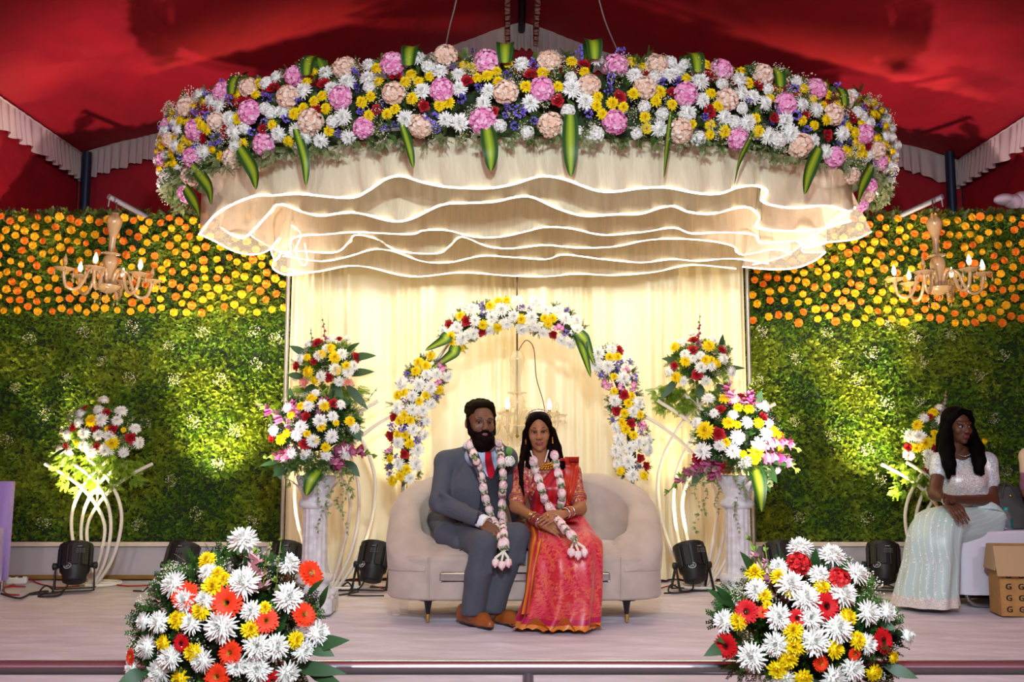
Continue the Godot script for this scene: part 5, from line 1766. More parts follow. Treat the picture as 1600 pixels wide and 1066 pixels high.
# the row of wash lamps over the front of the hall that lights the stage
func build_wash_lamps() -> void:
	for k in 4:
		var p := Vector3(-2.7 + k * 1.8, 2.62, 0.95)
		var o := thing("wash_lamp", "black wash lamp hanging over the hall, %s" % ["outermost on the side of the lilac chair", "second from the side of the lilac chair", "second from the side of the cardboard box", "outermost on the side of the cardboard box"][k], "stage light", p, "wash lamps over the hall")
		var dir := (Vector3(p.x, 0.95, -6.2) - p).normalized()
		var b := frame(Vector3.ZERO, dir)
		var m := Mb.new()
		m.lathe([Vector2(0.06, -0.2), Vector2(0.09, -0.17), Vector2(0.11, 0.06), Vector2(0.12, 0.07)], 18, b)
		part(o, "housing", m.mesh(), mat("black_plastic", "151517", 0.5))
		m = Mb.new()
		m.lathe([Vector2(0.001, 0.075), Vector2(0.1, 0.07)], 18, b)
		part(o, "lens", m.mesh(), mat("wash_glow", "ffffff", 0.4, {"emission_enabled": true, "emission": Color(0.96, 0.96, 1.0), "emission_energy_multiplier": 2.0}))
		m = Mb.new()
		m.tube([Vector3(0, 0.08, 0.05), Vector3(0, 2.2, 0.05)], 0.015, -1, 8)
		part(o, "hanger", m.mesh(), mat("black_rubber", "101012", 0.6))
	for s in [-1, 1]:   # two floods on the ground before the stage, pointing up at the roof
		var p := Vector3(1.36 * s, 0.1, -5.0)
		var dir := (Vector3(3.25 * s, 4.15, -8.9) - p).normalized()
		var o := thing("flood_lamp", "small black flood lamp pointing up behind the arrangement with %s gerberas" % ("orange" if s < 0 else "red"), "stage light", p)
		var b := frame(Vector3.ZERO, dir)
		var m := Mb.new()
		m.lathe([Vector2(0.04, -0.13), Vector2(0.07, -0.11), Vector2(0.085, 0.02), Vector2(0.09, 0.03)], 16, b)
		part(o, "housing", m.mesh(), mat("black_plastic", "151517", 0.5))
		m = Mb.new()
		m.lathe([Vector2(0.001, 0.035), Vector2(0.075, 0.03)], 16, b)
		part(o, "lens", m.mesh(), mat("wash_glow", "ffffff", 0.4))
		m = Mb.new()
		for k in [-1, 1]:
			m.tube([Vector3(0.1 * k, 0, 0), Vector3(0.11 * k, -0.08, 0.0), Vector3(0, -0.09, 0.0)], 0.01, -1, 7)
		part(o, "stand", m.mesh(), mat("black_rubber", "101012", 0.6))
	var hl := thing("hall_lamp", "round glowing lamp hanging under the roof ridge in front of the stage", "lamp", Vector3(0.1, 2.75, -0.5))
	var hm := Mb.new()
	hm.ball(Vector3.ZERO, Vector3.ONE * 0.12, 18, 12)
	part(hl, "globe_bulb", hm.mesh(), mat("hall_glow", "ffffff", 0.4, {"emission_enabled": true, "emission": Color(0.87, 0.97, 1.0), "emission_energy_multiplier": 2.0}))
	hm = Mb.new()
	hm.tube([Vector3(0, 0.115, 0), Vector3(0, 2.4, 0)], 0.008, -1, 7)
	part(hl, "cord", hm.mesh(), mat("black_rubber", "101012", 0.6))

# ------------------------------------------------------------------ bodies: tapered capsules and ellipsoids joined smoothly and skinned
class Sdf:
	var pr := []
	var cuts := []
	var k := 90.0
	func cone(a: Vector3, b: Vector3, ra: float, rb: float, flat := Vector3.ZERO, f := 1.0) -> void:
		pr.append([0, a, b, ra, rb, flat.normalized(), f, Basis.IDENTITY])
	func ball(c: Vector3, r: Vector3, b := Basis.IDENTITY) -> void:
		pr.append([1, c, r, 0.0, 0.0, Vector3.ZERO, 1.0, b])
	func carve(c: Vector3, r: Vector3) -> void:
		cuts.append([1, c, r])
	func below(n: Vector3, h: float) -> void:   # keeps only n.p < h
		cuts.append([0, n.normalized(), h])
	func chain(pts: Array, rs: Array, flat := Vector3.ZERO, f := 1.0) -> void:
		for i in pts.size() - 1:
			cone(pts[i], pts[i + 1], rs[i], rs[i + 1], flat, f)
	func dist(q: Array, p: Vector3) -> float:
		if q[0] == 0:
			var pa: Vector3 = p - q[1]
			if q[6] != 1.0:
				pa += q[5] * (pa.dot(q[5]) * (q[6] - 1.0))
			var ba: Vector3 = q[2] - q[1]
			var t := clampf(pa.dot(ba) / maxf(ba.length_squared(), 1e-9), 0, 1)
			return (pa - ba * t).length() - lerpf(q[3], q[4], t)
		var l: Vector3 = (p - q[1]) * q[7]
		var l0: float = (l / q[2]).length()
		return l0 * (l0 - 1.0) / maxf((l / (q[2] * q[2])).length(), 1e-6)
	func cut_dist(q: Array, p: Vector3) -> float:   # positive where the matter stays
		if q[0] == 0:
			return q[2] - p.dot(q[1])
		var l: Vector3 = p - q[1]
		var l0: float = (l / q[2]).length()
		return l0 * (l0 - 1.0) / maxf((l / (q[2] * q[2])).length(), 1e-6)
	func value(p: Vector3) -> float:   # negative inside
		var s := 0.0
		for q in pr:
			s += exp(-k * dist(q, p))
		for q in cuts:
			s = minf(s, exp(k * cut_dist(q, p)))
		return -log(maxf(s, 1e-30)) / k
	func hit(from: Vector3, dir: Vector3, t0: float, t1: float) -> float:
		var t := t0
		while t < t1:
			var d := value(from + dir * t)
			if d < 0.001:
				return t
			t += maxf(d * 0.8, 0.002)
		return -1.0
	func bounds(q: Array) -> AABB:
		if q[0] == 0:
			var m: float = maxf(q[3], q[4]) * (1.0 if q[6] >= 1.0 else 1.0 / q[6])
			return AABB(q[1], Vector3.ZERO).expand(q[2]).grow(m)
		var r: Vector3 = q[2]
		var e: Vector3 = r if q[7] == Basis.IDENTITY else Vector3.ONE * maxf(r.x, maxf(r.y, r.z))
		return AABB(q[1] - e, e * 2.0)
	func build(m: Mb, cell: float, xf: Transform3D, paint: Callable) -> void:
		var box: AABB = bounds(pr[0])
		for q in pr:
			box = box.merge(bounds(q))
		box = box.grow(0.8 / k + cell * 2.0)
		var o := box.position
		var nx := int(box.size.x / cell) + 2
		var ny := int(box.size.y / cell) + 2
		var nz := int(box.size.z / cell) + 2
		var g := PackedFloat32Array()
		g.resize(nx * ny * nz)
		g.fill(0.0)
		var reach := 4.0 / k
		for q in pr:
			var bb := bounds(q).grow(reach)
			var x0 := maxi(0, int((bb.position.x - o.x) / cell))
			var y0 := maxi(0, int((bb.position.y - o.y) / cell))
			var z0 := maxi(0, int((bb.position.z - o.z) / cell))
			var x1 := mini(nx - 1, int((bb.end.x - o.x) / cell) + 1)
			var y1 := mini(ny - 1, int((bb.end.y - o.y) / cell) + 1)
			var z1 := mini(nz - 1, int((bb.end.z - o.z) / cell) + 1)
			if q[0] == 0:
				var a: Vector3 = q[1]
				var ba: Vector3 = q[2] - a
				var inv := 1.0 / maxf(ba.length_squared(), 1e-9)
				var ra: float = q[3]
				var dr: float = q[4] - ra
				var fl: Vector3 = q[5]
				var f1: float = q[6] - 1.0
				for z in range(z0, z1 + 1):
					for y in range(y0, y1 + 1):
						var i := (z * ny + y) * nx
						for x in range(x0, x1 + 1):
							var pa := Vector3(x * cell, y * cell, z * cell) + o - a
							if f1 != 0.0:
								pa += fl * (pa.dot(fl) * f1)
							var t := clampf(pa.dot(ba) * inv, 0.0, 1.0)
							var d := (pa - ba * t).length() - ra - dr * t
							if d < reach:
								g[i + x] += exp(-k * d)
			else:
				for z in range(z0, z1 + 1):
					for y in range(y0, y1 + 1):
						var i := (z * ny + y) * nx
						for x in range(x0, x1 + 1):
							var d := dist(q, Vector3(x * cell, y * cell, z * cell) + o)
							if d < reach:
								g[i + x] += exp(-k * maxf(d, -0.25))
		if cuts.size():
			for z in nz:
				for y in ny:
					var i := (z * ny + y) * nx
					for x in nx:
						if g[i + x] > 0.5:
							for q in cuts:
								g[i + x] = minf(g[i + x], exp(k * clampf(cut_dist(q, Vector3(x * cell, y * cell, z * cell) + o), -0.3, 0.3)))
		var ins := PackedByteArray()
		ins.resize(g.size())
		for i in g.size():
			if g[i] > 1.0:
				ins[i] = 1
		var ids := PackedInt32Array()
		ids.resize(g.size())
		ids.fill(-1)
		var nxy := nx * ny
		var corner := [0, 1, nx, nx + 1, nxy, nxy + 1, nxy + nx, nxy + nx + 1]
		var off := [Vector3(0, 0, 0), Vector3(1, 0, 0), Vector3(0, 1, 0), Vector3(1, 1, 0), Vector3(0, 0, 1), Vector3(1, 0, 1), Vector3(0, 1, 1), Vector3(1, 1, 1)]
		var edges := [[0, 1], [2, 3], [4, 5], [6, 7], [0, 2], [1, 3], [4, 6], [5, 7], [0, 4], [1, 5], [2, 6], [3, 7]]
		for z in nz - 1:
			for y in ny - 1:
				var r := (z * ny + y) * nx
				var cnt := ins.slice(r, r + nx).count(1) + ins.slice(r + nx, r + 2 * nx).count(1) + ins.slice(r + nxy, r + nxy + nx).count(1) + ins.slice(r + nxy + nx, r + nxy + 2 * nx).count(1)
				if cnt == 0 or cnt == 4 * nx:
					continue
				for x in nx - 1:
					var i := r + x
					var s := ins[i] + ins[i + 1] + ins[i + nx] + ins[i + nx + 1] + ins[i + nxy] + ins[i + nxy + 1] + ins[i + nxy + nx] + ins[i + nxy + nx + 1]
					if s == 0 or s == 8:
						continue
					var sum := Vector3.ZERO
					var n := 0
					for e in edges:
						var i0: int = i + corner[e[0]]
						var i1: int = i + corner[e[1]]
						if ins[i0] != ins[i1]:
							var f0 := log(maxf(g[i0], 0.01))
							var f1 := log(maxf(g[i1], 0.01))
							sum += (off[e[0]] as Vector3).lerp(off[e[1]], clampf(f0 / (f0 - f1), 0.02, 0.98))
							n += 1
					var p := (Vector3(x, y, z) + sum / n) * cell + o
					m.col = paint.call(p)
					ids[i] = m.p(xf * p, Vector2(p.x, p.y))
		for z in range(1, nz - 1):
			for y in range(1, ny - 1):
				var r := (z * ny + y) * nx
				for x in range(1, nx - 1):
					var i := r + x
					var c := ins[i]
					if c != ins[i + 1]:
						_face(m, c == 1, ids[i - nx - nxy], ids[i - nxy], ids[i], ids[i - nx])
					if c != ins[i + nx]:
						_face(m, c == 1, ids[i - 1 - nxy], ids[i - 1], ids[i], ids[i - nxy])
					if c != ins[i + nxy]:
						_face(m, c == 1, ids[i - 1 - nx], ids[i - nx], ids[i], ids[i - 1])
	func _face(m: Mb, out: bool, a: int, b: int, c: int, d: int) -> void:
		if mini(mini(a, b), mini(c, d)) < 0:
			return
		if out:
			m.quad(a, b, c, d)
		else:
			m.quad(d, c, b, a)

func shifted(m: Mb, by: Vector3) -> ArrayMesh:
	for i in m.v.size():
		m.v[i] += by
	return m.mesh()

func skin_mat(key: String) -> StandardMaterial3D:
	return painted(key, 0.5, {"subsurf_scatter_enabled": true, "subsurf_scatter_strength": 0.12})

# face forward +z, up +y, middle of the eyes at the origin
func head_into(m: Mb, xf: Transform3D, skin: Color, lip: Color, lid: Color, wide := 1.0, neck := 0.05) -> void:
	var s := Sdf.new()
	s.k = 230.0
	s.ball(Vector3(0, 0.03, -0.02), Vector3(0.074 * wide, 0.085, 0.092))
	s.ball(Vector3(0, -0.015, 0.018), Vector3(0.064 * wide, 0.08, 0.066))
	s.ball(Vector3(0, -0.068, 0.026), Vector3(0.05 * wide, 0.042, 0.054))
	s.ball(Vector3(0, -0.098, 0.058), Vector3(0.021 * wide, 0.017, 0.019))
	for w in [-1, 1]:
		s.ball(Vector3(0.037 * w * wide, -0.03, 0.056), Vector3(0.024, 0.025, 0.02))
		s.cone(Vector3(0.012 * w, 0.02, 0.08), Vector3(0.045 * w * wide, 0.022, 0.066), 0.009, 0.008)
		s.ball(Vector3(0.0115 * w, -0.037, 0.094), Vector3(0.0095, 0.0075, 0.0095))
		s.ball(Vector3(0.076 * w * wide, -0.008, -0.008), Vector3(0.009, 0.03, 0.017))
		s.carve(Vector3(0.031 * w * wide, -0.001, 0.093), Vector3(0.017, 0.0115, 0.02))
	s.cone(Vector3(0, 0.01, 0.079), Vector3(0, -0.031, 0.098), 0.008, 0.0115)
	s.ball(Vector3(0, -0.0615, 0.083), Vector3(0.021, 0.0058, 0.0105))
	s.ball(Vector3(0, -0.0725, 0.0815), Vector3(0.018, 0.0068, 0.0105))
	s.cone(Vector3(0, -0.08, -0.015), Vector3(0, -0.19, -0.04), neck, neck * 1.12)
	s.build(m, 0.0033, xf, func(p: Vector3) -> Color:
		if p.z > 0.076 and absf(p.x) < 0.0235 - absf(p.y + 0.067) * 0.6 and p.y < -0.0585 and p.y > -0.0775:
			return lip
		if p.z > 0.05 and (Vector2(absf(p.x) - 0.031 * wide, (p.y + 0.001) * 1.5)).length() < 0.018:
			return lid
		return skin)
	for w in [-1, 1]:
		m.col = lid
		var e := Vector3(0.031 * w * wide, 0, 0.0665)
		m.ball(xf * (e + Vector3(0, 0.0052, -0.0012)), Vector3(0.0152, 0.0098, 0.0145) * xf.basis.get_scale().x, 12, 8, xf.basis.orthonormalized())
		m.col = skin
		m.ball(xf * (e + Vector3(0, -0.0092, -0.0012)), Vector3(0.0145, 0.0075, 0.0135) * xf.basis.get_scale().x, 12, 8, xf.basis.orthonormalized())

func face_parts(o: Node3D, xf: Transform3D, base: Vector3, wide: float, gaze: Vector3, brow: float, brow_col := "0c0808") -> void:
	for w in [-1, 1]:
		var e := Vector3(0.031 * w * wide, -0.0012, 0.0668)
		var m := Mb.new()
		m.ball(xf * e - base, Vector3.ONE * 0.0128, 14, 10)
		var eye := part(o, "eye", m.mesh(), mat("eye_white", "a0958d", 0.35))
		m = Mb.new()
		m.ball(xf * (e + gaze.normalized() * 0.0088) - base, Vector3.ONE * 0.0076, 12, 8)
		part(eye, "iris", m.mesh(), mat("eye_dark", "120b09", 0.1))
		m = Mb.new()
		var pts := []
		for q in [[0.011, 0.0185, 0.0845], [0.022, 0.0235, 0.084], [0.036, 0.0245, 0.0775], [0.049, 0.018, 0.066]]:
			pts.append(xf * Vector3(q[0] * w * wide, q[1], q[2]) - base)
		m.tube(curve(pts, 10), brow, brow * 0.5, 6)
		part(o, "eyebrow", m.mesh(), mat("brow_hair_" + brow_col, brow_col, 0.7))

# hand: wrist at the origin, fingers along +y, back of the hand +z; side says where the thumb is
func hand_into(m: Mb, xf: Transform3D, side: float, skin: Color, curl: Array, spread := 0.06, nail := Color(0, 0, 0, 0)) -> void:
	var s := Sdf.new()
	s.k = 420.0
	var lens := [[0.040, 0.025, 0.019], [0.045, 0.028, 0.020], [0.041, 0.026, 0.019], [0.033, 0.020, 0.017]]
	var tips := []
	for i in 4:
		var x := side * (0.028 - 0.0185 * i)
		var knuckle := Vector3(x * 1.1, 0.088 - 0.004 * absf(i - 1.2), 0.002)
		s.cone(Vector3(x * 0.62, 0.004, 0), knuckle, 0.0165, 0.0115, Vector3.BACK, 1.15)
		var p := knuckle
		var an := 0.0
		var fan := side * spread * (1.3 - i)
		for j in 3:
			an += curl[j]
			var d := Vector3(sin(fan) * cos(an), cos(fan) * cos(an), -sin(an))
			var q: Vector3 = p + d * lens[i][j]
			s.cone(p, q, 0.0092 - 0.001 * j, 0.0084 - 0.0012 * j)
			p = q
		tips.append(p)
	s.cone(Vector3(0, -0.05, -0.002), Vector3(0, 0.012, 0), 0.027, 0.0255, Vector3.BACK, 1.25)
	s.cone(Vector3(side * 0.02, 0.012, -0.006), Vector3(side * 0.044, 0.046, -0.012), 0.0155, 0.0118)
	s.cone(Vector3(side * 0.044, 0.046, -0.012), Vector3(side * 0.05, 0.075, -0.016), 0.0108, 0.0095)
	s.cone(Vector3(side * 0.05, 0.075, -0.016), Vector3(side * 0.046, 0.097, -0.02), 0.0095, 0.0078)
	s.build(m, 0.0032, xf, func(p: Vector3) -> Color:
		if nail.a > 0:
			for t in tips:
				if ((t as Vector3) + Vector3(0, 0.002, 0.006) - p).length() < 0.0062:
					return nail
		return skin)

func towards(p: Vector3, y: Vector3, z: Vector3, s := 1.0) -> Transform3D:   # y kept, z made square to it
	y = y.normalized()
	z = (z - y * z.dot(y)).normalized()
	return Transform3D(Basis(y.cross(z), y, z) * s, p)

# cloth laid over a body: rows of [py, px_left, px_right], found where the view meets the body, lifted by off
func laid(s: Sdf, rows: Array, off: float, deep: float, n := 8, sub := 4) -> Mb:
	var m := Mb.new()
	var out := []
	var last := deep
	for r in (rows.size() - 1) * sub + 1:
		var i := mini(r / sub, rows.size() - 2)
		var f := float(r - i * sub) / sub
		var row := PackedVector3Array()
		for c in n + 1:
			var px := lerpf(lerpf(rows[i][1], rows[i][2], float(c) / n), lerpf(rows[i + 1][1], rows[i + 1][2], float(c) / n), f)
			var d := ray(px, lerpf(rows[i][0], rows[i + 1][0], f))
			var t := s.hit(EYE, d, deep - 0.6, deep + 0.35)
			if t > 0:
				last = t
			row.append(EYE + d * ((t if t > 0 else last) - off))
		out.append(row)
	m.skin(out, false, true)
	return m

func loft(secs: Array, u: Vector3, n: int, steps: int, pleats: float, power := 2.3, phase := 0.0) -> Mb:   # secs: [centre, half width, half depth, pleat depth]
	var c := []
	var w := []
	for q in secs:
		c.append(q[0])
		w.append(Vector3(q[1], q[2], q[3]))
	var cc := curve(c, steps)
	var ww := curve(w, steps)
	var m := Mb.new()
	var rows := []
	for k in steps + 1:
		var t: Vector3 = (cc[mini(k + 1, steps)] - cc[maxi(k - 1, 0)]).normalized()
		var v := t.cross(u).normalized()
		var row := PackedVector3Array()
		for i in n + 1:
			var an := TAU * i / n
			var x := cos(an)
			var y := sin(an)
			var r := pow(pow(absf(x), power) + pow(absf(y), power), -1.0 / power)
			var p: float = ww[k].z * (sin(an * pleats + phase + 0.5 * sin(k * 0.13)) + 0.5 * sin(an * pleats * 0.43 + 1.0 + k * 0.03))
			row.append(cc[k] + u * x * (r * ww[k].x + p) + v * y * (r * ww[k].y + p))
		rows.append(row)
	m.skin(rows, false, true)
	return m

func brocade() -> ImageTexture:
	var im := Image.create(640, 640, false, Image.FORMAT_RGB8)
	var coral := Color("d2414c")
	var crim := Color("c0123f")
	var gold := Color("e08a2a")
	var deep := Color("b5104a")
	var nz := FastNoiseLite.new()
	nz.seed = 3
	nz.frequency = 0.012
	for y in 640:
		for x in 640:
			var u := x / 640.0
			var v := y / 640.0
			var a := u * 17.0 + v * 9.0
			var b := v * 34.0 - u * 16.0
			var row := floorf(a)
			var f := a - row - 0.5
			var hook := 0.16 * sin(TAU * b) + 0.09 * sin(TAU * b * 2.0 + 1.0)
			var w := nz.get_noise_2d(x * 1.0, y * 1.0)
			var c := coral.lerp(Color("d9743f"), clampf(0.5 + w * 1.6, 0, 1) * 0.75)
			if absf(f - hook) < 0.13 + 0.05 * sin(TAU * b * 2.0) and sin(TAU * b + row * 2.3) > -0.75:
				c = crim
			elif nz.get_noise_2d(x * 9.0, y * 9.0) > 0.18:
				c = c.lerp(crim, 0.55)
			if w > 0.28:
				c = c.lerp(Color("c4142e"), 0.7)
			var rim := v > 0.82 or (u > 0.425 and u < 0.475)
			if rim:
				c = gold if sin(TAU * (u * 60 + v * 60)) > -0.6 else Color("c35a1a")
			elif v > 0.77 or (u >= 0.475 and u < 0.5):
				c = deep
			im.set_pixel(x, y, c)
	return ImageTexture.create_from_image(im)

func sequin_cloth() -> ImageTexture:
	var im := Image.create(512, 512, false, Image.FORMAT_RGB8)
	var r := RandomNumberGenerator.new()
	r.seed = 4
	for y in 512:
		for x in 512:
			var u := x / 512.0
			var v := y / 512.0
			var c := Color("b9d3cf")
			var l := fposmod(u * 26 + v * 5.0 + 0.25 * sin(v * 20), 1.0)
			if l < 0.13:
				c = Color("dfe9e6") if r.randf() < 0.6 else Color("c3d6d3")
			if l < 0.10 and r.randf() < 0.18 and v > 0.42:
				c = Color("ffffff")
			if v > 0.9 + 0.01 * sin(u * 120):
				c = Color("d9cfc4").lerp(Color("f7f3ee"), r.randf())
				if r.randf() < 0.25:
					c = Color("9f988f")
			im.set_pixel(x, y, c)
	return ImageTexture.create_from_image(im)

func speckled(key: String, cols: Array, freq: float, rough: float, metal := 0.0) -> StandardMaterial3D:
	var n := FastNoiseLite.new()
	n.seed = 31
	n.noise_type = FastNoiseLite.TYPE_CELLULAR
	n.cellular_return_type = FastNoiseLite.RETURN_CELL_VALUE
	n.frequency = freq
	n.fractal_octaves = 1
	var t := NoiseTexture2D.new()
	t.width = 256
	t.height = 256
	t.seamless = true
	t.noise = n
	var g := Gradient.new()
	g.interpolation_mode = Gradient.GRADIENT_INTERPOLATE_CONSTANT
	g.offsets = PackedFloat32Array([0.0, 0.3, 0.5, 0.7, 0.85])
	g.colors = PackedColorArray([Color(cols[0]), Color(cols[1]), Color(cols[2]), Color(cols[3]), Color(cols[4])])
	t.color_ramp = g
	return mat(key, "ffffff", rough, {"albedo_texture": t, "uv1_triplanar": true, "uv1_scale": Vector3(4, 4, 4), "metallic": metal})

func garland(label: String, s: Sdf, strands: Array, tassel: Array, deep: float) -> void:
	var o := thing("wedding_garland", label, "garland", Vector3.ZERO, "wedding garlands")
	for st in strands:
		var pts := []
		for q in st:
			pts.append(Vector3(q[0], q[1], q[2] if q.size() > 2 else 0.0))
		var cv := curve(pts, 200)
		var way := []
		var last := deep
		for q in cv:
			var d := ray(q.x, q.y)
			var t := s.hit(EYE, d, deep - 0.55, deep + 0.3)
			if t > 0 and t < last + 0.12:
				last = lerpf(last, t, 0.25)
			way.append(EYE + d * (last - 0.038 - q.z))
		var m := Mb.new()
		m.col = lin("8a9a6a")
		m.tube(way, 0.012, -1, 6)
		part(o, "cord", m.mesh(), leaf_mat())
		var run := 0.0
		var next := 0.02
		for i in range(1, way.size()):
			run += way[i].distance_to(way[i - 1])
			if run > next:
				next += 0.07
				var up: Vector3 = (way[i - 1] - way[i]).normalized()
				bloom(o, "bp", way[i], up + Vector3(0, 0, 0.35), rnd(0.040, 0.045))
				var where := []
				var tint := PackedColorArray()
				for k in 11:
					var an := TAU * k / 11
					var side := up.cross(Vector3.BACK).normalized().rotated(up, an)
					where.append(frame(way[i] - up * 0.036 + side * 0.012, side, rnd(0, TAU), 0.016))
					tint.append(lin("5f7a3c") if k % 2 else lin("e4e4cf"))
				scatter(o, "leaf_collar", tuft_mesh(), leaf_mat(), where, tint)
	# tassel: beaded strings and buds
	var top := at(tassel[0], tassel[1], tassel[4])
	var low := at(tassel[2], tassel[3], tassel[4] - 0.01)
	var m := Mb.new()
	m.col = lin("e6e2cf")
	for k in 3:
		var end := low + Vector3((k - 1) * 0.036, 0.03 + 0.012 * absf(k - 1), 0.012 * (k % 2))
		for b in 9:
			m.ball(top.lerp(end, b / 8.0), Vector3(0.0075, 0.009, 0.0075), 7, 5)
		bloom(o, "bp", end - Vector3(0, 0.028, 0), Vector3(0.1 * (k - 1), -1, 0.3), 0.034)
	part(o, "beaded_tassel", m.mesh(), painted("beads", 0.5))

func ring_part(o: Node3D, called: String, c: Vector3, axis: Vector3, r: float, t: float, material: Material, label := "", squash := 0.85) -> void:
	var y := axis.normalized()
	var x := y.cross(Vector3(0.1, 0.9, 0.3)).normalized()
	var z := x.cross(y)
	var pts := []
	for i in 25:
		var an := TAU * i / 24
		pts.append(c + x * cos(an) * r + z * sin(an) * r * squash)
	var m := Mb.new()
	m.tube(pts, t, -1, 7, false)
	var q := part(o, called, m.mesh(), material)
	if label:
		tag(q, label)

func build_people() -> void:
	build_groom()
	build_bride()
	build_guest()
	build_second_guest()

func build_groom() -> void:
	var base := Vector3(at(740, 838, 6.2).x, 0, -6.15)
	var o := thing("person", "seated bearded man in a grey three-piece suit, red tie and pink bud garland", "person", base)
	var skin := lin("6f4733")
	var hx := Transform3D(Basis(Vector3.UP, 0.34) * Basis(Vector3.RIGHT, 0.03) * Basis(Vector3.BACK, -0.02) * 1.08, at(751, 660, 6.18))
	var pel := at(732, 836, 6.3)
	var chest := at(742, 768, 6.26)
	var neckb := at(749, 712, 6.28)
	var sh_r := at(696, 722, 6.28)
	var sh_l := at(791, 716, 6.30)
	var el_r := at(686, 786, 6.12)
	var wr_r := at(752, 814, 5.92)
	var el_l := at(806, 780, 6.36)
	var wr_l := at(812, 815, 6.22)
	var hip_r := at(712, 838, 6.24)
	var hip_l := at(752, 838, 6.26)
	var kn_r := at(756, 851, 5.84)
	var kn_l := at(807, 838, 5.9)
	var an_r := at(737, 948, 5.86)
	var an_l := at(768, 944, 5.93)
	var fr := Vector3(0.25, 0, 0.97)
	var m := Mb.new()
	head_into(m, hx, skin, lin("8a5a52"), lin("553425"), 1.07, 0.05)
	var s := Sdf.new()
	s.k = 70.0
	s.chain([pel, chest, neckb], [0.13, 0.13, 0.055], fr, 1.4)
	s.chain([sh_r, neckb, sh_l], [0.055, 0.06, 0.055])
	s.chain([sh_r, el_r, wr_r], [0.05, 0.042, 0.028])
	s.chain([sh_l, el_l, wr_l], [0.05, 0.042, 0.028])
	s.chain([hip_r, kn_r, an_r, an_r - Vector3(0, 0.05, 0)], [0.08, 0.055, 0.038, 0.04])
	s.chain([hip_l, kn_l, an_l, an_l - Vector3(0, 0.05, 0)], [0.08, 0.055, 0.038, 0.04])
	s.build(m, 0.018, Transform3D.IDENTITY, func(_p: Vector3) -> Color: return skin)
	var fing := at(780, 846, 5.79) - wr_r
	hand_into(m, towards(wr_r + fing.normalized() * 0.03, fing, Vector3(-0.05, 0.75, 0.62), 1.06), -1, skin, [0.35, 0.4, 0.2], 0.05, lin("9a6e5c"))
	hand_into(m, towards(wr_l, Vector3(0.3, -0.5, 0.6), Vector3(0, 0.7, 0.5), 1.0), 1, skin, [0.3, 0.4, 0.3])
	part(o, "body", shifted(m, -base), skin_mat("skin"))
	face_parts(o, hx, base, 1.07, Vector3(-0.2, 0, 1), 0.0042)
	# hair and beard
	s = Sdf.new()
	s.k = 300.0
	s.ball(Vector3(0, 0.064, -0.032), Vector3(0.082, 0.06, 0.086))
	s.ball(Vector3(0, 0.0, -0.06), Vector3(0.072, 0.07, 0.055))
	s.cone(Vector3(-0.045, 0.1, 0.036), Vector3(0.047, 0.102, 0.036), 0.02, 0.018)
	for w in [-1, 1]:
		s.cone(Vector3(0.05 * w, 0.094, 0.042), Vector3(0.078 * w, 0.04, 0.02), 0.014, 0.009)
	for w in [-1, 1]:
		s.cone(Vector3(0.076 * w, 0.055, 0.0), Vector3(0.079 * w, 0.005, 0.004), 0.012, 0.007)
	for i in 230:
		var d := Vector3(rnd(-1, 1), rnd(-0.1, 1), rnd(-0.9, 1)).normalized()
		var q := Vector3(0, 0.064, -0.028) + d * Vector3(0.08, 0.064, 0.088)
		if q.z > 0.034 and q.y < 0.096 or q.y < 0.03 and q.z > 0.0:
			continue
		s.ball(q, Vector3.ONE * rnd(0.008, 0.0125))
	m = Mb.new()
	s.build(m, 0.0036, hx, func(_p: Vector3) -> Color: return lin("1a100c"))
	part(o, "hair", shifted(m, -base), painted("hair", 0.7, {"metallic_specular": 0.2}))
	s = Sdf.new()
	s.k = 200.0
	s.ball(Vector3(0, -0.078, 0.036), Vector3(0.067, 0.05, 0.062))
	s.ball(Vector3(0, -0.118, 0.058), Vector3(0.05, 0.048, 0.042))
	for w in [-1, 1]:
		s.cone(Vector3(0.079 * w, 0.01, 0.008), Vector3(0.066 * w, -0.06, 0.03), 0.009, 0.018)
		s.cone(Vector3(0.004 * w, -0.050, 0.096), Vector3(0.034 * w, -0.066, 0.076), 0.0082, 0.011)
	s.carve(Vector3(0, -0.0675, 0.105), Vector3(0.022, 0.0095, 0.03))
	s.carve(Vector3(-0.036, -0.03, 0.075), Vector3(0.026, 0.026, 0.03))
	s.carve(Vector3(0.036, -0.03, 0.075), Vector3(0.026, 0.026, 0.03))
	for i in 110:
		var d := Vector3(rnd(-1, 1), rnd(-1, 0.2), rnd(-0.1, 1)).normalized()
		s.ball(Vector3(0, -0.1, 0.05) + d * Vector3(0.06, 0.062, 0.05), Vector3.ONE * rnd(0.005, 0.008))
	m = Mb.new()
	s.build(m, 0.0036, hx, func(_p: Vector3) -> Color: return lin("140c09"))
	part(o, "beard", shifted(m, -base), painted("hair", 0.7, {"metallic_specular": 0.2}))
	# jacket
	var wool := mat("grey_wool", "474b57", 0.82, {"rim_enabled": true, "rim": 0.25, "normal_enabled": true, "normal_texture": noise_tex(0.014, 256, true, 8.0), "normal_scale": 0.55, "uv1_triplanar": true, "uv1_scale": Vector3(2.2, 1.6, 2.2)})
	var js := Sdf.new()
	js.k = 95.0
	js.chain([pel + Vector3(0, 0.0, 0), chest, neckb - Vector3(0, 0.035, 0)], [0.165, 0.172, 0.1], fr, 1.3)
	js.chain([sh_r, neckb + Vector3(-0.03, 0.0, -0.02), neckb + Vector3(0.03, 0.0, -0.02), sh_l], [0.068, 0.072, 0.072, 0.068])
	js.chain([sh_r, el_r, wr_r], [0.066, 0.058, 0.046])
	js.chain([sh_l, el_l, wr_l], [0.066, 0.058, 0.046])
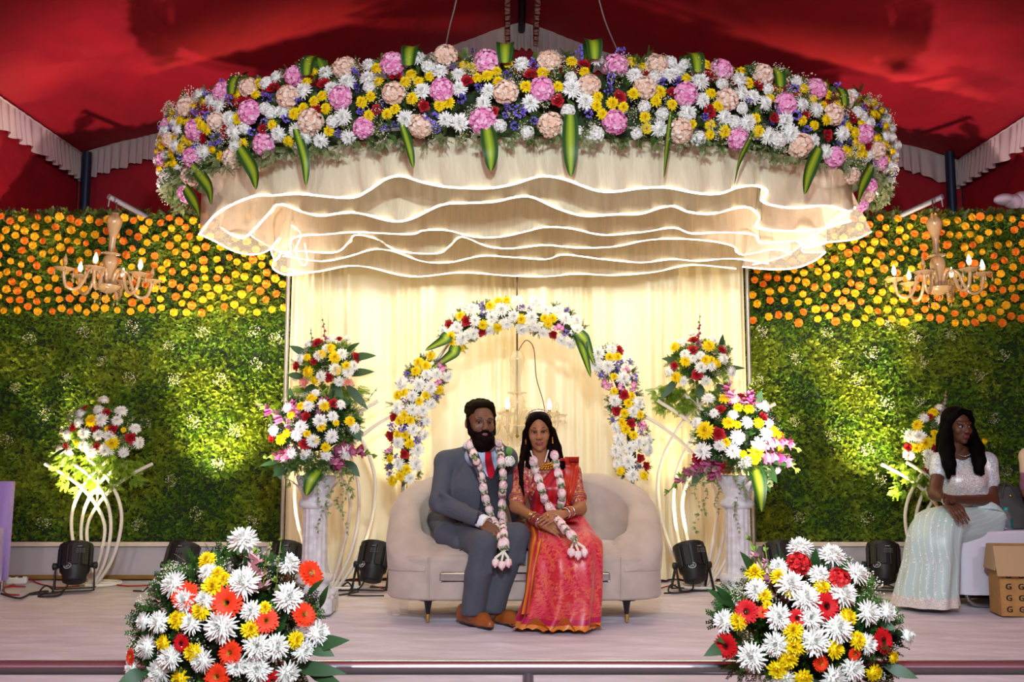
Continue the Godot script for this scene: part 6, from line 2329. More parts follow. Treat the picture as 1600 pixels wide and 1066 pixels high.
	js.chain([at(690, 818, 6.34), at(700, 838, 6.14), at(716, 848, 6.02)], [0.07, 0.075, 0.05])
	js.cone(at(682, 812, 6.42), at(690, 828, 6.36), 0.06, 0.05)
	js.ball(at(772, 800, 6.2), Vector3(0.07, 0.1, 0.06))
	# folds at the elbow and waist
	for q in [[690, 770, 712, 786], [684, 795, 716, 803], [706, 798, 726, 790]]:
		js.cone(at(q[0], q[1], 6.05), at(q[2], q[3], 6.03), 0.018, 0.01)
	js.below(wr_r - el_r, wr_r.dot((wr_r - el_r).normalized()) + 0.0)
	m = Mb.new()
	js.build(m, 0.0125, Transform3D.IDENTITY, func(_p: Vector3) -> Color: return Color.WHITE)
	part(o, "jacket", shifted(m, -base), wool)
	# cuff of the shirt
	s = Sdf.new()
	s.k = 200.0
	s.cone(wr_r - (wr_r - el_r).normalized() * 0.03, wr_r + (wr_r - el_r).normalized() * 0.045, 0.046, 0.043, Vector3(-0.05, 0.75, 0.62), 1.15)
	var ax := (wr_r - el_r).normalized()
	s.below(ax, wr_r.dot(ax) + 0.042)
	s.below(-ax, -wr_r.dot(ax) + 0.03)
	m = Mb.new()
	s.build(m, 0.005, Transform3D.IDENTITY, func(_p: Vector3) -> Color: return Color.WHITE)
	part(o, "shirt_cuff", shifted(m, -base), mat("white_shirt", "e6e8f2", 0.7))
	ring_part(o, "bracelet", wr_r + ax * 0.052 - base, ax, 0.036, 0.0028, mat("gold", "dca63c", 0.3, {"metallic": 1.0}))
	ring_part(o, "finger_ring", wr_r + fing.normalized() * 0.155 + Vector3(-0.006, 0.004, 0.006) - base, fing, 0.0105, 0.0022, mat("gold", "dca63c"))
	# shirt, tie, waistcoat, lapels
	s = Sdf.new()
	s.k = 160.0
	s.cone(hx * Vector3(0, -0.128, -0.014), hx * Vector3(0, -0.19, -0.03), 0.064, 0.082)
	s.ball(hx * Vector3(0.0, -0.2, -0.012), Vector3(0.082, 0.05, 0.068))
	m = Mb.new()
	s.build(m, 0.007, Transform3D.IDENTITY, func(_p: Vector3) -> Color: return Color.WHITE)
	part(o, "shirt", shifted(m, -base), mat("blue_shirt", "b9cbe6", 0.7))
	js.pr += s.pr
	s = Sdf.new()
	s.k = 160.0
	for q in [[[738, 690, 6.3], [731, 698, 6.19], [737, 716, 6.08], [748, 745, 6.06]], [[778, 692, 6.3], [788, 702, 6.22], [788, 716, 6.14], [780, 745, 6.10]]]:
		for k in 3:
			s.cone(at(q[k][0], q[k][1], q[k][2]), at(q[k + 1][0], q[k + 1][1], q[k + 1][2]), 0.022 - k * 0.004, 0.018 - k * 0.005)
	m = Mb.new()
	s.build(m, 0.006, Transform3D.IDENTITY, func(_p: Vector3) -> Color: return Color.WHITE)
	part(o, "jacket_collar", shifted(m, -base), mat("collar_wool", "3a3d48", 0.82))
	m = laid(js, [[765, 751, 754.5], [790, 749, 752.5], [812, 744, 747.5], [838, 733, 736.5]], 0.008, 6.1, 3)
	part(o, "front_edge", shifted(m, -base), mat("lapel_wool", "20232e", 0.8))
	m = laid(js, [[690, 737, 781], [700, 738, 784], [712, 742, 783], [725, 749, 779], [738, 757, 772], [745, 761, 768]], 0.012, 6.1, 10)
	part(o, "shirt_front", shifted(m, -base), mat("blue_shirt", "b9cbe6", 0.7))
	m = laid(js, [[698, 757, 768], [703, 756, 769], [706, 758, 767], [720, 758, 769], [735, 760, 773], [742, 762, 772], [748, 765, 769]], 0.022, 6.1, 6)
	part(o, "tie", shifted(m, -base), mat("red_tie", "c4102e", 0.45, {"albedo_texture": speckle_red(), "uv1_scale": Vector3(2, 4, 1)}))
	m = laid(js, [[738, 750, 779], [746, 757, 775], [760, 753, 782], [790, 752, 784], [815, 756, 786], [828, 760, 788]], 0.010, 6.1, 8)
	part(o, "waistcoat", shifted(m, -base), mat("waistcoat_wool", "2a2d38", 0.85))
	for q in [[[700, 733, 741], [710, 732, 748], [722, 737, 752], [740, 744, 757], [765, 750, 758], [790, 752, 756]], [[700, 782, 788], [712, 780, 795], [725, 779, 794], [742, 778, 790], [765, 780, 787], [790, 783, 786]]]:
		m = laid(js, q, 0.018, 6.1, 5)
		part(o, "lapel", shifted(m, -base), mat("lapel_wool", "20232e", 0.8))
	js.pr += s.pr
	var col_m := Mb.new()
	var cp := []
	for i in 19:
		var an := lerpf(-1.5, 1.5, i / 18.0)
		cp.append(hx * Vector3(sin(an) * 0.076, -0.132 - 0.02 * cos(an), -0.03 + cos(an) * 0.072) - base)
	col_m.tube(cp, 0.022, -1, 8)
	part(o, "collar", col_m.mesh(), mat("white_shirt", "e6e8f2"))
	# trousers
	var ts := Sdf.new()
	ts.k = 95.0
	ts.ball(pel - Vector3(0, 0.02, 0), Vector3(0.18, 0.11, 0.15))
	ts.chain([hip_r, kn_r], [0.098, 0.074])
	ts.chain([hip_l, kn_l], [0.098, 0.074])
	for q in [[kn_r, an_r], [kn_l, an_l]]:
		ts.chain([q[0], q[0].lerp(q[1], 0.5) + Vector3(0, 0, 0.01), q[1] - Vector3(0, 0.06, 0)], [0.074, 0.072, 0.068])
		for k in 4:   # creases behind the knee and along the shin
			ts.cone(q[0] + Vector3(-0.06, -0.02 - k * 0.03, 0.03), q[0] + Vector3(0.05, -0.05 - k * 0.034, 0.045), 0.012, 0.008)
	ts.below(Vector3(0, -1, 0), -(an_r.y - 0.045))
	m = Mb.new()
	ts.build(m, 0.0125, Transform3D.IDENTITY, func(_p: Vector3) -> Color: return Color.WHITE)
	part(o, "trousers", shifted(m, -base), wool)
	# sleeve buttons, pocket welt and the jacket hem
	var both := Sdf.new()
	both.k = 95.0
	both.pr = js.pr + ts.pr
	for q in [[728, 818], [721, 816.5], [714, 815]]:
		var d := ray(q[0], q[1])
		var t := both.hit(EYE, d, 5.4, 6.5)
		if t > 0:
			m = Mb.new()
			m.ball(EYE + d * (t - 0.002) - base, Vector3(0.007, 0.007, 0.005), 10, 6)
			part(o, "sleeve_button", m.mesh(), mat("button_horn", "17181f", 0.35))
	for q in [["jacket_hem", [[676, 832], [684, 846], [694, 856], [706, 861], [717, 861], [723, 853], [728, 842]], 0.0045], ["pocket_welt", [[699, 797], [708, 801], [716, 806]], 0.004], ["side_crease", [[757, 842], [757, 865], [752, 890], [747, 920], [743, 945]], 0.003]]:
		var path := []
		for w in q[1]:
			var d := ray(w[0], w[1])
			var t := both.hit(EYE, d, 5.3, 6.6)
			if t > 0:
				path.append(EYE + d * t - base)
		if path.size() > 2:
			m = Mb.new()
			m.tube(curve(path, 24), q[2], -1, 6)
			part(o, q[0], m.mesh(), wool)
	# shoes
	for q in [[on_floor(724, 973), on_floor(768, 984)], [on_floor(764, 970), on_floor(818, 982)]]:
		var dir: Vector3 = (q[1] - q[0])
		dir.y = 0
		dir = dir.normalized()
		if dir.z < 0.35:
			dir = Vector3(dir.x, 0, 0.75).normalized()
		var heel: Vector3 = q[0]
		var side := Vector3.UP.cross(dir)
		s = Sdf.new()
		s.k = 150.0
		s.chain([heel + Vector3(0, 0.04, 0), heel + dir * 0.11 + Vector3(0, 0.038, 0), heel + dir * 0.2 + Vector3(0, 0.033, 0) + side * 0.004, heel + dir * 0.268 + Vector3(0, 0.024, 0)], [0.042, 0.041, 0.046, 0.026], Vector3.UP, 0.95)
		s.chain([heel + Vector3(0, 0.075, 0), heel + dir * 0.04 + Vector3(0, 0.085, 0), heel + dir * 0.11 + Vector3(0, 0.055, 0)], [0.036, 0.038, 0.034])
		s.below(Vector3.DOWN, -0.003)
		s.below((Vector3.UP + dir * 0.12), heel.dot((Vector3.UP + dir * 0.12).normalized()) + 0.108)
		m = Mb.new()
		s.build(m, 0.0055, Transform3D.IDENTITY, func(p: Vector3) -> Color: return lin("1c120d") if p.y < 0.014 else lin("9a5424"))
		var shoe := part(o, "shoe", shifted(m, -base), painted("shoe_leather", 0.4))
		m = Mb.new()
		for k in 3:
			var c: Vector3 = heel + dir * (0.075 + k * 0.022) + Vector3(0, 0.108 - k * 0.012, 0)
			m.tube([c - side * 0.022 - Vector3(0, 0.006, 0), c, c + side * 0.022 - Vector3(0, 0.006, 0)], 0.0028, -1, 5)
		part(shoe, "lace", shifted(m, -base), mat("lace", "2a1a12", 0.8))
	# buttonhole flower
	var bf := thing("boutonniere", "white cloth boutonniere with green leaf on the groom's lapel near the bride", "boutonniere", at(796, 713, 6.1))
	bloom(bf, "wc", Vector3(0, -0.03, 0), Vector3(0.3, 0, 1), 0.034)
	for k in 3:
		broad_leaf(bf, Vector3(0, 0, 0), Vector3(-0.25 + k * 0.2, 1, 0.2), Vector3(0, 0, 1), 0.06, 0.028, "3f7a2c", "6aa544", 0.0)
	var all := Sdf.new()
	all.k = 62.0
	all.pr = js.pr + ts.pr
	garland("pink and white bud garland round the neck of the bearded man", all, [[[733, 692], [741, 712], [751, 740], [757, 770], [765, 800], [779, 832], [786, 856, 0.03]], [[779, 692], [783, 716], [786, 750], [784, 790], [786, 825], [790, 856, 0.03]]], [787, 862, 784, 884, 5.72], 6.1)

func speckle_red() -> ImageTexture:
	var im := Image.create(64, 64, false, Image.FORMAT_RGB8)
	var r := RandomNumberGenerator.new()
	r.seed = 8
	for y in 64:
		for x in 64:
			im.set_pixel(x, y, Color("ff9aa8") if sin(x * 0.6 + 2.5 * sin(y * 0.4)) > 0.9 and r.randf() < 0.6 else Color.WHITE)
	return ImageTexture.create_from_image(im)

func build_bride() -> void:
	var base := Vector3(at(866, 838, 6.15).x, 0, -6.0)
	var o := thing("person", "seated bride in a red and gold silk sari with tiara, bangles and pink bud garland", "person", base)
	var skin := lin("9e6845")
	var hx := Transform3D(Basis(Vector3.UP, -0.02) * Basis(Vector3.RIGHT, 0.02) * Basis(Vector3.BACK, 0.03), at(842, 675, 6.06))
	var waist := at(862, 806, 6.18)
	var chest := at(857, 762, 6.14)
	var neckb := at(851, 722, 6.14)
	var sh_r := at(817, 740, 6.16)
	var sh_l := at(893, 738, 6.17)
	var el_r := at(807, 792, 6.04)
	var wr_r := at(846, 817, 5.84)
	var el_l := at(906, 795, 6.05)
	var wr_l := at(882, 803, 5.86)
	var fr := Vector3(0, 0, 1)
	var m := Mb.new()
	head_into(m, hx, skin, lin("8a3a44"), lin("54301f"), 0.94, 0.043)
	var s := Sdf.new()
	s.k = 85.0
	s.chain([waist - Vector3(0, 0.08, 0), waist, chest, neckb], [0.13, 0.115, 0.12, 0.05], fr, 1.3)
	s.chain([sh_r, neckb, sh_l], [0.042, 0.045, 0.042])
	s.chain([sh_r, el_r, wr_r], [0.042, 0.036, 0.023])
	s.chain([sh_l, el_l, wr_l], [0.042, 0.036, 0.023])
	var hipc := at(868, 838, 6.14)
	for w in [-1, 1]:
		s.chain([hipc + Vector3(0.08 * w, 0, 0), at(890 + 22 * w, 862, 5.8), at(880 + 18 * w, 970, 5.82)], [0.08, 0.055, 0.035])
	s.build(m, 0.012, Transform3D.IDENTITY, func(_p: Vector3) -> Color: return skin)
	var f1 := at(886, 833, 5.74) - wr_r
	hand_into(m, towards(wr_r + f1.normalized() * 0.012, f1, Vector3(-0.1, 0.55, 0.8), 0.92), -1, skin, [0.3, 0.35, 0.2], 0.03, lin("c98f7c"))
	var f2 := at(846, 812, 5.78) - wr_l
	hand_into(m, towards(wr_l + f2.normalized() * 0.012, f2, Vector3(0.1, 0.6, 0.75), 0.92), 1, skin, [0.3, 0.4, 0.25], 0.03, lin("c98f7c"))
	part(o, "body", shifted(m, -base), skin_mat("skin"))
	face_parts(o, hx, base, 0.94, Vector3(0.02, 0, 1), 0.0038)
	# hair
	s = Sdf.new()
	s.k = 170.0
	s.ball(Vector3(0, 0.046, -0.036), Vector3(0.08, 0.082, 0.09))
	s.ball(Vector3(0, -0.01, -0.06), Vector3(0.075, 0.09, 0.055))
	for w in [-1, 1]:
		s.chain([Vector3(0.0, 0.098, 0.046), Vector3(0.036 * w, 0.082, 0.053), Vector3(0.062 * w, 0.05, 0.044), Vector3(0.076 * w, 0.01, 0.018), Vector3(0.078 * w, -0.03, 0.0)], [0.017, 0.017, 0.015, 0.012, 0.012])
	s.chain([Vector3(-0.08, 0.0, -0.01), Vector3(-0.09, -0.1, -0.02), Vector3(-0.115, -0.2, 0.05), Vector3(-0.115, -0.30, 0.085), Vector3(-0.10, -0.38, 0.10)], [0.02, 0.02, 0.017, 0.012, 0.004])
	s.chain([Vector3(-0.07, -0.05, -0.03), Vector3(-0.10, -0.15, -0.02), Vector3(-0.13, -0.22, 0.0)], [0.024, 0.02, 0.006])
	s.chain([Vector3(0.075, 0.0, -0.03), Vector3(0.1, -0.1, -0.05), Vector3(0.125, -0.2, -0.05), Vector3(0.15, -0.26, -0.05)], [0.03, 0.032, 0.026, 0.01])
	s.chain([Vector3(0.05, -0.05, -0.07), Vector3(0.08, -0.2, -0.08), Vector3(0.09, -0.32, -0.08)], [0.05, 0.05, 0.03])
	for i in 26:
		var x := rnd(-0.1, 0.12)
		s.chain([Vector3(x * 0.7, 0.0, -0.06), Vector3(x, -0.1, -0.06), Vector3(x * 1.3, -0.22, -0.05)], [0.008, 0.009, 0.003])
	m = Mb.new()
	s.build(m, 0.0042, hx, func(_p: Vector3) -> Color: return lin("120b0a"))
	part(o, "hair", shifted(m, -base), painted("hair", 0.7, {"metallic_specular": 0.2}))
	# tiara
	m = Mb.new()
	var tp := []
	for i in 21:
		var an := lerpf(-1.25, 1.25, i / 20.0)
		tp.append(hx * Vector3(sin(an) * 0.083, 0.062 + 0.062 * cos(an), 0.03 * cos(an) - 0.005) - base)
	m.tube(tp, 0.0028, -1, 6)
	for i in range(3, 18):
		m.ball(tp[i] + Vector3(0, 0.006 + 0.007 * sin(PI * i / 20.0), 0.003), Vector3.ONE * (0.0042 if i % 2 else 0.0055), 7, 5)
	part(o, "tiara", m.mesh(), mat("silver", "e9e6ea", 0.2, {"metallic": 1.0}))
	for w in [-1, 1]:
		m = Mb.new()
		for k in 4:
			m.ball(hx * Vector3(0.081 * w, -0.035 - k * 0.011, 0.008) - base, Vector3(0.0042, 0.0062, 0.0042), 7, 5)
		part(o, "earring", m.mesh(), mat("gold", "dca63c"))
	# blouse with embroidered sleeves
	var bs := Sdf.new()
	bs.k = 85.0
	bs.chain([waist + Vector3(0, 0.01, 0), chest, neckb - Vector3(0, 0.03, 0)], [0.122, 0.13, 0.055], fr, 1.25)
	bs.chain([sh_r, neckb - Vector3(0, 0.015, 0), sh_l], [0.052, 0.03, 0.052])
	bs.chain([sh_r, sh_r.lerp(el_r, 0.82)], [0.054, 0.05])
	bs.chain([sh_l, sh_l.lerp(el_l, 0.78)], [0.054, 0.05])
	for w in [-1, 1]:
		bs.ball(chest + Vector3(0.055 * w, -0.01, 0.075), Vector3(0.06, 0.055, 0.05))
	bs.carve(neckb + Vector3(0, 0.0, 0.09), Vector3(0.062, 0.065, 0.09))
	m = Mb.new()
	bs.build(m, 0.009, Transform3D.IDENTITY, func(_p: Vector3) -> Color: return Color.WHITE)
	part(o, "blouse", shifted(m, -base), speckled("embroidered_blouse", ["8f1530", "b02238", "c9873f", "a31c3e", "d9b3a6"], 0.09, 0.6))
	for q in [[sh_r, el_r, 0.70], [sh_l, el_l, 0.66]]:
		for k in 3:
			ring_part(o, "sleeve_band", q[0].lerp(q[1], q[2] + k * 0.055) - base, q[1] - q[0], 0.0525, 0.0035 if k != 1 else 0.006, mat("gold_thread" if k != 1 else "pink_thread", "c8922f" if k != 1 else "b04a66", 0.5, {"metallic": 0.5 if k != 1 else 0.0}), "", 1.0)
	# skirt of the sari
	var silk := mat("sari_silk", "ffffff", 0.38, {"albedo_texture": brocade(), "cull_mode": BaseMaterial3D.CULL_DISABLED, "rim_enabled": true, "rim": 0.35, "rim_tint": 0.5})
	m = loft([[at(862, 800, 6.19), 0.135, 0.11, 0.002], [at(868, 822, 6.14), 0.19, 0.14, 0.003], [at(878, 845, 6.0), 0.212, 0.10, 0.003], [at(884, 855, 5.86), 0.21, 0.10, 0.004], [at(886, 884, 5.80), 0.195, 0.12, 0.010], [at(882, 925, 5.80), 0.20, 0.13, 0.016], [at(876, 958, 5.80), 0.215, 0.14, 0.020], [at(872, 978, 5.80), 0.232, 0.155, 0.022], [at(871, 984, 5.80), 0.25, 0.165, 0.024]], Vector3.RIGHT, 200, 90, 8.0, 2.5)
	for i in m.v.size():
		m.v[i].y = maxf(m.v[i].y, 0.006 + 0.012 * absf(sin(m.v[i].x * 55.0)))
	var ss := Sdf.new()
	ss.k = 85.0
	ss.pr = bs.pr.duplicate()
	ss.chain([at(866, 815, 6.16), at(880, 848, 6.0), at(885, 862, 5.86)], [0.13, 0.15, 0.14], Vector3.RIGHT, 0.75)
	part(o, "sari_skirt", shifted(m, -base), silk)
	# gold-edged folds at the hem and down the side
	for q in [[[816, 986, 5.7], [838, 966, 5.62], [862, 989, 5.6]], [[858, 988, 5.62], [884, 966, 5.60], [900, 988, 5.62]], [[900, 984, 5.64], [925, 974, 5.66], [938, 978, 5.72]]]:
		m = Mb.new()
		var rows := []
		for r in 2:
			var row := PackedVector3Array()
			for i in 3:
				var p := at(q[i][0], q[i][1], q[i][2])
				row.append(Vector3(p.x, maxf(p.y, 0.006), p.z) if r == 0 else Vector3(p.x + 0.01, maxf(p.y * 0.25, 0.004), p.z - 0.09))
			rows.append(curve([row[0], row[1], row[2]], 12))
		m.skin(rows, false, true)
		part(o, "hem_fold", shifted(m, -base), mat("gold_silk", "d0782a", 0.35, {"cull_mode": BaseMaterial3D.CULL_DISABLED, "metallic": 0.25}))
	m = Mb.new()
	var side_rows := []
	for q in [[815, 826, 838, 6.02], [838, 829, 851, 5.86], [856, 826, 846, 5.76], [890, 823, 838, 5.74], [925, 820, 832, 5.72], [960, 812, 828, 5.72]]:
		var row := PackedVector3Array()
		for i in 9:
			var f := i / 8.0
			row.append(at(lerpf(q[1], q[2], f), q[0], q[3] - 0.05 * sin(PI * f) - 0.022 * sin(f * 11.0 + q[0] * 0.02)))
		side_rows.append(row)
	m.skin(side_rows, false, true)
	part(o, "gold_border_fold", shifted(m, -base), mat("border_silk", "ffffff", 0.35, {"cull_mode": BaseMaterial3D.CULL_DISABLED, "albedo_texture": border_texture(), "metallic": 0.2}))
	# the sari drawn across the chest and over the shoulder
	var drape := mat("sari_drape", "b8152f", 0.36, {"cull_mode": BaseMaterial3D.CULL_DISABLED, "rim_enabled": true, "rim": 0.4, "albedo_texture": silk_stripes()})
	m = laid(ss, [[716, 876, 904], [725, 868, 904], [740, 856, 902], [755, 844, 899], [770, 834, 895], [785, 830, 893], [800, 828, 893], [815, 828, 905]], 0.016, 6.05, 14)
	part(o, "sari_drape", shifted(m, -base), drape)
	m = laid(ss, [[714, 882, 905], [730, 884, 904], [750, 881, 902], [770, 879, 897], [790, 880, 890]], 0.03, 6.05, 8)
	part(o, "shoulder_pleats", shifted(m, -base), mat("sari_pleats", "c8361f", 0.36, {"cull_mode": BaseMaterial3D.CULL_DISABLED, "albedo_texture": silk_stripes(), "uv1_scale": Vector3(1.5, 1, 1)}))
	# jewellery
	m = Mb.new()
	for w in [-1, 1]:
		for k in 8:
			m.ball(hx * Vector3((0.052 - k * 0.003) * w, -0.115 - k * 0.009, 0.012 + k * 0.006) - base, Vector3.ONE * 0.0055, 7, 5)
	part(o, "pearl_necklace", m.mesh(), mat("pearl", "efe6da", 0.25))
	m = Mb.new()
	for r in 3:
		for k in 9 - r:
			var an := lerpf(-0.9, 0.9, k / (8.0 - r))
			m.ball(neckb + Vector3(sin(an) * (0.05 + r * 0.006), 0.012 - r * 0.014 - cos(an) * 0.026, 0.055 + cos(an) * 0.022) - base, Vector3(0.0075, 0.0075, 0.005), 7, 5)
	part(o, "gold_necklace", m.mesh(), mat("gold", "dca63c"))
	var kinds := [["silver", "e9e6ea"], ["garnet", "8a2434"], ["garnet", "8a2434"], ["gold", "dca63c"], ["garnet", "8a2434"], ["silver", "e9e6ea"], ["gold", "dca63c"]]
	for i in kinds.size():
		ring_part(o, "bangle", wr_r.lerp(el_r, 0.03 + i * 0.052) - base, wr_r - el_r, 0.034, 0.0042, mat(kinds[i][0], kinds[i][1], 0.35), "", 0.95)
	for i in 6:
		ring_part(o, "bangle", wr_l.lerp(el_l, 0.03 + i * 0.06) - base, wr_l - el_l, 0.033, 0.004, mat(kinds[i][0], kinds[i][1], 0.35), "", 0.95)
	for q in [at(870, 819, 5.76), at(856, 806, 5.8)]:
		m = Mb.new()
		m.ball(q - base, Vector3(0.008, 0.008, 0.006), 8, 6)
		part(o, "finger_ring", m.mesh(), mat("gold", "dca63c"))
	garland("pink and white bud garland round the bride's neck, gathered in her hands", ss, [[[833, 714], [837, 735], [845, 760], [851, 780], [860, 796, 0.05], [874, 816, 0.12], [888, 832, 0.13], [897, 841, 0.13]], [[866, 706], [870, 732], [877, 758], [878, 782], [874, 792, 0.03]]], [897, 845, 903, 868, 5.64], 6.05)

func border_texture() -> GradientTexture2D:
	var g := Gradient.new()
	g.offsets = PackedFloat32Array([0.0, 0.2, 0.42, 0.6, 0.8, 1.0])
	g.colors = PackedColorArray([Color("a8123f"), Color("e08a22"), Color("d0601e"), Color("b01448"), Color("e39a2c"), Color("c23a2a")])
	var t := GradientTexture2D.new()
	t.gradient = g
	t.width = 64
	t.height = 16
	return t

func silk_stripes() -> ImageTexture:
	var im := Image.create(128, 128, false, Image.FORMAT_RGB8)
	for y in 128:
		for x in 128:
			var u := x / 128.0
			var v := y / 128.0
			var f := sin(TAU * (u * 3.2 + v * 1.1) + 2.0 * sin(v * 5.0))
			im.set_pixel(x, y, Color("ffffff").lerp(Color("f0c040"), clampf((f - 0.55) * 3.0, 0, 1)).darkened(0.25 if f < -0.6 else 0.0))
	return ImageTexture.create_from_image(im)

func build_guest() -> void:
	var base := Vector3(at(1480, 838, 6.55).x, 0, -6.55)
	var o := thing("person", "woman with long loose black hair in a pale sequinned sari sitting on the white bench", "person", base)
	var skin := lin("5b3524")
	var hx := Transform3D(Basis(Vector3.UP, 0.2) * Basis(Vector3.RIGHT, 0.04), at(1497, 666, 6.58))
	var waist := at(1518, 796, 6.66)
	var chest := at(1504, 748, 6.62)
	var neckb := at(1499, 708, 6.63)
	var sh_r := at(1468, 722, 6.6)
	var sh_l := at(1542, 722, 6.66)
	var el_r := at(1461, 772, 6.5)
	var wr_r := at(1481, 783, 6.36)
	var el_l := at(1549, 783, 6.6)
	var wr_l := at(1490, 780, 6.36)
	var m := Mb.new()
	head_into(m, hx, skin, lin("6b2c34"), lin("2c1812"), 0.97, 0.046)
	var s := Sdf.new()
	s.k = 85.0
	s.chain([waist - Vector3(0, 0.08, 0), waist, chest, neckb], [0.14, 0.13, 0.13, 0.05], Vector3.BACK, 1.3)
	s.chain([sh_r, neckb, sh_l], [0.046, 0.048, 0.046])
	s.chain([sh_r, el_r, wr_r], [0.046, 0.038, 0.024])
	s.chain([sh_l, el_l, wr_l], [0.05, 0.042, 0.024])
	for w in [-1, 1]:
		s.chain([at(1528, 824, 6.68 - 0.05 * w), at(1468, 838, 6.52 - 0.04 * w), at(1455, 935, 6.5 - 0.04 * w)], [0.075, 0.045, 0.035])
	s.build(m, 0.013, Transform3D.IDENTITY, func(_p: Vector3) -> Color: return skin)
	var f1 := at(1503, 808, 6.27) - wr_r
	hand_into(m, towards(wr_r + f1.normalized() * 0.012, f1, Vector3(-0.2, 0.5, 0.8), 0.95), -1, skin, [0.2, 0.25, 0.15], 0.04)
	var f2 := at(1450, 777, 6.2) - wr_l
	hand_into(m, towards(wr_l + f2.normalized() * 0.012, f2, Vector3(0, -0.6, -0.7), 0.92), 1, skin, [0.25, 0.35, 0.3], 0.08)
	part(o, "body", shifted(m, -base), skin_mat("skin"))
	face_parts(o, hx, base, 0.97, Vector3(0.45, -0.05, 1), 0.0028)
	s = Sdf.new()
	s.k = 150.0
	s.ball(Vector3(0, 0.048, -0.036), Vector3(0.084, 0.085, 0.092))
	s.ball(Vector3(0, -0.03, -0.065), Vector3(0.085, 0.11, 0.06))
	for w in [-1, 1]:
		s.chain([Vector3(0.003 * w, 0.1, 0.048), Vector3(0.044 * w, 0.082, 0.052), Vector3(0.076 * w, 0.04, 0.03), Vector3(0.086 * w, -0.01, 0.01), Vector3(0.088 * w, -0.08, 0.0)], [0.016, 0.02, 0.02, 0.02, 0.03])
	s.chain([Vector3(-0.088, -0.05, 0.0), Vector3(-0.115, -0.15, 0.03), Vector3(-0.13, -0.24, 0.08), Vector3(-0.15, -0.33, 0.1)], [0.036, 0.045, 0.042, 0.012])
	s.chain([Vector3(0.085, -0.05, 0.0), Vector3(0.09, -0.14, 0.06), Vector3(0.06, -0.22, 0.12), Vector3(0.04, -0.28, 0.14), Vector3(0.06, -0.31, 0.14)], [0.036, 0.045, 0.042, 0.026, 0.01])
	s.chain([Vector3(0.1, -0.08, -0.03), Vector3(0.12, -0.17, 0.02), Vector3(0.09, -0.25, 0.1)], [0.04, 0.036, 0.012])
	s.chain([Vector3(0, -0.08, -0.08), Vector3(0, -0.3, -0.1), Vector3(0, -0.42, -0.1)], [0.07, 0.07, 0.03], Vector3.RIGHT, 0.7)
	for i in 24:
		var w := -1.0 if i % 2 else 1.0
		s.chain([Vector3(0.085 * w + rnd(-0.02, 0.02), -0.03, rnd(-0.02, 0.03)), Vector3(0.1 * w + rnd(-0.03, 0.03), -0.15, rnd(0.03, 0.07)), Vector3((0.07 if w > 0 else -0.14) + rnd(-0.03, 0.03), -0.25 - rnd(0, 0.06), 0.11)], [0.008, 0.010, 0.003])
	m = Mb.new()
	s.build(m, 0.0045, hx, func(_p: Vector3) -> Color: return lin("070506"))
	part(o, "hair", shifted(m, -base), painted("hair", 0.7, {"metallic_specular": 0.2}))
	# blouse and the sequinned end of the sari
	var bs := Sdf.new()
	bs.k = 85.0
	bs.chain([waist - Vector3(0, 0.02, 0), chest, neckb - Vector3(0, 0.03, 0)], [0.145, 0.145, 0.06], Vector3.BACK, 1.25)
	bs.chain([sh_r, neckb - Vector3(0, 0.015, 0), sh_l], [0.056, 0.034, 0.056])
	bs.chain([sh_r, sh_r.lerp(el_r, 0.32)], [0.058, 0.056])
	bs.chain([sh_l, sh_l.lerp(el_l, 0.46)], [0.064, 0.066])
	for w in [-1, 1]:
		bs.ball(chest + Vector3(0.055 * w, -0.02, 0.07), Vector3(0.06, 0.06, 0.05))
	bs.carve(neckb + Vector3(-0.01, 0.01, 0.09), Vector3(0.06, 0.06, 0.09))
	m = Mb.new()
	bs.build(m, 0.0095, Transform3D.IDENTITY, func(_p: Vector3) -> Color: return Color.WHITE)
	part(o, "blouse", shifted(m, -base), speckled("sequin_blouse", ["aebfc8", "c9d4d8", "e8eef0", "b7c6cc", "ffffff"], 0.16, 0.4, 0.15))
	m = laid(bs, [[714, 1520, 1540], [722, 1512, 1546], [735, 1498, 1548], [750, 1484, 1544], [765, 1476, 1532], [780, 1474, 1522], [796, 1472, 1510]], 0.014, 6.5, 14)
	part(o, "sari_drape", shifted(m, -base), speckled("sequin_drape", ["c9c6c0", "dcd9d4", "f4f3f0", "b9b8b4", "ffffff"], 0.2, 0.4, 0.2))
	m = loft([[at(1519, 786, 6.69), 0.15, 0.125, 0.002], [at(1526, 808, 6.66), 0.175, 0.16, 0.002], [at(1506, 818, 6.6), 0.17, 0.13, 0.002], [at(1470, 822, 6.5), 0.165, 0.115, 0.003], [at(1459, 846, 6.46), 0.16, 0.14, 0.005], [at(1455, 880, 6.47), 0.165, 0.15, 0.007], [at(1449, 920, 6.48), 0.18, 0.16, 0.010], [at(1446, 945, 6.49), 0.195, 0.165, 0.012]], Vector3(0.75, 0, 0.45).normalized(), 140, 80, 9.0, 2.4)
	for i in m.v.size():
		m.v[i].y = maxf(m.v[i].y, 0.006)
	part(o, "sari_skirt", shifted(m, -base), mat("sequin_sari", "ffffff", 0.4, {"albedo_texture": sequin_cloth(), "cull_mode": BaseMaterial3D.CULL_DISABLED, "rim_enabled": true, "rim": 0.4}))
	# sparkling sequins in slanting lines
	var tiny := Mb.new()
	tiny.ball(Vector3.ZERO, Vector3(1, 1, 0.5), 6, 4)
	var where := []
	for i in 900:
		var k: int = rng.randi_range(30, 74)
		var c: int = rng.randi_range(20, 62)
		var line := fposmod(c / 140.0 * 26 + k / 80.0 * 5.0, 1.0)
		if line < 0.3:
			var idx := k * 141 + c
			where.append(Transform3D(Basis.IDENTITY * rnd(0.003, 0.0062), m.v[idx] + Vector3(0, 0, 0.002)))
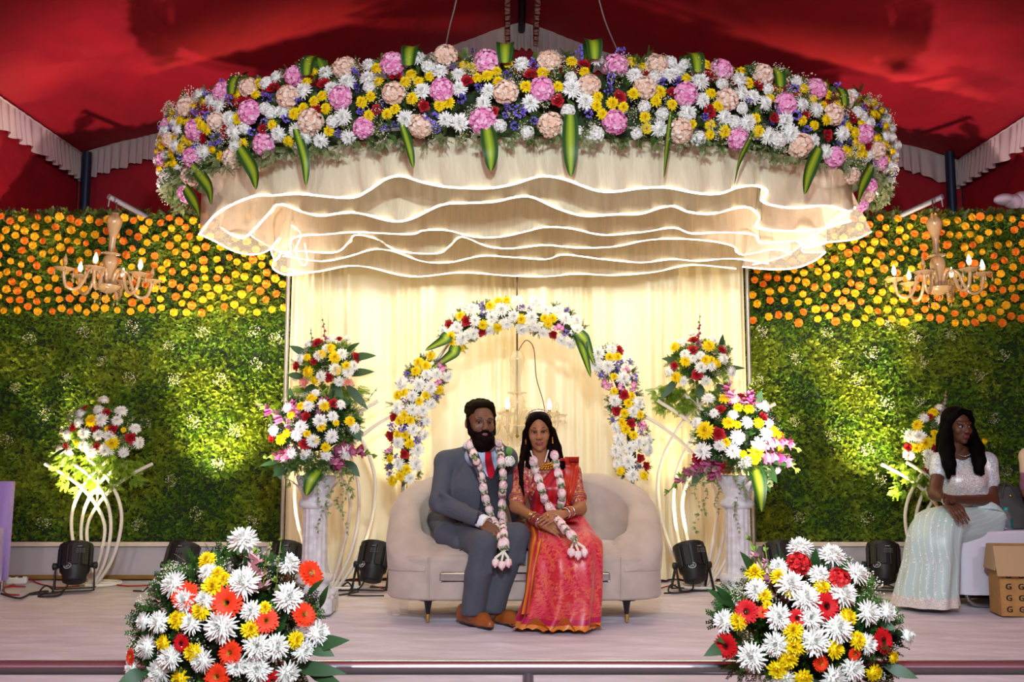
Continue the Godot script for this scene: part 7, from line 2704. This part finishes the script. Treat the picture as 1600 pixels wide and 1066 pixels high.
	scatter(o, "sequins", tiny.mesh(), mat("sequin", "fafcff", 0.25), where)
	ring_part(o, "bracelet", wr_r.lerp(el_r, 0.08) - base, wr_r - el_r, 0.031, 0.006, mat("pearl", "efe6da", 0.25))
	m = Mb.new()
	for k in 13:
		var an := lerpf(-1.1, 1.1, k / 12.0)
		m.ball(neckb + Vector3(sin(an) * 0.06, 0.03 - cos(an) * 0.05, 0.03 + cos(an) * 0.05) - base, Vector3.ONE * 0.005, 6, 4)
	part(o, "necklace", m.mesh(), mat("silver", "e9e6ea", 0.2))

func build_second_guest() -> void:
	var c := at(1655, 830, 6.66)
	var base := Vector3(c.x, 0, c.z)
	var o := thing("person", "seated guest cut off by the picture edge beyond the bag, mauve and cream sleeve showing", "person", base)
	var skin := lin("8a5a40")
	var m := Mb.new()
	head_into(m, Transform3D(Basis(Vector3.UP, -0.3), base + Vector3(0, 1.17, 0.02)), skin, lin("7d3a3e"), lin("5a3626"), 0.97, 0.046)
	var s := Sdf.new()
	s.k = 85.0
	var sh := [base + Vector3(-0.17, 0.96, 0), base + Vector3(0.17, 0.96, 0)]
	var el := [base + Vector3(-0.235, 0.73, 0.1), base + Vector3(0.22, 0.70, 0.05)]
	var wr := [base + Vector3(-0.1, 0.63, 0.24), base + Vector3(0.08, 0.62, 0.24)]
	s.chain([base + Vector3(0, 0.57, 0), base + Vector3(0, 0.8, 0), base + Vector3(0, 1.02, 0)], [0.14, 0.13, 0.05], Vector3.BACK, 1.3)
	for i in 2:
		s.chain([base + Vector3(0, 1.0, 0), sh[i], el[i], wr[i]], [0.045, 0.045, 0.038, 0.024])
		s.chain([base + Vector3(0.08 * (2 * i - 1), 0.56, 0.02), base + Vector3(0.1 * (2 * i - 1), 0.52, 0.42), base + Vector3(0.1 * (2 * i - 1), 0.08, 0.44)], [0.08, 0.055, 0.04])
	s.build(m, 0.014, Transform3D.IDENTITY, func(_p: Vector3) -> Color: return skin)
	for i in 2:
		hand_into(m, towards(wr[i], Vector3(0.3 * (1 - 2 * i), -0.35, 0.6), Vector3(0, 0.8, 0.4), 0.92), 1.0 - 2.0 * i, skin, [0.3, 0.4, 0.3])
	part(o, "body", shifted(m, -base), skin_mat("skin"))
	face_parts(o, Transform3D(Basis(Vector3.UP, -0.3), base + Vector3(0, 1.17, 0.02)), base, 0.97, Vector3(0, 0, 1), 0.0028)
	s = Sdf.new()
	s.k = 150.0
	var hb := base + Vector3(0, 1.17, 0.02)
	s.ball(hb + Vector3(0.01, 0.05, -0.03), Vector3(0.088, 0.085, 0.094))
	s.chain([hb + Vector3(0.02, 0, -0.08), hb + Vector3(0.03, -0.2, -0.12), hb + Vector3(0.03, -0.4, -0.13)], [0.06, 0.05, 0.02])
	m = Mb.new()
	s.build(m, 0.006, Transform3D.IDENTITY, func(_p: Vector3) -> Color: return lin("120b0a"))
	part(o, "hair", shifted(m, -base), painted("hair", 0.7, {"metallic_specular": 0.2}))
	s = Sdf.new()
	s.k = 85.0
	s.chain([base + Vector3(0, 0.55, 0), base + Vector3(0, 0.8, 0), base + Vector3(0, 1.0, 0)], [0.155, 0.145, 0.055], Vector3.BACK, 1.25)
	for i in 2:
		s.chain([base + Vector3(0, 0.99, 0), sh[i], (sh[i] as Vector3).lerp(el[i], 0.85)], [0.04, 0.058, 0.056])
	m = Mb.new()
	s.build(m, 0.011, Transform3D.IDENTITY, func(p: Vector3) -> Color: return lin("e0c7a8") if p.y > 0.86 else lin("8d5a78"))
	part(o, "blouse", shifted(m, -base), painted("mauve_cloth", 0.8))
	m = loft([[base + Vector3(0, 0.62, 0), 0.16, 0.13, 0.002], [base + Vector3(0, 0.55, 0.06), 0.21, 0.11, 0.002], [base + Vector3(0, 0.53, 0.3), 0.2, 0.1, 0.003], [base + Vector3(0, 0.46, 0.44), 0.19, 0.11, 0.005], [base + Vector3(0, 0.25, 0.48), 0.2, 0.12, 0.01], [base + Vector3(0, 0.02, 0.48), 0.22, 0.14, 0.012]], Vector3.RIGHT, 90, 40, 9.0)
	part(o, "skirt", shifted(m, -base), mat("lilac_skirt", "b9b3cf", 0.7, {"cull_mode": BaseMaterial3D.CULL_DISABLED}))
